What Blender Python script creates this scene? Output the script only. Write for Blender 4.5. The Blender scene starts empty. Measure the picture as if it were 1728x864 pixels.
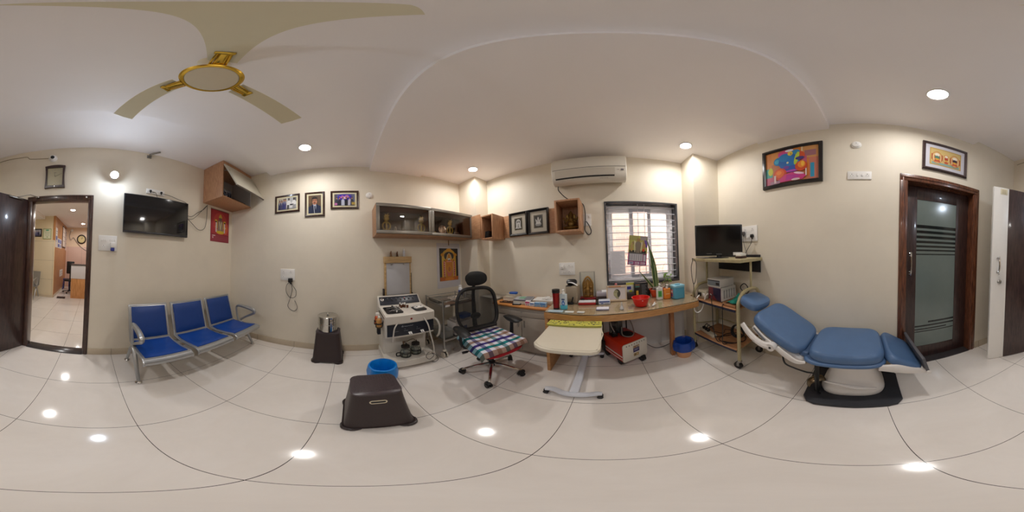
import bpy, bmesh, math, random
from mathutils import Vector, Matrix, Euler
random.seed(7)
PI = math.pi
SC = bpy.context.scene
COL = SC.collection

# ------------------------------------------------------------------ camera
H = 1.3327                      # camera height
cam_d = bpy.data.cameras.new('camera')
cam = bpy.data.objects.new('camera', cam_d); COL.objects.link(cam); SC.camera = cam
cam_d.type = 'PANO'
cam_d.panorama_type = 'EQUIRECTANGULAR'
cam_d.latitude_min = -PI/2; cam_d.latitude_max = PI/2
cam_d.longitude_min = -PI; cam_d.longitude_max = PI
cam_d.clip_start = 0.02; cam_d.clip_end = 200
YAW, PITCH, ROLL = 0.5716145, 0.0149567, 0.0375439
R1 = Matrix(((1,0,0),(0,math.cos(PITCH),-math.sin(PITCH)),(0,math.sin(PITCH),math.cos(PITCH))))
R2 = Matrix(((math.cos(ROLL),0,math.sin(ROLL)),(0,1,0),(-math.sin(ROLL),0,math.cos(ROLL))))
RZ = Matrix.Rotation(YAW, 3, 'Z')
RX = Matrix.Rotation(PI/2, 3, 'X')          # camera looks along +Y, up +Z
cam.matrix_world = Matrix.Translation((0,0,H)) @ (RZ @ R2 @ R1 @ RX).to_4x4()

# ------------------------------------------------------------------ world, exposure
def srgb(c):
    if isinstance(c, str):
        c = c.lstrip('#'); c = tuple(int(c[i:i+2],16) for i in (0,2,4))
    o = []
    for v in c[:3]:
        v = v/255.0
        o.append(v/12.92 if v <= 0.04045 else ((v+0.055)/1.055)**2.4)
    return (o[0],o[1],o[2],1.0)
W = bpy.data.worlds.new('daylight'); SC.world = W; W.use_nodes = True
W.node_tree.nodes['Background'].inputs[0].default_value = (0.80,0.90,1.0,1)
W.node_tree.nodes['Background'].inputs[1].default_value = 7.0
SC.view_settings.view_transform = 'Standard'
SC.view_settings.look = 'None'
SC.view_settings.gamma = 1.0
SC.view_settings.use_curve_mapping = False
SC.view_settings.exposure = 0.18
LAMP_E = 300.0        # room downlights
WALL_LAMP_E = 260.0   # bare bulb on the door wall
SC.cycles.max_bounces = 10
SC.cycles.diffuse_bounces = 6
SC.cycles.glossy_bounces = 4
SC.cycles.transparent_max_bounces = 16
SC.cycles.sample_clamp_indirect = 6.0
SC.cycles.caustics_reflective = False
SC.cycles.caustics_refractive = False
SC.cycles.use_denoising = True

# ------------------------------------------------------------------ materials
_M = {}
def _new(name):
    m = bpy.data.materials.new(name); m.use_nodes = True
    nt = m.node_tree; b = nt.nodes['Principled BSDF']
    return m, nt, b
def mat(name, col, rough=0.5, metal=0.0, var=0.04, scale=30, bump=0.0, spec=0.5, coat=0.0, alpha=None, trans=0.0, sheen=0.0):
    if name in _M: return _M[name]
    m, nt, b = _new(name)
    c = srgb(col)
    tc = nt.nodes.new('ShaderNodeTexCoord'); n = nt.nodes.new('ShaderNodeTexNoise')
    n.inputs['Scale'].default_value = scale; n.inputs['Detail'].default_value = 4
    nt.links.new(tc.outputs['Object'], n.inputs['Vector'])
    mx = nt.nodes.new('ShaderNodeMix'); mx.data_type = 'RGBA'
    mx.inputs['A'].default_value = tuple(max(0,v*(1-var)) for v in c[:3])+(1,)
    mx.inputs['B'].default_value = tuple(min(1,v*(1+var)) for v in c[:3])+(1,)
    nt.links.new(n.outputs['Fac'], mx.inputs['Factor'])
    nt.links.new(mx.outputs['Result'], b.inputs['Base Color'])
    b.inputs['Roughness'].default_value = rough
    b.inputs['Metallic'].default_value = metal
    b.inputs['Specular IOR Level'].default_value = spec
    if coat: b.inputs['Coat Weight'].default_value = coat; b.inputs['Coat Roughness'].default_value = 0.08
    if trans: b.inputs['Transmission Weight'].default_value = trans
    if sheen: b.inputs['Sheen Weight'].default_value = sheen
    if alpha is not None: b.inputs['Alpha'].default_value = alpha
    if bump:
        bp = nt.nodes.new('ShaderNodeBump'); bp.inputs['Strength'].default_value = bump; bp.inputs['Distance'].default_value = 0.002
        nt.links.new(n.outputs['Fac'], bp.inputs['Height']); nt.links.new(bp.outputs['Normal'], b.inputs['Normal'])
    _M[name] = m; return m
def wood(name, c1, c2, axis='Z', rough=0.4, scale=6, coat=0.0):
    if name in _M: return _M[name]
    m, nt, b = _new(name)
    tc = nt.nodes.new('ShaderNodeTexCoord'); mp = nt.nodes.new('ShaderNodeMapping')
    s = {'X':(0.12,1,1),'Y':(1,0.12,1),'Z':(1,1,0.12)}[axis]
    mp.inputs['Scale'].default_value = tuple(v*scale for v in s)
    n = nt.nodes.new('ShaderNodeTexNoise'); n.inputs['Scale'].default_value = 9; n.inputs['Detail'].default_value = 6; n.inputs['Distortion'].default_value = 0.6
    r = nt.nodes.new('ShaderNodeValToRGB')
    r.color_ramp.elements[0].position = 0.35; r.color_ramp.elements[1].position = 0.65
    r.color_ramp.elements[0].color = srgb(c1); r.color_ramp.elements[1].color = srgb(c2)
    nt.links.new(tc.outputs['Object'], mp.inputs['Vector']); nt.links.new(mp.outputs['Vector'], n.inputs['Vector'])
    nt.links.new(n.outputs['Fac'], r.inputs['Fac']); nt.links.new(r.outputs['Color'], b.inputs['Base Color'])
    b.inputs['Roughness'].default_value = rough
    if coat: b.inputs['Coat Weight'].default_value = coat; b.inputs['Coat Roughness'].default_value = 0.1
    _M[name] = m; return m
def glass(name, tint=(255,255,255), refl=0.12, rough=0.02, opac=0.0):
    if name in _M: return _M[name]
    m = bpy.data.materials.new(name); m.use_nodes = True; nt = m.node_tree
    for n in list(nt.nodes): nt.nodes.remove(n)
    out = nt.nodes.new('ShaderNodeOutputMaterial'); tr = nt.nodes.new('ShaderNodeBsdfTransparent'); gl = nt.nodes.new('ShaderNodeBsdfGlossy')
    tr.inputs[0].default_value = srgb(tint); gl.inputs['Roughness'].default_value = rough
    lw = nt.nodes.new('ShaderNodeLayerWeight'); pw = nt.nodes.new('ShaderNodeMath'); pw.operation = 'POWER'; pw.inputs[1].default_value = 4.5
    lw.inputs[0].default_value = 0.5; nt.links.new(lw.outputs['Facing'], pw.inputs[0])
    mu = nt.nodes.new('ShaderNodeMath'); mu.operation = 'ADD'; mu.inputs[1].default_value = refl; mu.use_clamp = True
    nt.links.new(pw.outputs[0], mu.inputs[0])
    mx = nt.nodes.new('ShaderNodeMixShader'); nt.links.new(mu.outputs[0], mx.inputs[0]); nt.links.new(tr.outputs[0], mx.inputs[1]); nt.links.new(gl.outputs[0], mx.inputs[2])
    last = mx
    if opac:
        df = nt.nodes.new('ShaderNodeBsdfDiffuse'); df.inputs[0].default_value = srgb(tint)
        m2 = nt.nodes.new('ShaderNodeMixShader'); m2.inputs[0].default_value = opac
        nt.links.new(mx.outputs[0], m2.inputs[1]); nt.links.new(df.outputs[0], m2.inputs[2]); last = m2
    nt.links.new(last.outputs[0], out.inputs[0]); _M[name] = m; return m
def emis(name, col, s):
    if name in _M: return _M[name]
    m = bpy.data.materials.new(name); m.use_nodes = True; nt = m.node_tree
    for n in list(nt.nodes): nt.nodes.remove(n)
    out = nt.nodes.new('ShaderNodeOutputMaterial'); e = nt.nodes.new('ShaderNodeEmission')
    e.inputs[0].default_value = tuple(col)+(1,); e.inputs[1].default_value = s
    nt.links.new(e.outputs[0], out.inputs[0]); _M[name] = m; return m
def printed(rough=0.5, coat=0.0, name=None):
    name = name or 'printed_ink_%d_%d' % (rough*100, coat*100)
    if name in _M: return _M[name]
    m, nt, b = _new(name)
    a = nt.nodes.new('ShaderNodeVertexColor'); a.layer_name = 'ink'
    nt.links.new(a.outputs['Color'], b.inputs['Base Color'])
    b.inputs['Roughness'].default_value = rough
    if coat: b.inputs['Coat Weight'].default_value = coat; b.inputs['Coat Roughness'].default_value = 0.05
    _M[name] = m; return m

# ------------------------------------------------------------------ mesh building
def rotm(rx=0, ry=0, rz=0): return Euler((rx,ry,rz)).to_matrix().to_4x4()
def TR(x=0,y=0,z=0,rx=0,ry=0,rz=0): return Matrix.Translation((x,y,z)) @ rotm(rx,ry,rz)
def cat_rom(pts, n=6, closed=False):
    P = [Vector(p) for p in pts]; out = []
    N = len(P); segs = N if closed else N-1
    for i in range(segs):
        if closed: p0,p1,p2,p3 = P[(i-1)%N],P[i],P[(i+1)%N],P[(i+2)%N]
        else: p0,p1,p2,p3 = P[max(i-1,0)],P[i],P[i+1],P[min(i+2,N-1)]
        for k in range(n):
            t = k/n
            out.append(0.5*((2*p1)+(-p0+p2)*t+(2*p0-5*p1+4*p2-p3)*t*t+(-p0+3*p1-3*p2+p3)*t**3))
    if not closed: out.append(P[-1])
    return out
class MB:
    def __init__(s, m=None): s.bm = bmesh.new(); s.m = m or Matrix.Identity(4); s.ink = None; s.mi = 0
    def _fin(s, verts, faces, T=None, mi=None, smooth=False, col=None):
        M = s.m @ T if T is not None else s.m
        bv = [s.bm.verts.new(M @ Vector(v)) for v in verts]
        if col is not None and s.ink is None: s.ink = s.bm.loops.layers.float_color.new('ink')
        for f in faces:
            try: fc = s.bm.faces.new([bv[i] for i in f])
            except ValueError: continue
            fc.material_index = s.mi if mi is None else mi; fc.smooth = smooth
            if col is not None:
                for l in fc.loops: l[s.ink] = col
        return s
    def _merge(s, bm, T=None, mi=None, smooth=False, col=None):
        bm.verts.ensure_lookup_table(); bm.verts.index_update()
        vs = [v.co.copy() for v in bm.verts]; fs = [[v.index for v in f.verts] for f in bm.faces]; bm.free()
        return s._fin(vs, fs, T, mi, smooth, col)
    def box(s, x0,x1,y0,y1,z0,z1, bev=0.0, T=None, mi=None, seg=2, smooth=None, col=None):
        bm = bmesh.new(); bmesh.ops.create_cube(bm, size=1.0)
        for v in bm.verts:
            v.co = Vector(((x0+x1)/2+v.co.x*(x1-x0),(y0+y1)/2+v.co.y*(y1-y0),(z0+z1)/2+v.co.z*(z1-z0)))
        if bev: bmesh.ops.bevel(bm, geom=list(bm.edges), offset=min(bev,0.45*min(abs(x1-x0),abs(y1-y0),abs(z1-z0))), segments=seg, affect='EDGES', profile=0.5)
        return s._merge(bm, T, mi, bool(bev) if smooth is None else smooth, col)
    def lathe(s, prof, seg=24, T=None, mi=None, smooth=True, cap=True, sx=1, sy=1, col=None):
        vs=[]; fs=[]; n=len(prof)
        for k in range(seg):
            a = 2*PI*k/seg
            for r,z in prof: vs.append((r*math.cos(a)*sx, r*math.sin(a)*sy, z))
        for k in range(seg):
            k2=(k+1)%seg
            for i in range(n-1): fs.append((k*n+i,k2*n+i,k2*n+i+1,k*n+i+1))
        if cap:
            if prof[0][0]>1e-6: fs.append([k*n for k in range(seg)][::-1])
            if prof[-1][0]>1e-6: fs.append([k*n+n-1 for k in range(seg)])
        return s._fin(vs,fs,T,mi,smooth,col)
    def cyl(s, r, z0, z1, x=0, y=0, seg=20, T=None, mi=None, r2=None, smooth=True, col=None):
        TT = Matrix.Translation((x,y,0)); 
        if T is not None: TT = T @ TT
        r2 = r if r2 is None else r2
        return s.lathe([(r,z0),(r2,z1)], seg, TT, mi, smooth, True, col=col)
    def rod(s, a, b, r, r2=None, seg=12, mi=None, T=None, col=None):
        a=Vector(a); b=Vector(b); d=b-a; L=d.length
        if L<1e-7: return s
        q = d.to_track_quat('Z','Y').to_matrix().to_4x4()
        TT = Matrix.Translation(a) @ q
        if T is not None: TT = T @ TT
        return s.lathe([(r,0),(r if r2 is None else r2,L)], seg, TT, mi, True, True, col=col)
    def tube(s, pts, r, seg=8, n=6, closed=False, mi=None, T=None, smooth=True, raw=False, flat=None, col=None):
        P = [Vector(p) for p in pts] if raw else cat_rom(pts, n, closed)
        N=len(P); vs=[]; fs=[]
        up = Vector((0,0,1)); prev=None
        for i,p in enumerate(P):
            if closed: t=(P[(i+1)%N]-P[i-1])
            else: t=(P[min(i+1,N-1)]-P[max(i-1,0)])
            t.normalize()
            if prev is None:
                a = Vector((1,0,0)) if abs(t.x)<0.9 else Vector((0,1,0))
                if flat is not None: a = Vector(flat)
                u = (a - t*a.dot(t)).normalized()
            else:
                u = prev - t*prev.dot(t)
                u = u.normalized() if u.length>1e-6 else Vector((1,0,0))
            prev=u; w=t.cross(u)
            if isinstance(r,(list,tuple)):
                if isinstance(r[0],(list,tuple)): f=i/(N-1)*(len(r)-1); j=min(int(f),len(r)-2); g=f-j; ru=r[j][0]*(1-g)+r[j+1][0]*g; rw=r[j][1]*(1-g)+r[j+1][1]*g
                elif len(r)==2 and flat is not None: ru,rw=r
                else: f=i/(N-1)*(len(r)-1); j=min(int(f),len(r)-2); g=f-j; ru=rw=r[j]*(1-g)+r[j+1]*g
            else: ru=rw=r
            for k in range(seg):
                a=2*PI*k/seg+ (PI/seg if seg==4 else 0)
                vs.append(p+u*math.cos(a)*ru+w*math.sin(a)*rw)
        for i in range(N if closed else N-1):
            i2=(i+1)%N
            for k in range(seg):
                k2=(k+1)%seg; fs.append((i*seg+k,i*seg+k2,i2*seg+k2,i2*seg+k))
        if not closed: fs.append(list(range(seg))[::-1]); fs.append([(N-1)*seg+k for k in range(seg)])
        return s._fin(vs,fs,T,mi,smooth,col)
    def prism(s, poly, z0, z1, T=None, mi=None, bev=0.0, smooth=False, col=None):
        bm=bmesh.new(); n=len(poly)
        lo=[bm.verts.new((p[0],p[1],z0)) for p in poly]; hi=[bm.verts.new((p[0],p[1],z1)) for p in poly]
        bm.faces.new(lo[::-1]); bm.faces.new(hi)
        for i in range(n): bm.faces.new((lo[i],lo[(i+1)%n],hi[(i+1)%n],hi[i]))
        if bev:
            es=[e for e in bm.edges if (abs(e.verts[0].co.z-e.verts[1].co.z)<1e-9)]
            bmesh.ops.bevel(bm, geom=es, offset=bev, segments=2, affect='EDGES', profile=0.5)
        return s._merge(bm,T,mi,smooth or bool(bev),col)
    def sphere(s, r, c=(0,0,0), sc=(1,1,1), seg=16, rings=10, T=None, mi=None, col=None, rot=None):
        prof=[(r*math.sin(PI*i/rings), -r*math.cos(PI*i/rings)) for i in range(rings+1)]
        prof[0]=(0.0,-r); prof[-1]=(0.0,r)
        TT=Matrix.Translation(c) @ (rot or Matrix.Identity(4)) @ Matrix.Diagonal((sc[0],sc[1],sc[2],1))
        if T is not None: TT=T@TT
        return s.lathe(prof,seg,TT,mi,True,False,col=col)
    def grid(s, fn, nu, nv, T=None, mi=None, thick=0.0, smooth=True, col=None):
        vs=[fn(i/nu,j/nv) for i in range(nu+1) for j in range(nv+1)]
        fs=[(i*(nv+1)+j,(i+1)*(nv+1)+j,(i+1)*(nv+1)+j+1,i*(nv+1)+j+1) for i in range(nu) for j in range(nv)]
        if thick:
            n=len(vs); vs2=[(v[0],v[1],v[2]-thick) for v in vs]; vs=vs+vs2
            fs=fs+[tuple(k+n for k in f)[::-1] for f in fs]
            bd=[i*(nv+1) for i in range(nu+1)]+[nu*(nv+1)+j for j in range(1,nv+1)]+[i*(nv+1)+nv for i in range(nu-1,-1,-1)]+[j for j in range(nv-1,0,-1)]
            for a,b in zip(bd,bd[1:]+bd[:1]): fs.append((a,a+n,b+n,b))
        return s._fin(vs,fs,T,mi,smooth,col)
    def text(s, txt, size, T, depth=0.0006, mi=None, col=None, align='CENTER', bold=0.0, sx=1.0):
        cu=bpy.data.curves.new('lettering','FONT'); cu.body=txt; cu.size=size; cu.extrude=depth/2; cu.align_x=align; cu.align_y='CENTER'; cu.offset=bold; cu.resolution_u=2
        ob=bpy.data.objects.new('lettering',cu)
        try:
            me=bpy.data.meshes.new_from_object(ob)
            bm=bmesh.new(); bm.from_mesh(me); bpy.data.meshes.remove(me)
            s._merge(bm, T @ Matrix.Diagonal((sx,1,1,1)), mi, False, col)
        finally:
            bpy.data.objects.remove(ob); bpy.data.curves.remove(cu)
        return s
    def mesh(s, name, mats, sharp=35):
        me=bpy.data.meshes.new(name); bmesh.ops.recalc_face_normals(s.bm, faces=s.bm.faces[:]) 
        s.bm.to_mesh(me); s.bm.free()
        for m in (mats if isinstance(mats,(list,tuple)) else [mats]): me.materials.append(m)
        try: me.set_sharp_from_angle(angle=math.radians(sharp))
        except Exception: pass
        return me
def thing(name, label, cat, loc=(0,0,0), rz=0.0, group=None):
    o=bpy.data.objects.new(name,None); COL.objects.link(o); o.empty_display_size=0.05
    o.location=loc; o.rotation_euler=(0,0,rz); o['label']=label; o['category']=cat
    if group: o['group']=group
    return o
def part(name, mb, m, parent, label=None, sharp=35, stuff=False):
    o=bpy.data.objects.new(name, mb.mesh(name,m,sharp)); COL.objects.link(o); o.parent=parent
    if label: o['label']=label
    if stuff: o['kind']='stuff'
    return o
def single(name, mb, m, label, cat, loc=(0,0,0), rz=0.0, group=None, sharp=35):
    o=bpy.data.objects.new(name, mb.mesh(name,m,sharp)); COL.objects.link(o); o.location=loc; o.rotation_euler=(0,0,rz)
    o['label']=label; o['category']=cat
    if group: o['group']=group
    return o
def struct(name, mb=None, m=None, parent=None, label=None, cat=None, sharp=35):
    o=bpy.data.objects.new(name, mb.mesh(name,m,sharp) if mb else None); COL.objects.link(o)
    if parent: o.parent=parent
    else:
        o['kind']='structure'
        if label: o['label']=label
        if cat: o['category']=cat
    return o
def dup(src, loc, rz=None, label=None, group=None):
    r=src.copy(); COL.objects.link(r); r.location=loc
    if rz is not None: r.rotation_euler=(0,0,rz)
    if label: r['label']=label
    if group: r['group']=group
    for ch in list(src.children):
        c=ch.copy(); COL.objects.link(c); c.parent=r
        for g in list(ch.children):
            d=g.copy(); COL.objects.link(d); d.parent=c
    return r
def rrect(w, h, r, n=5, cx=0, cy=0):
    out=[]
    for (sx,sy,a0) in ((1,1,0),(-1,1,90),(-1,-1,180),(1,-1,270)):
        for k in range(n+1):
            a=math.radians(a0+90*k/n); out.append((cx+sx*(w/2-r)+r*math.cos(a), cy+sy*(h/2-r)+r*math.sin(a)))
    return out
# flat artwork: shapes in unit coordinates (0..1, 0..1), layered by 0.25 mm on the sheet
def ell(cx,cy,rx,ry,n=20,a0=0,a1=360,rot=0):
    o=[]; c,s_=math.cos(math.radians(rot)),math.sin(math.radians(rot))
    for k in range(n+(0 if a1-a0==360 else 1)):
        a=math.radians(a0+(a1-a0)*k/n); x=rx*math.cos(a); y=ry*math.sin(a); o.append((cx+x*c-y*s_, cy+x*s_+y*c))
    return o
def rc(x0,y0,x1,y1): return [(x0,y0),(x1,y0),(x1,y1),(x0,y1)]
def art(mb, shapes, w, h, T, step=0.00025):
    """T maps local (x right, y up, z out) to the object's frame, origin at the sheet's lower left"""
    for i,(poly,col) in enumerate(shapes):
        vs=[(x*w,y*h,step*(i+1)) for x,y in poly]
        mb._fin(vs,[tuple(range(len(vs)))],T,None,False,srgb(col))
# wall frames: local x right (seen from the room), y up, z out of the wall
def wallT(side, u, z, off=0.0):
    """side A south, B west, C north, D east; u = world x or y of the origin"""
    if side=='A': return Matrix(((-1,0,0,u),(0,0,1,YA+off),(0,1,0,z),(0,0,0,1)))
    if side=='B': return Matrix(((0,0,1,XB+off),(1,0,0,u),(0,1,0,z),(0,0,0,1)))
    if side=='C': return Matrix(((1,0,0,u),(0,0,-1,YC-off),(0,1,0,z),(0,0,0,1)))
    return Matrix(((0,0,-1,XD-off),(-1,0,0,u),(0,1,0,z),(0,0,0,1)))
XB, XD, YA, YC = -2.22, 1.51, -1.97, 2.11
ZA, ZM, ZBm, ZN = 2.90, 2.81, 2.735, 2.77     # ceiling levels: door strip, middle, beam, window strip
# ------------------------------------------------------------------ room materials
def tile_mat():
    m, nt, b = _new('vitrified_floor_tile')
    tc=nt.nodes.new('ShaderNodeTexCoord'); mp=nt.nodes.new('ShaderNodeMapping')
    mp.inputs['Location'].default_value=(-(0.3338), -(0.4305), 0)
    nt.links.new(tc.outputs['Object'],mp.inputs['Vector'])
    br=nt.nodes.new('ShaderNodeTexBrick'); br.offset=0.0; br.squash=1.0
    br.inputs['Scale'].default_value=1.0; br.inputs['Brick Width'].default_value=0.6; br.inputs['Row Height'].default_value=0.6
    br.inputs['Mortar Size'].default_value=0.0017; br.inputs['Mortar Smooth'].default_value=0.0; br.inputs['Bias'].default_value=-1
    br.inputs['Color1'].default_value=(1,1,1,1); br.inputs['Color2'].default_value=(1,1,1,1); br.inputs['Mortar'].default_value=(0,0,0,1)
    nt.links.new(mp.outputs['Vector'],br.inputs['Vector'])
    n=nt.nodes.new('ShaderNodeTexNoise'); n.inputs['Scale'].default_value=2.2; n.inputs['Detail'].default_value=9; n.inputs['Roughness'].default_value=0.7; n.inputs['Distortion'].default_value=0.8
    nt.links.new(tc.outputs['Object'],n.inputs['Vector'])
    r=nt.nodes.new('ShaderNodeValToRGB'); r.color_ramp.elements[0].position=0.3; r.color_ramp.elements[1].position=0.75
    r.color_ramp.elements[0].color=srgb((228,221,214)); r.color_ramp.elements[1].color=srgb((238,232,226))
    nt.links.new(n.outputs['Fac'],r.inputs['Fac'])
    mx=nt.nodes.new('ShaderNodeMix'); mx.data_type='RGBA'; mx.inputs['A'].default_value=srgb((58,50,46))
    nt.links.new(br.outputs['Color'],mx.inputs['Factor']); nt.links.new(r.outputs['Color'],mx.inputs['B'])
    nt.links.new(mx.outputs['Result'],b.inputs['Base Color'])
    b.inputs['Roughness'].default_value=0.09; b.inputs['Specular IOR Level'].default_value=0.5
    return m
def wall_mat(name, base, dirt=0.10, rough=0.42):
    m, nt, b = _new(name)
    tc=nt.nodes.new('ShaderNodeTexCoord')
    n=nt.nodes.new('ShaderNodeTexNoise'); n.inputs['Scale'].default_value=1.3; n.inputs['Detail'].default_value=7; n.inputs['Roughness'].default_value=0.6
    n2=nt.nodes.new('ShaderNodeTexNoise'); n2.inputs['Scale'].default_value=140; n2.inputs['Detail'].default_value=2
    nt.links.new(tc.outputs['Object'],n.inputs['Vector']); nt.links.new(tc.outputs['Object'],n2.inputs['Vector'])
    c=srgb(base); r=nt.nodes.new('ShaderNodeValToRGB'); r.color_ramp.elements[0].position=0.25; r.color_ramp.elements[1].position=0.6
    r.color_ramp.elements[0].color=tuple(v*(1-dirt) for v in c[:3])+(1,); r.color_ramp.elements[1].color=c
    nt.links.new(n.outputs['Fac'],r.inputs['Fac']); nt.links.new(r.outputs['Color'],b.inputs['Base Color'])
    bp=nt.nodes.new('ShaderNodeBump'); bp.inputs['Strength'].default_value=0.15; bp.inputs['Distance'].default_value=0.001
    nt.links.new(n2.outputs['Fac'],bp.inputs['Height']); nt.links.new(bp.outputs['Normal'],b.inputs['Normal'])
    b.inputs['Roughness'].default_value=rough
    return m
M_FLOOR=tile_mat()
M_WALL=wall_mat('cream_satin_wall_paint',(230,221,204),0.10,0.55)
M_CEIL=wall_mat('white_ceiling_distemper',(250,246,246),0.03,0.8)
M_SKIRT=mat('skirting_tile',(196,182,160),0.2,var=0.05,scale=8)
M_GROUT=mat('dark_grout',(70,62,56),0.8)
M_WHITE=mat('white_plastic',(236,234,230),0.35,var=0.02)
M_BLACK=mat('black_plastic',(22,22,24),0.45,var=0.1)
M_DARKWOOD=wood('dark_wenge_veneer',(44,28,26),(68,46,42),'Z',0.35,7,0.3)
M_FRAMEWOOD=wood('dark_teak_frame',(44,26,20),(78,48,36),'Z',0.3,7,0.3)
M_CHROME=mat('chrome',(215,215,215),0.14,1.0,var=0.02)
M_STEEL=mat('brushed_steel',(178,176,172),0.3,1.0,var=0.06)
M_OAK=wood('warm_oak_laminate',(172,124,88),(196,150,112),'X',0.45,9)
M_OAKZ=wood('warm_oak_laminate_upright',(172,124,90),(198,152,116),'Z',0.45,9)
M_INK=printed(0.5)
M_INKG=printed(0.25,0.4,'printed_ink_glossy')
M_ALU=mat('grey_aluminium_profile',(150,146,140),0.35,0.9,var=0.04)
M_GLASS=glass('clear_glass',(250,252,252),0.02)
M_GRANITE=mat('dark_granite',(62,58,60),0.2,var=0.25,scale=160)

def wall_with_hole(axis, c0, c1, a0, a1, z0, z1, holes, m):
    """slab c0..c1 thick; along the other axis a0..a1; holes (lo,hi,zlo,zhi)"""
    def bx(lo,hi,zl,zh):
        if hi-lo<1e-6 or zh-zl<1e-6: return
        if axis=='y': m.box(lo,hi,c0,c1,zl,zh)
        else: m.box(c0,c1,lo,hi,zl,zh)
    cur=a0
    for lo,hi,zl,zh in sorted(holes):
        bx(cur,lo,z0,z1); bx(lo,hi,z0,zl); bx(lo,hi,zh,z1); cur=hi
    bx(cur,a1,z0,z1)
# floor (room and hall share the same tiles)
m=MB(); m._fin([(-2.6,-7.3,0),(3.3,-7.3,0),(3.3,2.4,0),(-2.6,2.4,0),(-2.6,-7.3,-.1),(3.3,-7.3,-.1),(3.3,2.4,-.1),(-2.6,2.4,-.1)],[(0,1,2,3),(7,6,5,4),(0,4,5,1),(1,5,6,2),(2,6,7,3),(3,7,4,0)])
struct('floor',m,M_FLOOR)
m=MB(); wall_with_hole('y',YA-.14,YA,-2.4,3.3,0,3.0,[(0.075,0.80,0,2.06)],m); struct('wall_south',m,M_WALL)
m=MB(); m.box(XB-.15,XB,YA-.14,YC+.2,0,3.0); struct('wall_west',m,M_WALL)
m=MB(); wall_with_hole('y',YC,YC+.22,XB-.15,XD+.3,0,3.0,[(0.035,0.995,0.945,2.025)],m); struct('wall_north',m,M_WALL)
m=MB(); wall_with_hole('x',XD,XD+.2,YA-.14,YC+.2,0,3.0,[(-1.235,-0.41,0.0,2.06)],m); struct('wall_east',m,M_WALL)
for nm,(x0,x1,y0,y1) in {'column_northwest':(XB,-1.81,1.82,YC),'column_northeast':(1.11,XD,1.78,YC)}.items():
    m=MB(); m.box(x0,x1,y0,y1,0,2.9); struct('wall_'+nm,m,M_WALL)
# stepped false ceiling: one profile run along x
m=MB()
prof=[(-2.11,ZA),(-1.18,ZA),(-1.18,ZM),(0.30,ZM),(0.30,ZBm),(1.07,ZBm),(1.07,ZN),(2.33,ZN),(2.33,3.06),(-2.11,3.06)]
m.prism([(y,z) for y,z in prof],-2.37,1.71,T=Matrix(((0,0,1,0),(1,0,0,0),(0,1,0,0),(0,0,0,1))))
struct('ceiling',m,M_CEIL)
# skirting with tile joints
def skirting(name, side, spans):
    m=MB()
    for a,b in spans:
        if side in 'AC':
            y=YA if side=='A' else YC
            m.box(a,b,*( (y,y+.010) if side=='A' else (y-.010,y)),0,0.10,bev=.002,mi=0)
            k=math.ceil((a-0.3338)/0.6)
            while 0.3338+0.6*k<b:
                x=0.3338+0.6*k; m.box(x-.0015,x+.0015,*((y,y+.0108) if side=='A' else (y-.0108,y)),0,0.1,mi=1); k+=1
        else:
            x=XB if side=='B' else XD
            m.box(*((x,x+.010) if side=='B' else (x-.010,x)),a,b,0,0.10,bev=.002,mi=0)
            k=math.ceil((a-0.4305)/0.6)
            while 0.4305+0.6*k<b:
                y=0.4305+0.6*k; m.box(*((x,x+.0108) if side=='B' else (x-.0108,x)),y-.0015,y+.0015,0,0.1,mi=1); k+=1
    struct(name,m,[M_SKIRT,M_GROUT])
skirting('baseboard_south','A',[(XB+.012,0.02),(0.87,XD-.012)])
skirting('baseboard_west','B',[(YA,1.815)])
skirting('baseboard_north','C',[(-1.8,1.10)])
skirting('baseboard_east','D',[(-.35,1.77),(YA,-1.31)])

# ------------------------------------------------------------------ door 1 (open, to the hall)
d1=struct('door_1'); d1.location=(0.44,YA,0)
def MW(t): return MB(Matrix.Translation(-Vector(t.location)))
m=MW(d1)
for x0,x1 in ((0.022,0.085),(0.795,0.862)): m.box(x0,x1,YA-.12,YA+.012,0,2.05,bev=.004)
m.box(0.022,0.862,YA-.12,YA+.012,2.05,2.118,bev=.004)
for x0,x1 in ((0.035,0.05),): m.box(x0,x1,YA-.1,YA+.017,0,2.092,bev=.003)
m.box(0.035,0.86,YA-.1,YA+.017,2.092,2.106,bev=.003)
struct('door_frame',m,M_FRAMEWOOD,d1)
m=MW(d1); m.box(0.085,0.795,YA-.14,YA+.02,-.001,0.012,bev=.002); struct('threshold',m,M_GRANITE,d1)
hx,hy=0.853,YA+.02; ex,ey=1.200,-1.241
ang=math.atan2(ey-hy,ex-hx); L=math.hypot(ex-hx,ey-hy)
LT=TR(hx,hy,0,rz=ang)
m=MW(d1); m.box(0,L-.178,-.035,0,0.008,2.075,bev=.0015,T=LT); m.box(L-.176,L-.002,-.0345,.0,0.008,2.075,mi=1,bev=.0015,T=LT); m.box(L-.004,L+.002,-.036,.001,0.008,2.076,mi=1,T=LT)
lf=struct('door_leaf',m,[M_DARKWOOD,M_WHITE],d1)
hm=MW(d1)
fy=.0
for zz in (1.12,1.27): 
    hm.lathe([(0.0,0),(.016,0),(.016,.006),(.009,.01),(.009,.032)],16,T=LT@TR(L-.072,fy,zz,rx=-PI/2))
hm.tube([(L-.072,fy+.03,1.10),(L-.072,fy+.045,1.13),(L-.072,fy+.052,1.195),(L-.072,fy+.045,1.26),(L-.072,fy+.03,1.29)],.0085,T=LT)
struct('door_handle',hm,M_CHROME,lf)
hm=MW(d1); hm.lathe([(0,0),(.024,0),(.024,.008),(.017,.014),(.015,.03),(0,.032)],20,T=LT@TR(L-.095,fy,1.015,rx=-PI/2)); hm.box(L-.097,L-.093,fy+.032,fy+.034,1.005,1.025,T=LT)
struct('lock_knob',hm,M_STEEL,lf)
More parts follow.
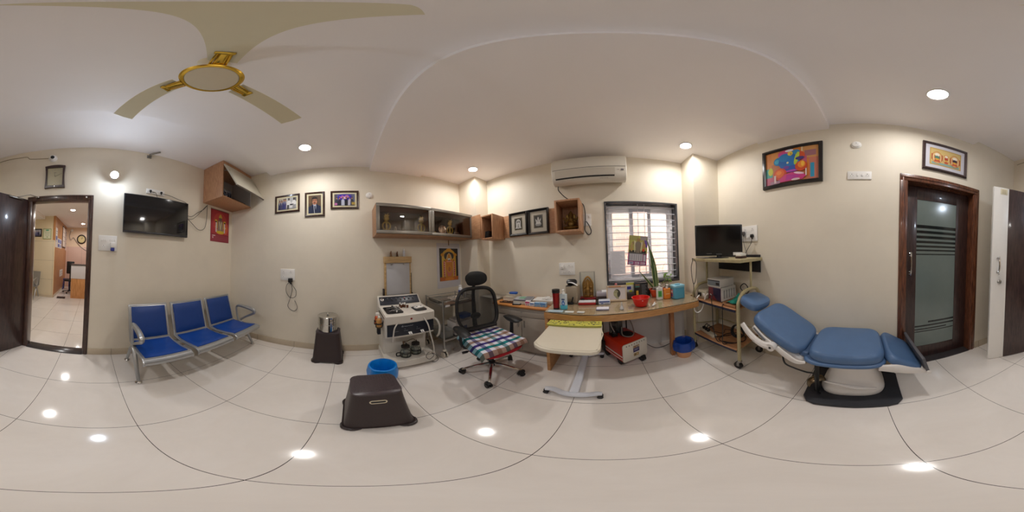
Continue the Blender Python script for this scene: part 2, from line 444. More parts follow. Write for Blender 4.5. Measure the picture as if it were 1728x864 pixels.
hm=MW(d1); hm.box(L-.155,L-.075,.0005,.003,1.99,2.06,bev=.002,T=LT); hm.box(L-.14,L-.09,.003,.004,2.0,2.05,bev=.001,T=LT,mi=1)
struct('paper_sticker',hm,[mat('yellowed_paper',(226,218,190),.8),mat('faded_print',(206,196,165),.8)],lf)
ELB=(0.765,-1.80,2.085)
m=MW(d1)
m.box(.10,.30,.0,.02,2.045,2.062,bev=.003,T=LT)
m.rod(tuple(LT@Vector((.19,.02,2.065))),ELB,.006); m.rod(ELB,(0.72,YA+.03,2.10),.006); m.box(.70,.745,YA+.012,YA+.03,2.088,2.108,bev=.003)
struct('door_closer',m,M_ALU,d1)
m=MW(d1); m.box(.10,.118,YA+.012,YA+.02,2.075,2.093,bev=.002); struct('magnet_catch',m,M_WHITE,d1)

# ------------------------------------------------------------------ door 2 (closed, frosted glass)
d2=struct('door_2'); d2.location=(XD,-.82,0)
m=MW(d2)
def casing(m,x_out,y0,y1,zt,w,depth0):
    m.box(x_out-.014,x_out+depth0,y0,y0+w,0,zt-w,bev=.006); m.box(x_out-.014,x_out+depth0,y1-w,y1,0,zt-w,bev=.006); m.box(x_out-.014,x_out+depth0,y0,y1,zt-w,zt,bev=.006)
casing(m,XD,-1.295,-0.352,2.122,.078,.05)
for yy in (-1.262,-0.385):
    m.box(XD-.020,XD-.010,yy-.008,yy+.008,0,2.078,bev=.003)
m.box(XD-.021,XD-.010,-1.270,-.377,2.078,2.094,bev=.003)
m.box(XD+.05,XD+.19,-1.235,-1.215,0,2.035); m.box(XD+.05,XD+.19,-.432,-.41,0,2.035); m.box(XD+.05,XD+.19,-1.235,-.41,2.035,2.06); m.box(XD+.002,XD+.05,-1.217,-1.212,0,2.03); m.box(XD+.002,XD+.05,-.434,-.428,0,2.03)
struct('door_frame',m,wood('red_brown_teak_frame',(70,38,24),(124,76,52),'Z',0.3,7,0.3),d2)
m=MW(d2)
x0,x1=XD+.095,XD+.13
for a,b,c,d in ((-1.215,-1.045,.01,2.035),(-.565,-.432,.01,2.035),(-1.045,-.565,.01,.185),(-1.045,-.565,1.885,2.035)): m.box(x0,x1,a,b,c,d,bev=.002)
lf2=struct('door_leaf',m,M_DARKWOOD,d2)
M_FROST=mat('frosted_glass_green_grey',(112,124,120),0.16,var=0.12,scale=5,spec=0.6)
m=MW(d2); m.box(x0+.006,x0+.014,-1.047,-.563,.183,1.887); gl=struct('glass_pane',m,M_FROST,lf2)
m=MW(d2)
for z,h in ((1.57,.035),(1.515,.03),(1.46,.03),(1.41,.026),(1.365,.022),(1.325,.018),(1.285,.012)): m.box(x0+.0055,x0+.006,-1.045,-.565,z,z+h)
for z,h,y0,y1 in ((.50,.022,-1.045,-.72),(.455,.02,-1.045,-.565),(.415,.016,-.95,-.565),(.385,.012,-1.045,-.565)): m.box(x0+.0055,x0+.006,y0,y1,z,z+h)
struct('clear_stripes',m,mat('dark_clear_stripe',(30,34,34),0.1),gl)
m=MW(d2)
for z in (1.10,1.29): m.lathe([(0,0),(.017,0),(.017,.006),(.009,.012),(.009,.04)],16,T=TR(x0,-.495,z,ry=-PI/2))
m.tube([(x0-.04,-.495,1.08),(x0-.052,-.495,1.12),(x0-.056,-.495,1.195),(x0-.052,-.495,1.27),(x0-.04,-.495,1.31)],.009)
struct('door_handle',m,M_CHROME,lf2)
m=MW(d2); m.box(XD-.015,XD+.19,-1.215,-.432,-.001,.010,bev=.001); struct('threshold',m,M_GRANITE,d2)
m=MB(); m.box(XD+.2,XD+.24,-1.3,-.35,0,2.15); struct('wall_behind_door_2',m,mat('unlit_room_beyond',(60,56,50),.9))  # added dark slab; the unlit room's darkness is put into its colour

# ------------------------------------------------------------------ window, grille, brick wall outside
w1=struct('window_1'); w1.location=(.515,YC,.945)
m=MW(w1)
for a,b,c,d in ((.012,.036,.95,2.022),(.994,1.018,.95,2.022),(.012,1.018,2.022,2.045),(.012,1.018,.925,.95)): m.box(a,b,YC-.012,YC+.2,c,d,bev=.003)
struct('stone_surround',m,mat('grey_black_granite_trim',(70,70,74),.25,var=.3,scale=90),w1)
M_UPVC=mat('white_window_profile',(250,250,252),.3,var=.02)
m=MW(w1); yf=YC+.12
for a,b,c,d,y in ((.04,.075,1.0,1.975,0),(.955,.99,1.0,1.975,0),(.04,.99,1.975,2.02,0),(.04,.99,.95,1.0,0)): m.box(a,b,yf+y,yf+.07,c,d,bev=.004)
fr=struct('window_frame',m,M_UPVC,w1)
for k,(a,b,dy) in enumerate(((.072,.40,.038),(.36,.66,.008),(.62,.958,.038))):
    m=MW(w1)
    for p,q,r,s in ((a,a+.045,1.045,1.93),(b-.045,b,1.045,1.93),(a,b,1.93,1.975),(a,b,1.0,1.045)): m.box(p,q,yf+dy,yf+dy+.028,r,s,bev=.004)
    sash=struct('window_sash',m,M_UPVC if k!=1 else mat('grey_window_profile',(196,198,206),.3,var=.02),w1)
    m=MW(w1); m.box(a+.043,b-.043,yf+dy+.012,yf+dy+.017,1.043,1.932); struct('glass_pane',m,M_GLASS,sash)
m=MW(w1)
M_BAR=mat('white_painted_bar',(222,220,226),.35)
zs=[.985+.0905*i for i in range(12)]
for z in zs: m.rod((.035,YC+.045,z),(.995,YC+.045,z),.006)
for x in (.13,.46,.55,.90): m.box(x-.004,x+.004,YC+.050,YC+.056,.95,2.02) if x in (.46,.55) else None
struct('window_grille',m,M_BAR,w1)
m=MW(w1); m.box(.04,.99,YC-.0,YC+.12,.948,.957,bev=.002); struct('window_sill',m,M_GRANITE,w1)
def brick_mat():
    m, nt, b=_new('old_brick_wall'); tc=nt.nodes.new('ShaderNodeTexCoord'); mp=nt.nodes.new('ShaderNodeMapping'); mp.inputs['Rotation'].default_value=(PI/2,0,0)
    nt.links.new(tc.outputs['Object'],mp.inputs['Vector']); br=nt.nodes.new('ShaderNodeTexBrick')
    br.inputs['Scale'].default_value=1; br.inputs['Brick Width'].default_value=.20; br.inputs['Row Height'].default_value=.062; br.inputs['Mortar Size'].default_value=.006
    br.inputs['Color1'].default_value=srgb((218,176,156)); br.inputs['Color2'].default_value=srgb((226,164,150)); br.inputs['Mortar'].default_value=srgb((232,222,212))
    n=nt.nodes.new('ShaderNodeTexNoise'); n.inputs['Scale'].default_value=3; nt.links.new(tc.outputs['Object'],n.inputs['Vector'])
    mx=nt.nodes.new('ShaderNodeMix'); mx.data_type='RGBA'; mx.inputs['B'].default_value=srgb((240,222,208)); nt.links.new(n.outputs['Fac'],mx.inputs['Factor'])
    nt.links.new(mp.outputs['Vector'],br.inputs['Vector']); nt.links.new(br.outputs['Color'],mx.inputs['A']); nt.links.new(mx.outputs['Result'],b.inputs['Base Color']); b.inputs['Roughness'].default_value=.9; return m
m=MB(); m.box(-2.5,3.5,3.05,3.25,-.1,3.4); struct('wall_outside_brick',m,brick_mat())
m=MB(); m.box(-2.5,3.5,YC+.22,3.05,-.2,-.1); struct('trim_outside_ground',m,mat('outside_concrete',(190,186,180),.9))

# ------------------------------------------------------------------ hall beyond door 1
M_HALL=wall_mat('hall_cream_paint',(238,222,188),.04)
def wall_tile(name,col,sx,sz,axis,ox=0,oz=0):
    m, nt, b=_new(name); tc=nt.nodes.new('ShaderNodeTexCoord'); sp=nt.nodes.new('ShaderNodeSeparateXYZ'); cb=nt.nodes.new('ShaderNodeCombineXYZ')
    nt.links.new(tc.outputs['Object'],sp.inputs[0]); nt.links.new(sp.outputs['X' if axis=='x' else 'Y'],cb.inputs[0]); nt.links.new(sp.outputs['Z'],cb.inputs[1])
    mp=nt.nodes.new('ShaderNodeMapping'); mp.inputs['Location'].default_value=(ox,oz,0); nt.links.new(cb.outputs[0],mp.inputs['Vector'])
    br=nt.nodes.new('ShaderNodeTexBrick'); br.offset=0; br.inputs['Scale'].default_value=1; br.inputs['Brick Width'].default_value=sx; br.inputs['Row Height'].default_value=sz; br.inputs['Mortar Size'].default_value=.003; br.inputs['Mortar Smooth'].default_value=0
    br.inputs['Color1'].default_value=srgb(col); br.inputs['Color2'].default_value=srgb(col); br.inputs['Mortar'].default_value=srgb([int(v*.72) for v in col])
    nt.links.new(mp.outputs['Vector'],br.inputs['Vector']); nt.links.new(br.outputs['Color'],b.inputs['Base Color']); b.inputs['Roughness'].default_value=.2; return m
m=MB(); m.box(1.2,3.3,-5.15,-4.95,0,2.6); struct('wall_hall_near',m,M_HALL)
m=MB(); m.box(1.215,3.3,-4.95,-4.93,0,1.82); struct('trim_hall_wall_tiles',m,wall_tile('hall_wall_tile',(233,219,190),.62,.6,'x',.0,.02))
m=MB(); m.box(1.188,1.2,-7.03,-4.955,0,2.6,mi=0); m.box(1.188,1.26,-4.955,-4.93,1.82,2.6,mi=0); struct('trim_hall_wood_panel',m,wood('hall_wood_panelling',(178,122,76),(200,146,98),'Z',.35,5))
m=MB(); m.box(1.2,1.4,-7.2,-5.15,0,2.6); struct('wall_hall_panelled',m,M_HALL)
m=MB(); m.box(-1.6,1.4,-7.23,-7.03,0,2.6); struct('wall_hall_far',m,wall_mat('hall_peach_paint',(240,214,186),.03))
m=MB(); m.box(-1.6,1.188,-7.03,-7.012,0,1.76); struct('trim_hall_far_tiles',m,wall_tile('hall_far_tile',(228,196,182),.6,.9,'x',.1,.0))
m=MB(); m.box(-1.75,-1.6,-7.2,-2.11,0,2.6); struct('wall_hall_west',m,M_HALL)
m=MB(); m.box(3.3,3.45,-5.2,-2.11,0,2.6); struct('wall_hall_east',m,M_HALL)
m=MB(); m.box(-1.75,3.45,-7.23,-2.11,2.6,2.75); struct('ceiling_hall',m,M_CEIL)
m=MB(); m.box(1.55,3.3,-4.95,-3.1,2.5,2.6,bev=.004); struct('trim_hall_soffit',m,M_CEIL)
m=MB(); m.box(1.176,1.188,-7.03,-4.95,0,.08); m.box(1.2,3.3,-4.932,-4.92,0,.08); struct('baseboard_hall',m,mat('hall_skirting',(214,200,176),.3))

# ------------------------------------------------------------------ ceiling lamps
def downlight(loc, label, group='recessed ceiling lights', E=None, name='ceiling_light', r=.070):
    t=thing(name,label,'ceiling light',loc,0,group)
    m=MB(); m.lathe([(r*.86,.001),(r*.86,-.013),(r*.93,-.015),(r,-.012),(r*1.05,0.001)],32,cap=False); part('rim',m,M_WHITE,t)  # rim made deeper than a flat trim to cut light grazing the walls
    m=MB(); vs=[(r*.85*math.cos(-2*PI*k/32),r*.85*math.sin(-2*PI*k/32),-.003) for k in range(32)]; m._fin(vs,[tuple(range(32))]); 
    me=bpy.data.meshes.new('diffuser'); m.bm.to_mesh(me); m.bm.free(); me.materials.append(emis('led_panel_%d'%int(E or LAMP_E),(1.0,.97,.94),E or LAMP_E))
    o=bpy.data.objects.new('diffuser',me); COL.objects.link(o); o.parent=t
    return t
downlight((-1.66,-.465,ZM),'round ceiling light beside the fan, above the framed group photographs')
downlight((-1.64,1.62,ZN),'round ceiling light in the corner above the glass display cabinet')
downlight((.93,1.63,ZN),'round ceiling light in front of the corner above the barred window')
downlight((.935,-.435,ZM),'round ceiling light near the dark frosted glass door')
downlight((.556,-2.64,2.6),'hall ceiling light just outside the open door','',E=330) ['group']='ceiling lights in the hall'
downlight((.58,-4.27,2.6),'nearer of two ceiling lights seen through the open door','',E=330)['group']='ceiling lights in the hall'
downlight((.424,-6.12,2.6),'farther of two ceiling lights seen through the open door','',E=330)['group']='ceiling lights in the hall'
# bare bulb lamp on the door wall
t=thing('wall_lamp','bright round lamp on the wall between the open door and the television','wall lamp',(-.205,YA,2.37))
m=MW(t); m.lathe([(0,0),(.034,0),(.034,.01),(.020,.02),(.018,.10),(0,.102)],20,T=wallT('A',-.205,2.39)); part('lamp_holder',m,M_WHITE,t)
LQ=Matrix.Translation((-.205,YA+.125,2.372))@rotm(math.radians(-118),0,0)
m=MW(t); m.lathe([(.012,-.045),(.026,-.03),(.044,-.004),(.046,.0),(.046,.004)],28,T=LQ,cap=False); part('bulb_body',m,M_WHITE,t)
m=MW(t); m.lathe([(.0445,.0),(.042,.012),(.034,.024),(.02,.032),(0,.035)],28,T=LQ,cap=False); part('bulb',m,emis('cool_led_bulb',(.74,.85,1.0),WALL_LAMP_E),t)
# ------------------------------------------------------------------ three-seat waiting bench
M_BENCH=mat('silver_powder_coat',(176,178,180),.32,.7,var=.03)
M_BLUEV=mat('royal_blue_vinyl',(8,66,150),.42,var=.08,scale=14,bump=.1)
t=thing('waiting_bench','three seat silver metal waiting bench with blue cushions below the wall television','bench',(-1.2,-1.6,0))
m=MW(t); m.box(-2.02,-.42,-1.63,-1.57,.30,.35,bev=.006); part('beam',m,M_BENCH,t)
seats=[(-.425,-.875),(-.945,-1.42),(-1.485,-1.965)]
for a,b in seats:
    cx=(a+b)/2; w=abs(a-b)/2
    # seat shell: profile in y,z swept in x with rolled front edge
    m=MW(t)
    prof=[(-1.66,.395),(-1.55,.382),(-1.40,.395),(-1.27,.412),(-1.22,.408),(-1.195,.385),(-1.205,.362)]
    def seatf(u,v,w=w,cx=cx,prof=prof):
        f=v*(len(prof)-1); i=min(int(f),len(prof)-2); g=f-i
        y=prof[i][0]*(1-g)+prof[i+1][0]*g; z=prof[i][1]*(1-g)+prof[i+1][1]*g
        return (cx+w*(1-2*u),y,z)
    m.grid(seatf,2,12,thick=.018)
    for s in (-1,1): m.tube([(cx+s*w,y,z-.012) for y,z in prof],.011,n=3)
    m.tube([(cx-w,-1.205,.385),(cx+w,-1.205,.385)],.020,n=1)
    sh=part('seat_shell',m,M_BENCH,t)
    m=MW(t)
    def cush(u,v,w=w,cx=cx):
        y=-1.635+v*.385; z=.405-.016*math.sin(PI*v)+.016*v
        e=min(1,6*min(u,1-u))*min(1,6*min(v,1-v)); return (cx+(w-.022)*(1-2*u),y,z-.004+.014*e**.5)
    m.grid(cush,12,12,thick=.012); part('seat_cushion',m,M_BLUEV,t)
    m=MW(t)
    bp=[(-1.655,.375),(-1.675,.43),(-1.715,.56),(-1.76,.70),(-1.785,.775),(-1.80,.79)]
    def backf(u,v,w=w,cx=cx,bp=bp):
        f=v*(len(bp)-1); i=min(int(f),len(bp)-2); g=f-i
        return (cx+w*(1-2*u), bp[i][0]*(1-g)+bp[i+1][0]*g, bp[i][1]*(1-g)+bp[i+1][1]*g)
    def off(f,d):
        return lambda u,v:(f(u,v)[0],f(u,v)[1]+d,f(u,v)[2]+d*.3)
    vs=[];N=10
    m.grid(off(backf,0),2,N); m.grid(off(backf,-.016),2,N)
    for s in (-1,1): m.tube([(cx+s*w,y-.008,z) for y,z in bp],.012,n=3)
    m.tube([(cx-w,-1.80,.787),(cx+w,-1.80,.787)],.014,n=1)
    part('backrest_shell',m,M_BENCH,t)
    m=MW(t)
    def bc(u,v,w=w,cx=cx):
        y0=-1.668-.112*v; z=.415+.36*v
        e=min(1,6*min(u,1-u))*min(1,6*min(v,1-v)); return (cx+(w-.022)*(1-2*u), y0+.004+.014*e**.5, z)
    m.grid(bc,12,12); m.grid(lambda u,v:(bc(u,v)[0],bc(u,v)[1]-.02 if False else -1.668-.112*v-.003,bc(u,v)[2]),12,12)
    part('back_cushion',m,mat('navy_blue_vinyl',(14,58,128),.42,var=.08,scale=14,bump=.1),t)
for x in (-.435,-2.03):
    m=MW(t)
    m.tube([(x,-1.345,.02),(x,-1.41,.13),(x,-1.50,.28),(x,-1.56,.345),(x,-1.60,.36)],[.017,.021,.026,.03,.028],n=4)
    m.tube([(x,-1.60,.35),(x,-1.68,.27),(x,-1.80,.06),(x,-1.82,.02)],[.028,.024,.018,.016],n=4)
    lg=part('leg',m,M_BENCH,t)
    for yy in (-1.345,-1.82):
        m=MW(t); m.lathe([(0,0),(.030,0),(.032,.008),(.022,.016),(.014,.03)],16,T=TR(x,yy,0)); part('foot_glide',m,M_CHROME,lg)
    m=MW(t); m.tube([(x,-1.60,.35),(x,-1.635,.44),(x,-1.66,.56),(x,-1.64,.612),(x,-1.56,.625),(x,-1.42,.618),(x,-1.335,.595),(x,-1.32,.560),(x,-1.37,.52),(x,-1.48,.455),(x,-1.565,.395)],[.018,.016,.016,.019,.026,.030,.030,.024,.018,.017,.018],n=5)
    part('armrest',m,M_BENCH,t)

# ------------------------------------------------------------------ stools
M_RATTAN=mat('dark_brown_rattan_plastic',(54,42,42),.45,var=.18,scale=120,bump=.5)
M_BROWNP=mat('dark_brown_gloss_plastic',(48,37,37),.28,var=.05)
def stool(loc,rz,label,sw=(.245,.31,.33,.40),h=.30,handle=True):
    """sw: top x, top y, base x, base y"""
    t=thing('plastic_stool',label,'stool',loc,rz,'brown woven plastic stools')
    tx,ty,bx,by=sw
    m=MB(); n=6
    lv=[(.022,bx*.955,by*.955,.05),(.034,bx*.945,by*.945,.05),(h*.22,tx+(bx-tx)*.66,ty+(by-ty)*.66,.05),(h*.9,tx+(bx-tx)*.06,ty+(by-ty)*.06,.05),(h-.012,tx,ty,.05)]
    rings=[]
    for z,w,d,r in lv: rings.append([(x,y,z) for x,y in rrect(w,d,r,n)])
    N=len(rings[0])
    vs=[p for r in rings for p in r]; fs=[]
    for i in range(len(rings)-1):
        for k in range(N):
            x0,y0,_=rings[0][k]; 
            if i==0 or i==1:
                # arched opening between the corner feet
                pass
            fs.append((i*N+k,i*N+(k+1)%N,(i+1)*N+(k+1)%N,(i+1)*N+k))
    m._fin(vs,fs,smooth=True)
    part('body',m,M_RATTAN,t)
    m=MB(); 
    # flared rim standing on four corner pads
    rim=[(x,y,.026) for x,y in rrect(bx*.955+.004,by*.955+.004,.05,n)]
    m.tube(rim,.005,raw=True,closed=True)
    for sx in (-1,1):
        for sy in (-1,1): m.prism(rrect(.12,.12,.05,5,cx=sx*(bx/2-.055),cy=sy*(by/2-.055)),0,.026,bev=.008)
    part('foot_rim',m,M_BROWNP,t)
    m=MB()
    m.prism(rrect(tx+.004,ty+.004,.05,n),h-.014,h,bev=.006)
    nx=int((tx-.03)/.018); ny=int((ty-.03)/.018)
    for i in range(nx):
        for j in range(ny):
            x=-tx/2+.024+i*.018; y=-ty/2+.024+j*.018
            if (abs(x)>tx/2-.05 and abs(y)>ty/2-.05) and math.hypot(abs(x)-tx/2+.05,abs(y)-ty/2+.05)>.036: continue
            if (i+j)%2: m.box(x-.008,x+.008,y-.004,y+.004,h-.001,h+.0018,bev=.001,seg=1)
            else: m.box(x-.004,x+.004,y-.008,y+.008,h-.001,h+.0018,bev=.001,seg=1)
    part('woven_top',m,mat('woven_purple_brown',(66,55,59),.32,var=.1),t)
    if handle:
        m=MB()
        zc=h*.80; xx=(tx+(bx-tx)*.13)/2; tilt=math.atan2((bx-tx)/2*.56,h*.6)
        for s in (1,):
            T=TR(s*(xx+.001),0,zc)@rotm(0,-s*tilt if s>0 else tilt,0)
            pts=[(0,y*1.0,z) for y,z in rrect(.088,.026,.0128,6)]
            m.tube(pts,.0042,raw=True,closed=True,T=T,mi=0)
            m.prism([(y,z) for y,z in rrect(.082,.019,.0095,6)],-.001,.0015 ,T=T@Matrix(((0,0,1,0),(1,0,0,0),(0,1,0,0),(0,0,0,1))),mi=1)
        part('grip_slot',m,[mat('cream_slot_rim',(220,208,182),.5),M_BLACK],t,label='cream rimmed grip slot')
    return t
stool((-.997,.142,0),math.radians(0),'large dark brown woven plastic stool with cream grip slot in the foreground',(.245,.285,.40,.385),.40)
s2=stool((-2.02,-.262,0),math.radians(0),'taller dark brown plastic stool carrying the steel drum against the wall',(.22,.285,.355,.36),.44,handle=False)
# two-tier steel sterilising drum
t=thing('steel_drum','shiny two tier stainless steel drum standing on the dark brown stool','drum',(-2.035,-.268,.4418))
M_MIRST=mat('polished_stainless',(205,203,198),.12,1.0,var=.03)
DS=Matrix.Diagonal((1.3,1.3,1.05,1))
m=MB(DS); m.lathe([(.0,0),(.088,0),(.092,.006),(.092,.085),(.095,.088),(.095,.096),(.092,.1)],40); part('lower_drum',m,M_MIRST,t)
m=MB(DS); m.lathe([(.093,.1),(.093,.178),(.096,.181),(.096,.188)],40); part('upper_drum',m,M_MIRST,t)
m=MB(DS); m.lathe([(.097,.176),(.098,.194),(.094,.198),(.05,.202),(.018,.204),(0,.205)],40); m.lathe([(0,.204),(.006,.205),(.005,.214),(.013,.218),(.014,.224),(.006,.230),(0,.231)],16); part('lid',m,M_MIRST,t)
for s in (0,PI):
    m=MB(DS); T=rotm(0,0,s+.6)
    m.tube([(.094,-.02,.15),(.112,-.016,.145),(.116,0,.143),(.112,.016,.145),(.094,.02,.15)],.003,T=T); m.box(.092,.100,-.008,.008,.07,.12,bev=.002,T=T); part('clasp',m,M_MIRST,t)

# ------------------------------------------------------------------ ENT treatment unit
t=thing('treatment_unit','white ear nose throat treatment unit on a platform with two suction jars','medical unit',(-1.85,.65,0))
M_UW=mat('off_white_moulded_plastic',(214,208,198),.32,var=.03)
M_NAVY=mat('navy_control_panel',(28,32,44),.35,var=.05)
M_TRIM=mat('grey_trim_strip',(120,112,104),.4)
m=MW(t)
m.prism(rrect(.52,.57,.04,5,cx=-1.885,cy=.65),.045,.135,bev=.012)
m.box(-2.14,-1.66,.40,.90,.03,.05)
part('base_platform',m,M_UW,t)
for x in (-1.69,-2.1):
    for y in (.42,.88): m=MW(t); m.rod((x,y-.012,.025),(x,y+.012,.025),.025); part('castor',m,M_BLACK,t)
m=MW(t); m.box(-2.15,-1.86,.375,.915,.13,.50,bev=.012); m.box(-1.865,-1.855,.40,.89,.15,.46,bev=.004); part('cabinet_body',m,M_UW,t)
m=MW(t)
m.box(-2.15,-1.66,.365,.925,.46,.655,bev=.012)
# sloping console deck with well lip
m.prism([(-2.02,.645),(-1.645,.645),(-1.64,.735),(-1.655,.748),(-2.02,.758)],.362,.928,T=Matrix(((1,0,0,0),(0,0,1,0),(0,1,0,0),(0,0,0,1))),bev=.006)
part('console',m,M_UW,t)
m=MW(t); m.prism([(-2.0,.752),(-2.0,.765),(-2.105,.872),(-2.15,.872),(-2.15,.64),(-2.0,.64)],.362,.928,T=Matrix(((1,0,0,0),(0,0,1,0),(0,1,0,0),(0,0,0,1))),bev=.005)
bk=part('backsplash',m,M_UW,t)
# panel plane on slope
sl=math.atan2(.105,.107)
def SP(y,s,off): # s along slope from bottom
    d=Vector((-math.sin(sl),0,math.cos(sl))); nrm=Vector((math.cos(sl),0,math.sin(sl)))
    return Vector((-2.0,y,.765))+d*s+nrm*off
ST=Matrix.Translation(SP(0,0,0))@Matrix((( 0,-math.sin(sl),math.cos(sl),0),(1,0,0,0),(0,math.cos(sl),math.sin(sl),0),(0,0,0,1)))
m=MW(t); m.box(.378,.912,.010,.138,0,.004,bev=.002,T=ST); cp=part('control_panel',m,M_NAVY,t)
m=MW(t)
for i in range(7):
    m=MW(t); m.box(.475+i*.058,.497+i*.058,.070,.092,.004,.010,bev=.002,T=ST,mi=0); m.box(.477+i*.058,.495+i*.058,.108,.112,.004,.0045,T=ST,mi=1)
    part('rocker_switch',m,[M_BLACK,mat('grey_print',(150,150,155),.5)],cp)
m=MW(t); m.lathe([(0,.010),(.006,.009),(.007,.004)],12,T=ST@TR(.712,.100,0)); part('red_lamp',m,mat('red_button',(190,40,36),.4),cp)
m=MW(t); m.lathe([(.024,.004),(.024,.012),(.021,.014)],24,T=ST@TR(.415,.092,0)); m.lathe([(0,.0125),(.0205,.0125)],24,T=ST@TR(.415,.092,0),mi=1,cap=False); m.box(.413,.417,.085,.108,.013,.014,T=ST,mi=2); part('vacuum_gauge',m,[M_CHROME,mat('dial_white',(228,228,224),.4),M_BLACK],cp)
# two wells
m=MW(t); m.prism(rrect(.27,.19,.03,5,cx=-1.835,cy=.49),.746,.7585,bev=.003); m.box(-1.955,-1.715,.405,.575,.7586,.760)
w_=part('instrument_tray',m,mat('dark_steel_tray',(84,84,86),.25,1.0,var=.15),t)
random.seed(3)
m=MW(t)
for i in range(14):
    x=-1.93+random.random()*.2; y=.42+random.random()*.12; a=random.uniform(-.4,.4)
    m.rod((x,y,.766),(x+.05*math.sin(a),y+.05,.772),.004)
for i in range(5): m.lathe([(.012,0),(.014,.03),(.013,.03),(.011,.002)],14,T=TR(-1.90+i*.045,.505,.761),cap=False)
part('instruments',m,M_CHROME,w_)
m=MW(t); m.prism(rrect(.20,.15,.045,6,cx=-1.79,cy=.80),.748,.757,bev=.003); part('side_tray',m,mat('dark_steel_tray2',(70,70,72),.3,.9,var=.15),t)
m=MW(t); m.box(-1.66,-1.652,.50,.78,.675,.700,bev=.002); m.lathe([(0,.01),(.012,.009),(.013,0)],16,T=TR(-1.650,.645,.688,ry=PI/2),mi=1); part('front_badge_strip',m,[M_TRIM,mat('red_badge',(150,30,24),.4)],t)
m=MW(t); m.box(-1.662,-1.652,.38,.918,.485,.632,bev=.003)
fp=part('front_panel',m,M_NAVY,t)
FT=Matrix(((0,0,1,-1.652),(1,0,0,0),(0,1,0,0),(0,0,0,1)))
m=MW(t); 
m.tube([(.535,.598,.0006),(.545,.612,.0006),(.552,.606,.0006),(.54,.595,.0006),(.56,.60,.0006),(.575,.604,.0006),(.58,.597,.0006),(.59,.603,.0006),(.60,.598,.0006),(.612,.604,.0006),(.622,.599,.0006),(.635,.604,.0006),(.65,.600,.0006),(.665,.607,.0006)],.0016,seg=6,T=FT)
for y in (.45,.56,.70): m.box(y,y+.05,.545,.547,0,.0006,T=FT)
for y in (.57,.71): m.box(y,y+.006,.565,.571,0,.0006,T=FT)
part('panel_script',m,mat('silver_print',(170,172,178),.4),fp)
for y in (.615,.755):
    m=MW(t)
    for d in (0,.022): m.rod((-1.652,y+d,.517),(-1.615,y+d,.507),.007)
    m.box(-1.652,-1.635,y-.008,y+.030,.512,.526,bev=.003)
    part('hose_connector',m,M_WHITE,fp)
# jars
for y,dx in ((.60,0.0),(.735,-.03)):
    j=MW(t); x=-1.735+dx
    j.lathe([(0,.142),(.052,.142),(.056,.15),(.056,.235),(.045,.262),(.040,.275)],24,T=TR(x,y,0)); jar=part('suction_jar',j,glass('jar_glass',(226,230,224),.06,opac=.12),t)
    j=MW(t); j.lathe([(.044,.270),(.048,.272),(.048,.296),(.040,.300),(0,.301)],24,T=TR(x,y,0)); j.rod((x,y+.01,.30),(x,y+.01,.335),.006); part('jar_cap',j,mat('black_rubber',(32,26,24),.6),jar)
    j=MW(t)
    for z in (.148,.20): j.lathe([(.057,z-.006),(.062,z-.006),(.062,z+.006),(.057,z+.006)],28,T=TR(x,y,0),cap=False)
    for a in range(6): j.rod((x+.0595*math.cos(a*PI/3),y+.0595*math.sin(a*PI/3),.142),(x+.0595*math.cos(a*PI/3),y+.0595*math.sin(a*PI/3),.205),.004)
    if dx==0: j.tube([(x,y-.06,.20),(x,y-.10,.20),(x,y-.10,.155),(x,y-.06,.155)],.007,n=3)
    part('jar_cage',j,M_BLACK,jar)
m=MW(t)
m.tube([(-1.65,.50,.66),(-1.635,.455,.60),(-1.632,.44,.52),(-1.645,.435,.42)],.008)
part('suction_tube',m,mat('pale_silicone_tube',(206,200,190),.4),t)
m=MW(t)
m.tube([(-1.64,.79,.68),(-1.60,.82,.60),(-1.60,.85,.45),(-1.61,.885,.30),(-1.62,.895,.17)],.008)
part('suction_tube',m,mat('pale_silicone_tube',(206,200,190),.4),t)
m=MW(t)
m.tube([(-1.70,.935,.63),(-1.66,.965,.61),(-1.64,.99,.53),(-1.65,.985,.42),(-1.68,.975,.37)],.013)
part('suction_tube',m,mat('pale_silicone_tube',(206,200,190),.4),t)
m=MW(t)
m.tube([(-1.735,.60,.335),(-1.73,.59,.36),(-1.74,.62,.35),(-1.76,.70,.36),(-1.765,.735,.33)],.005); m.tube([(-1.735,.59,.30),(-1.72,.57,.34),(-1.735,.575,.36),(-1.745,.59,.33)],.006)
part('jar_hose',m,mat('amber_hose',(96,74,52),.5),t)
# bottle rack on the left flank
m=MW(t)
m.rod((-1.70,.365,.70),(-1.96,.355,.72),.006); 
for x in (-1.86,-1.76):
    m.lathe([(.034,.62),(.036,.62),(.036,.635),(.034,.635)],20,T=TR(x,.315,0),cap=False); m.lathe([(.034,.58),(.036,.58),(.036,.59),(.034,.59)],20,T=TR(x,.315,0),cap=False)
    m.rod((x,.35,.58),(x,.362,.66),.005); m.rod((x,.28,.58),(x,.28,.635),.004)
m.box(-1.84,-1.78,.30,.34,.47,.57,bev=.008)
part('bottle_rack',m,M_BLACK,t)
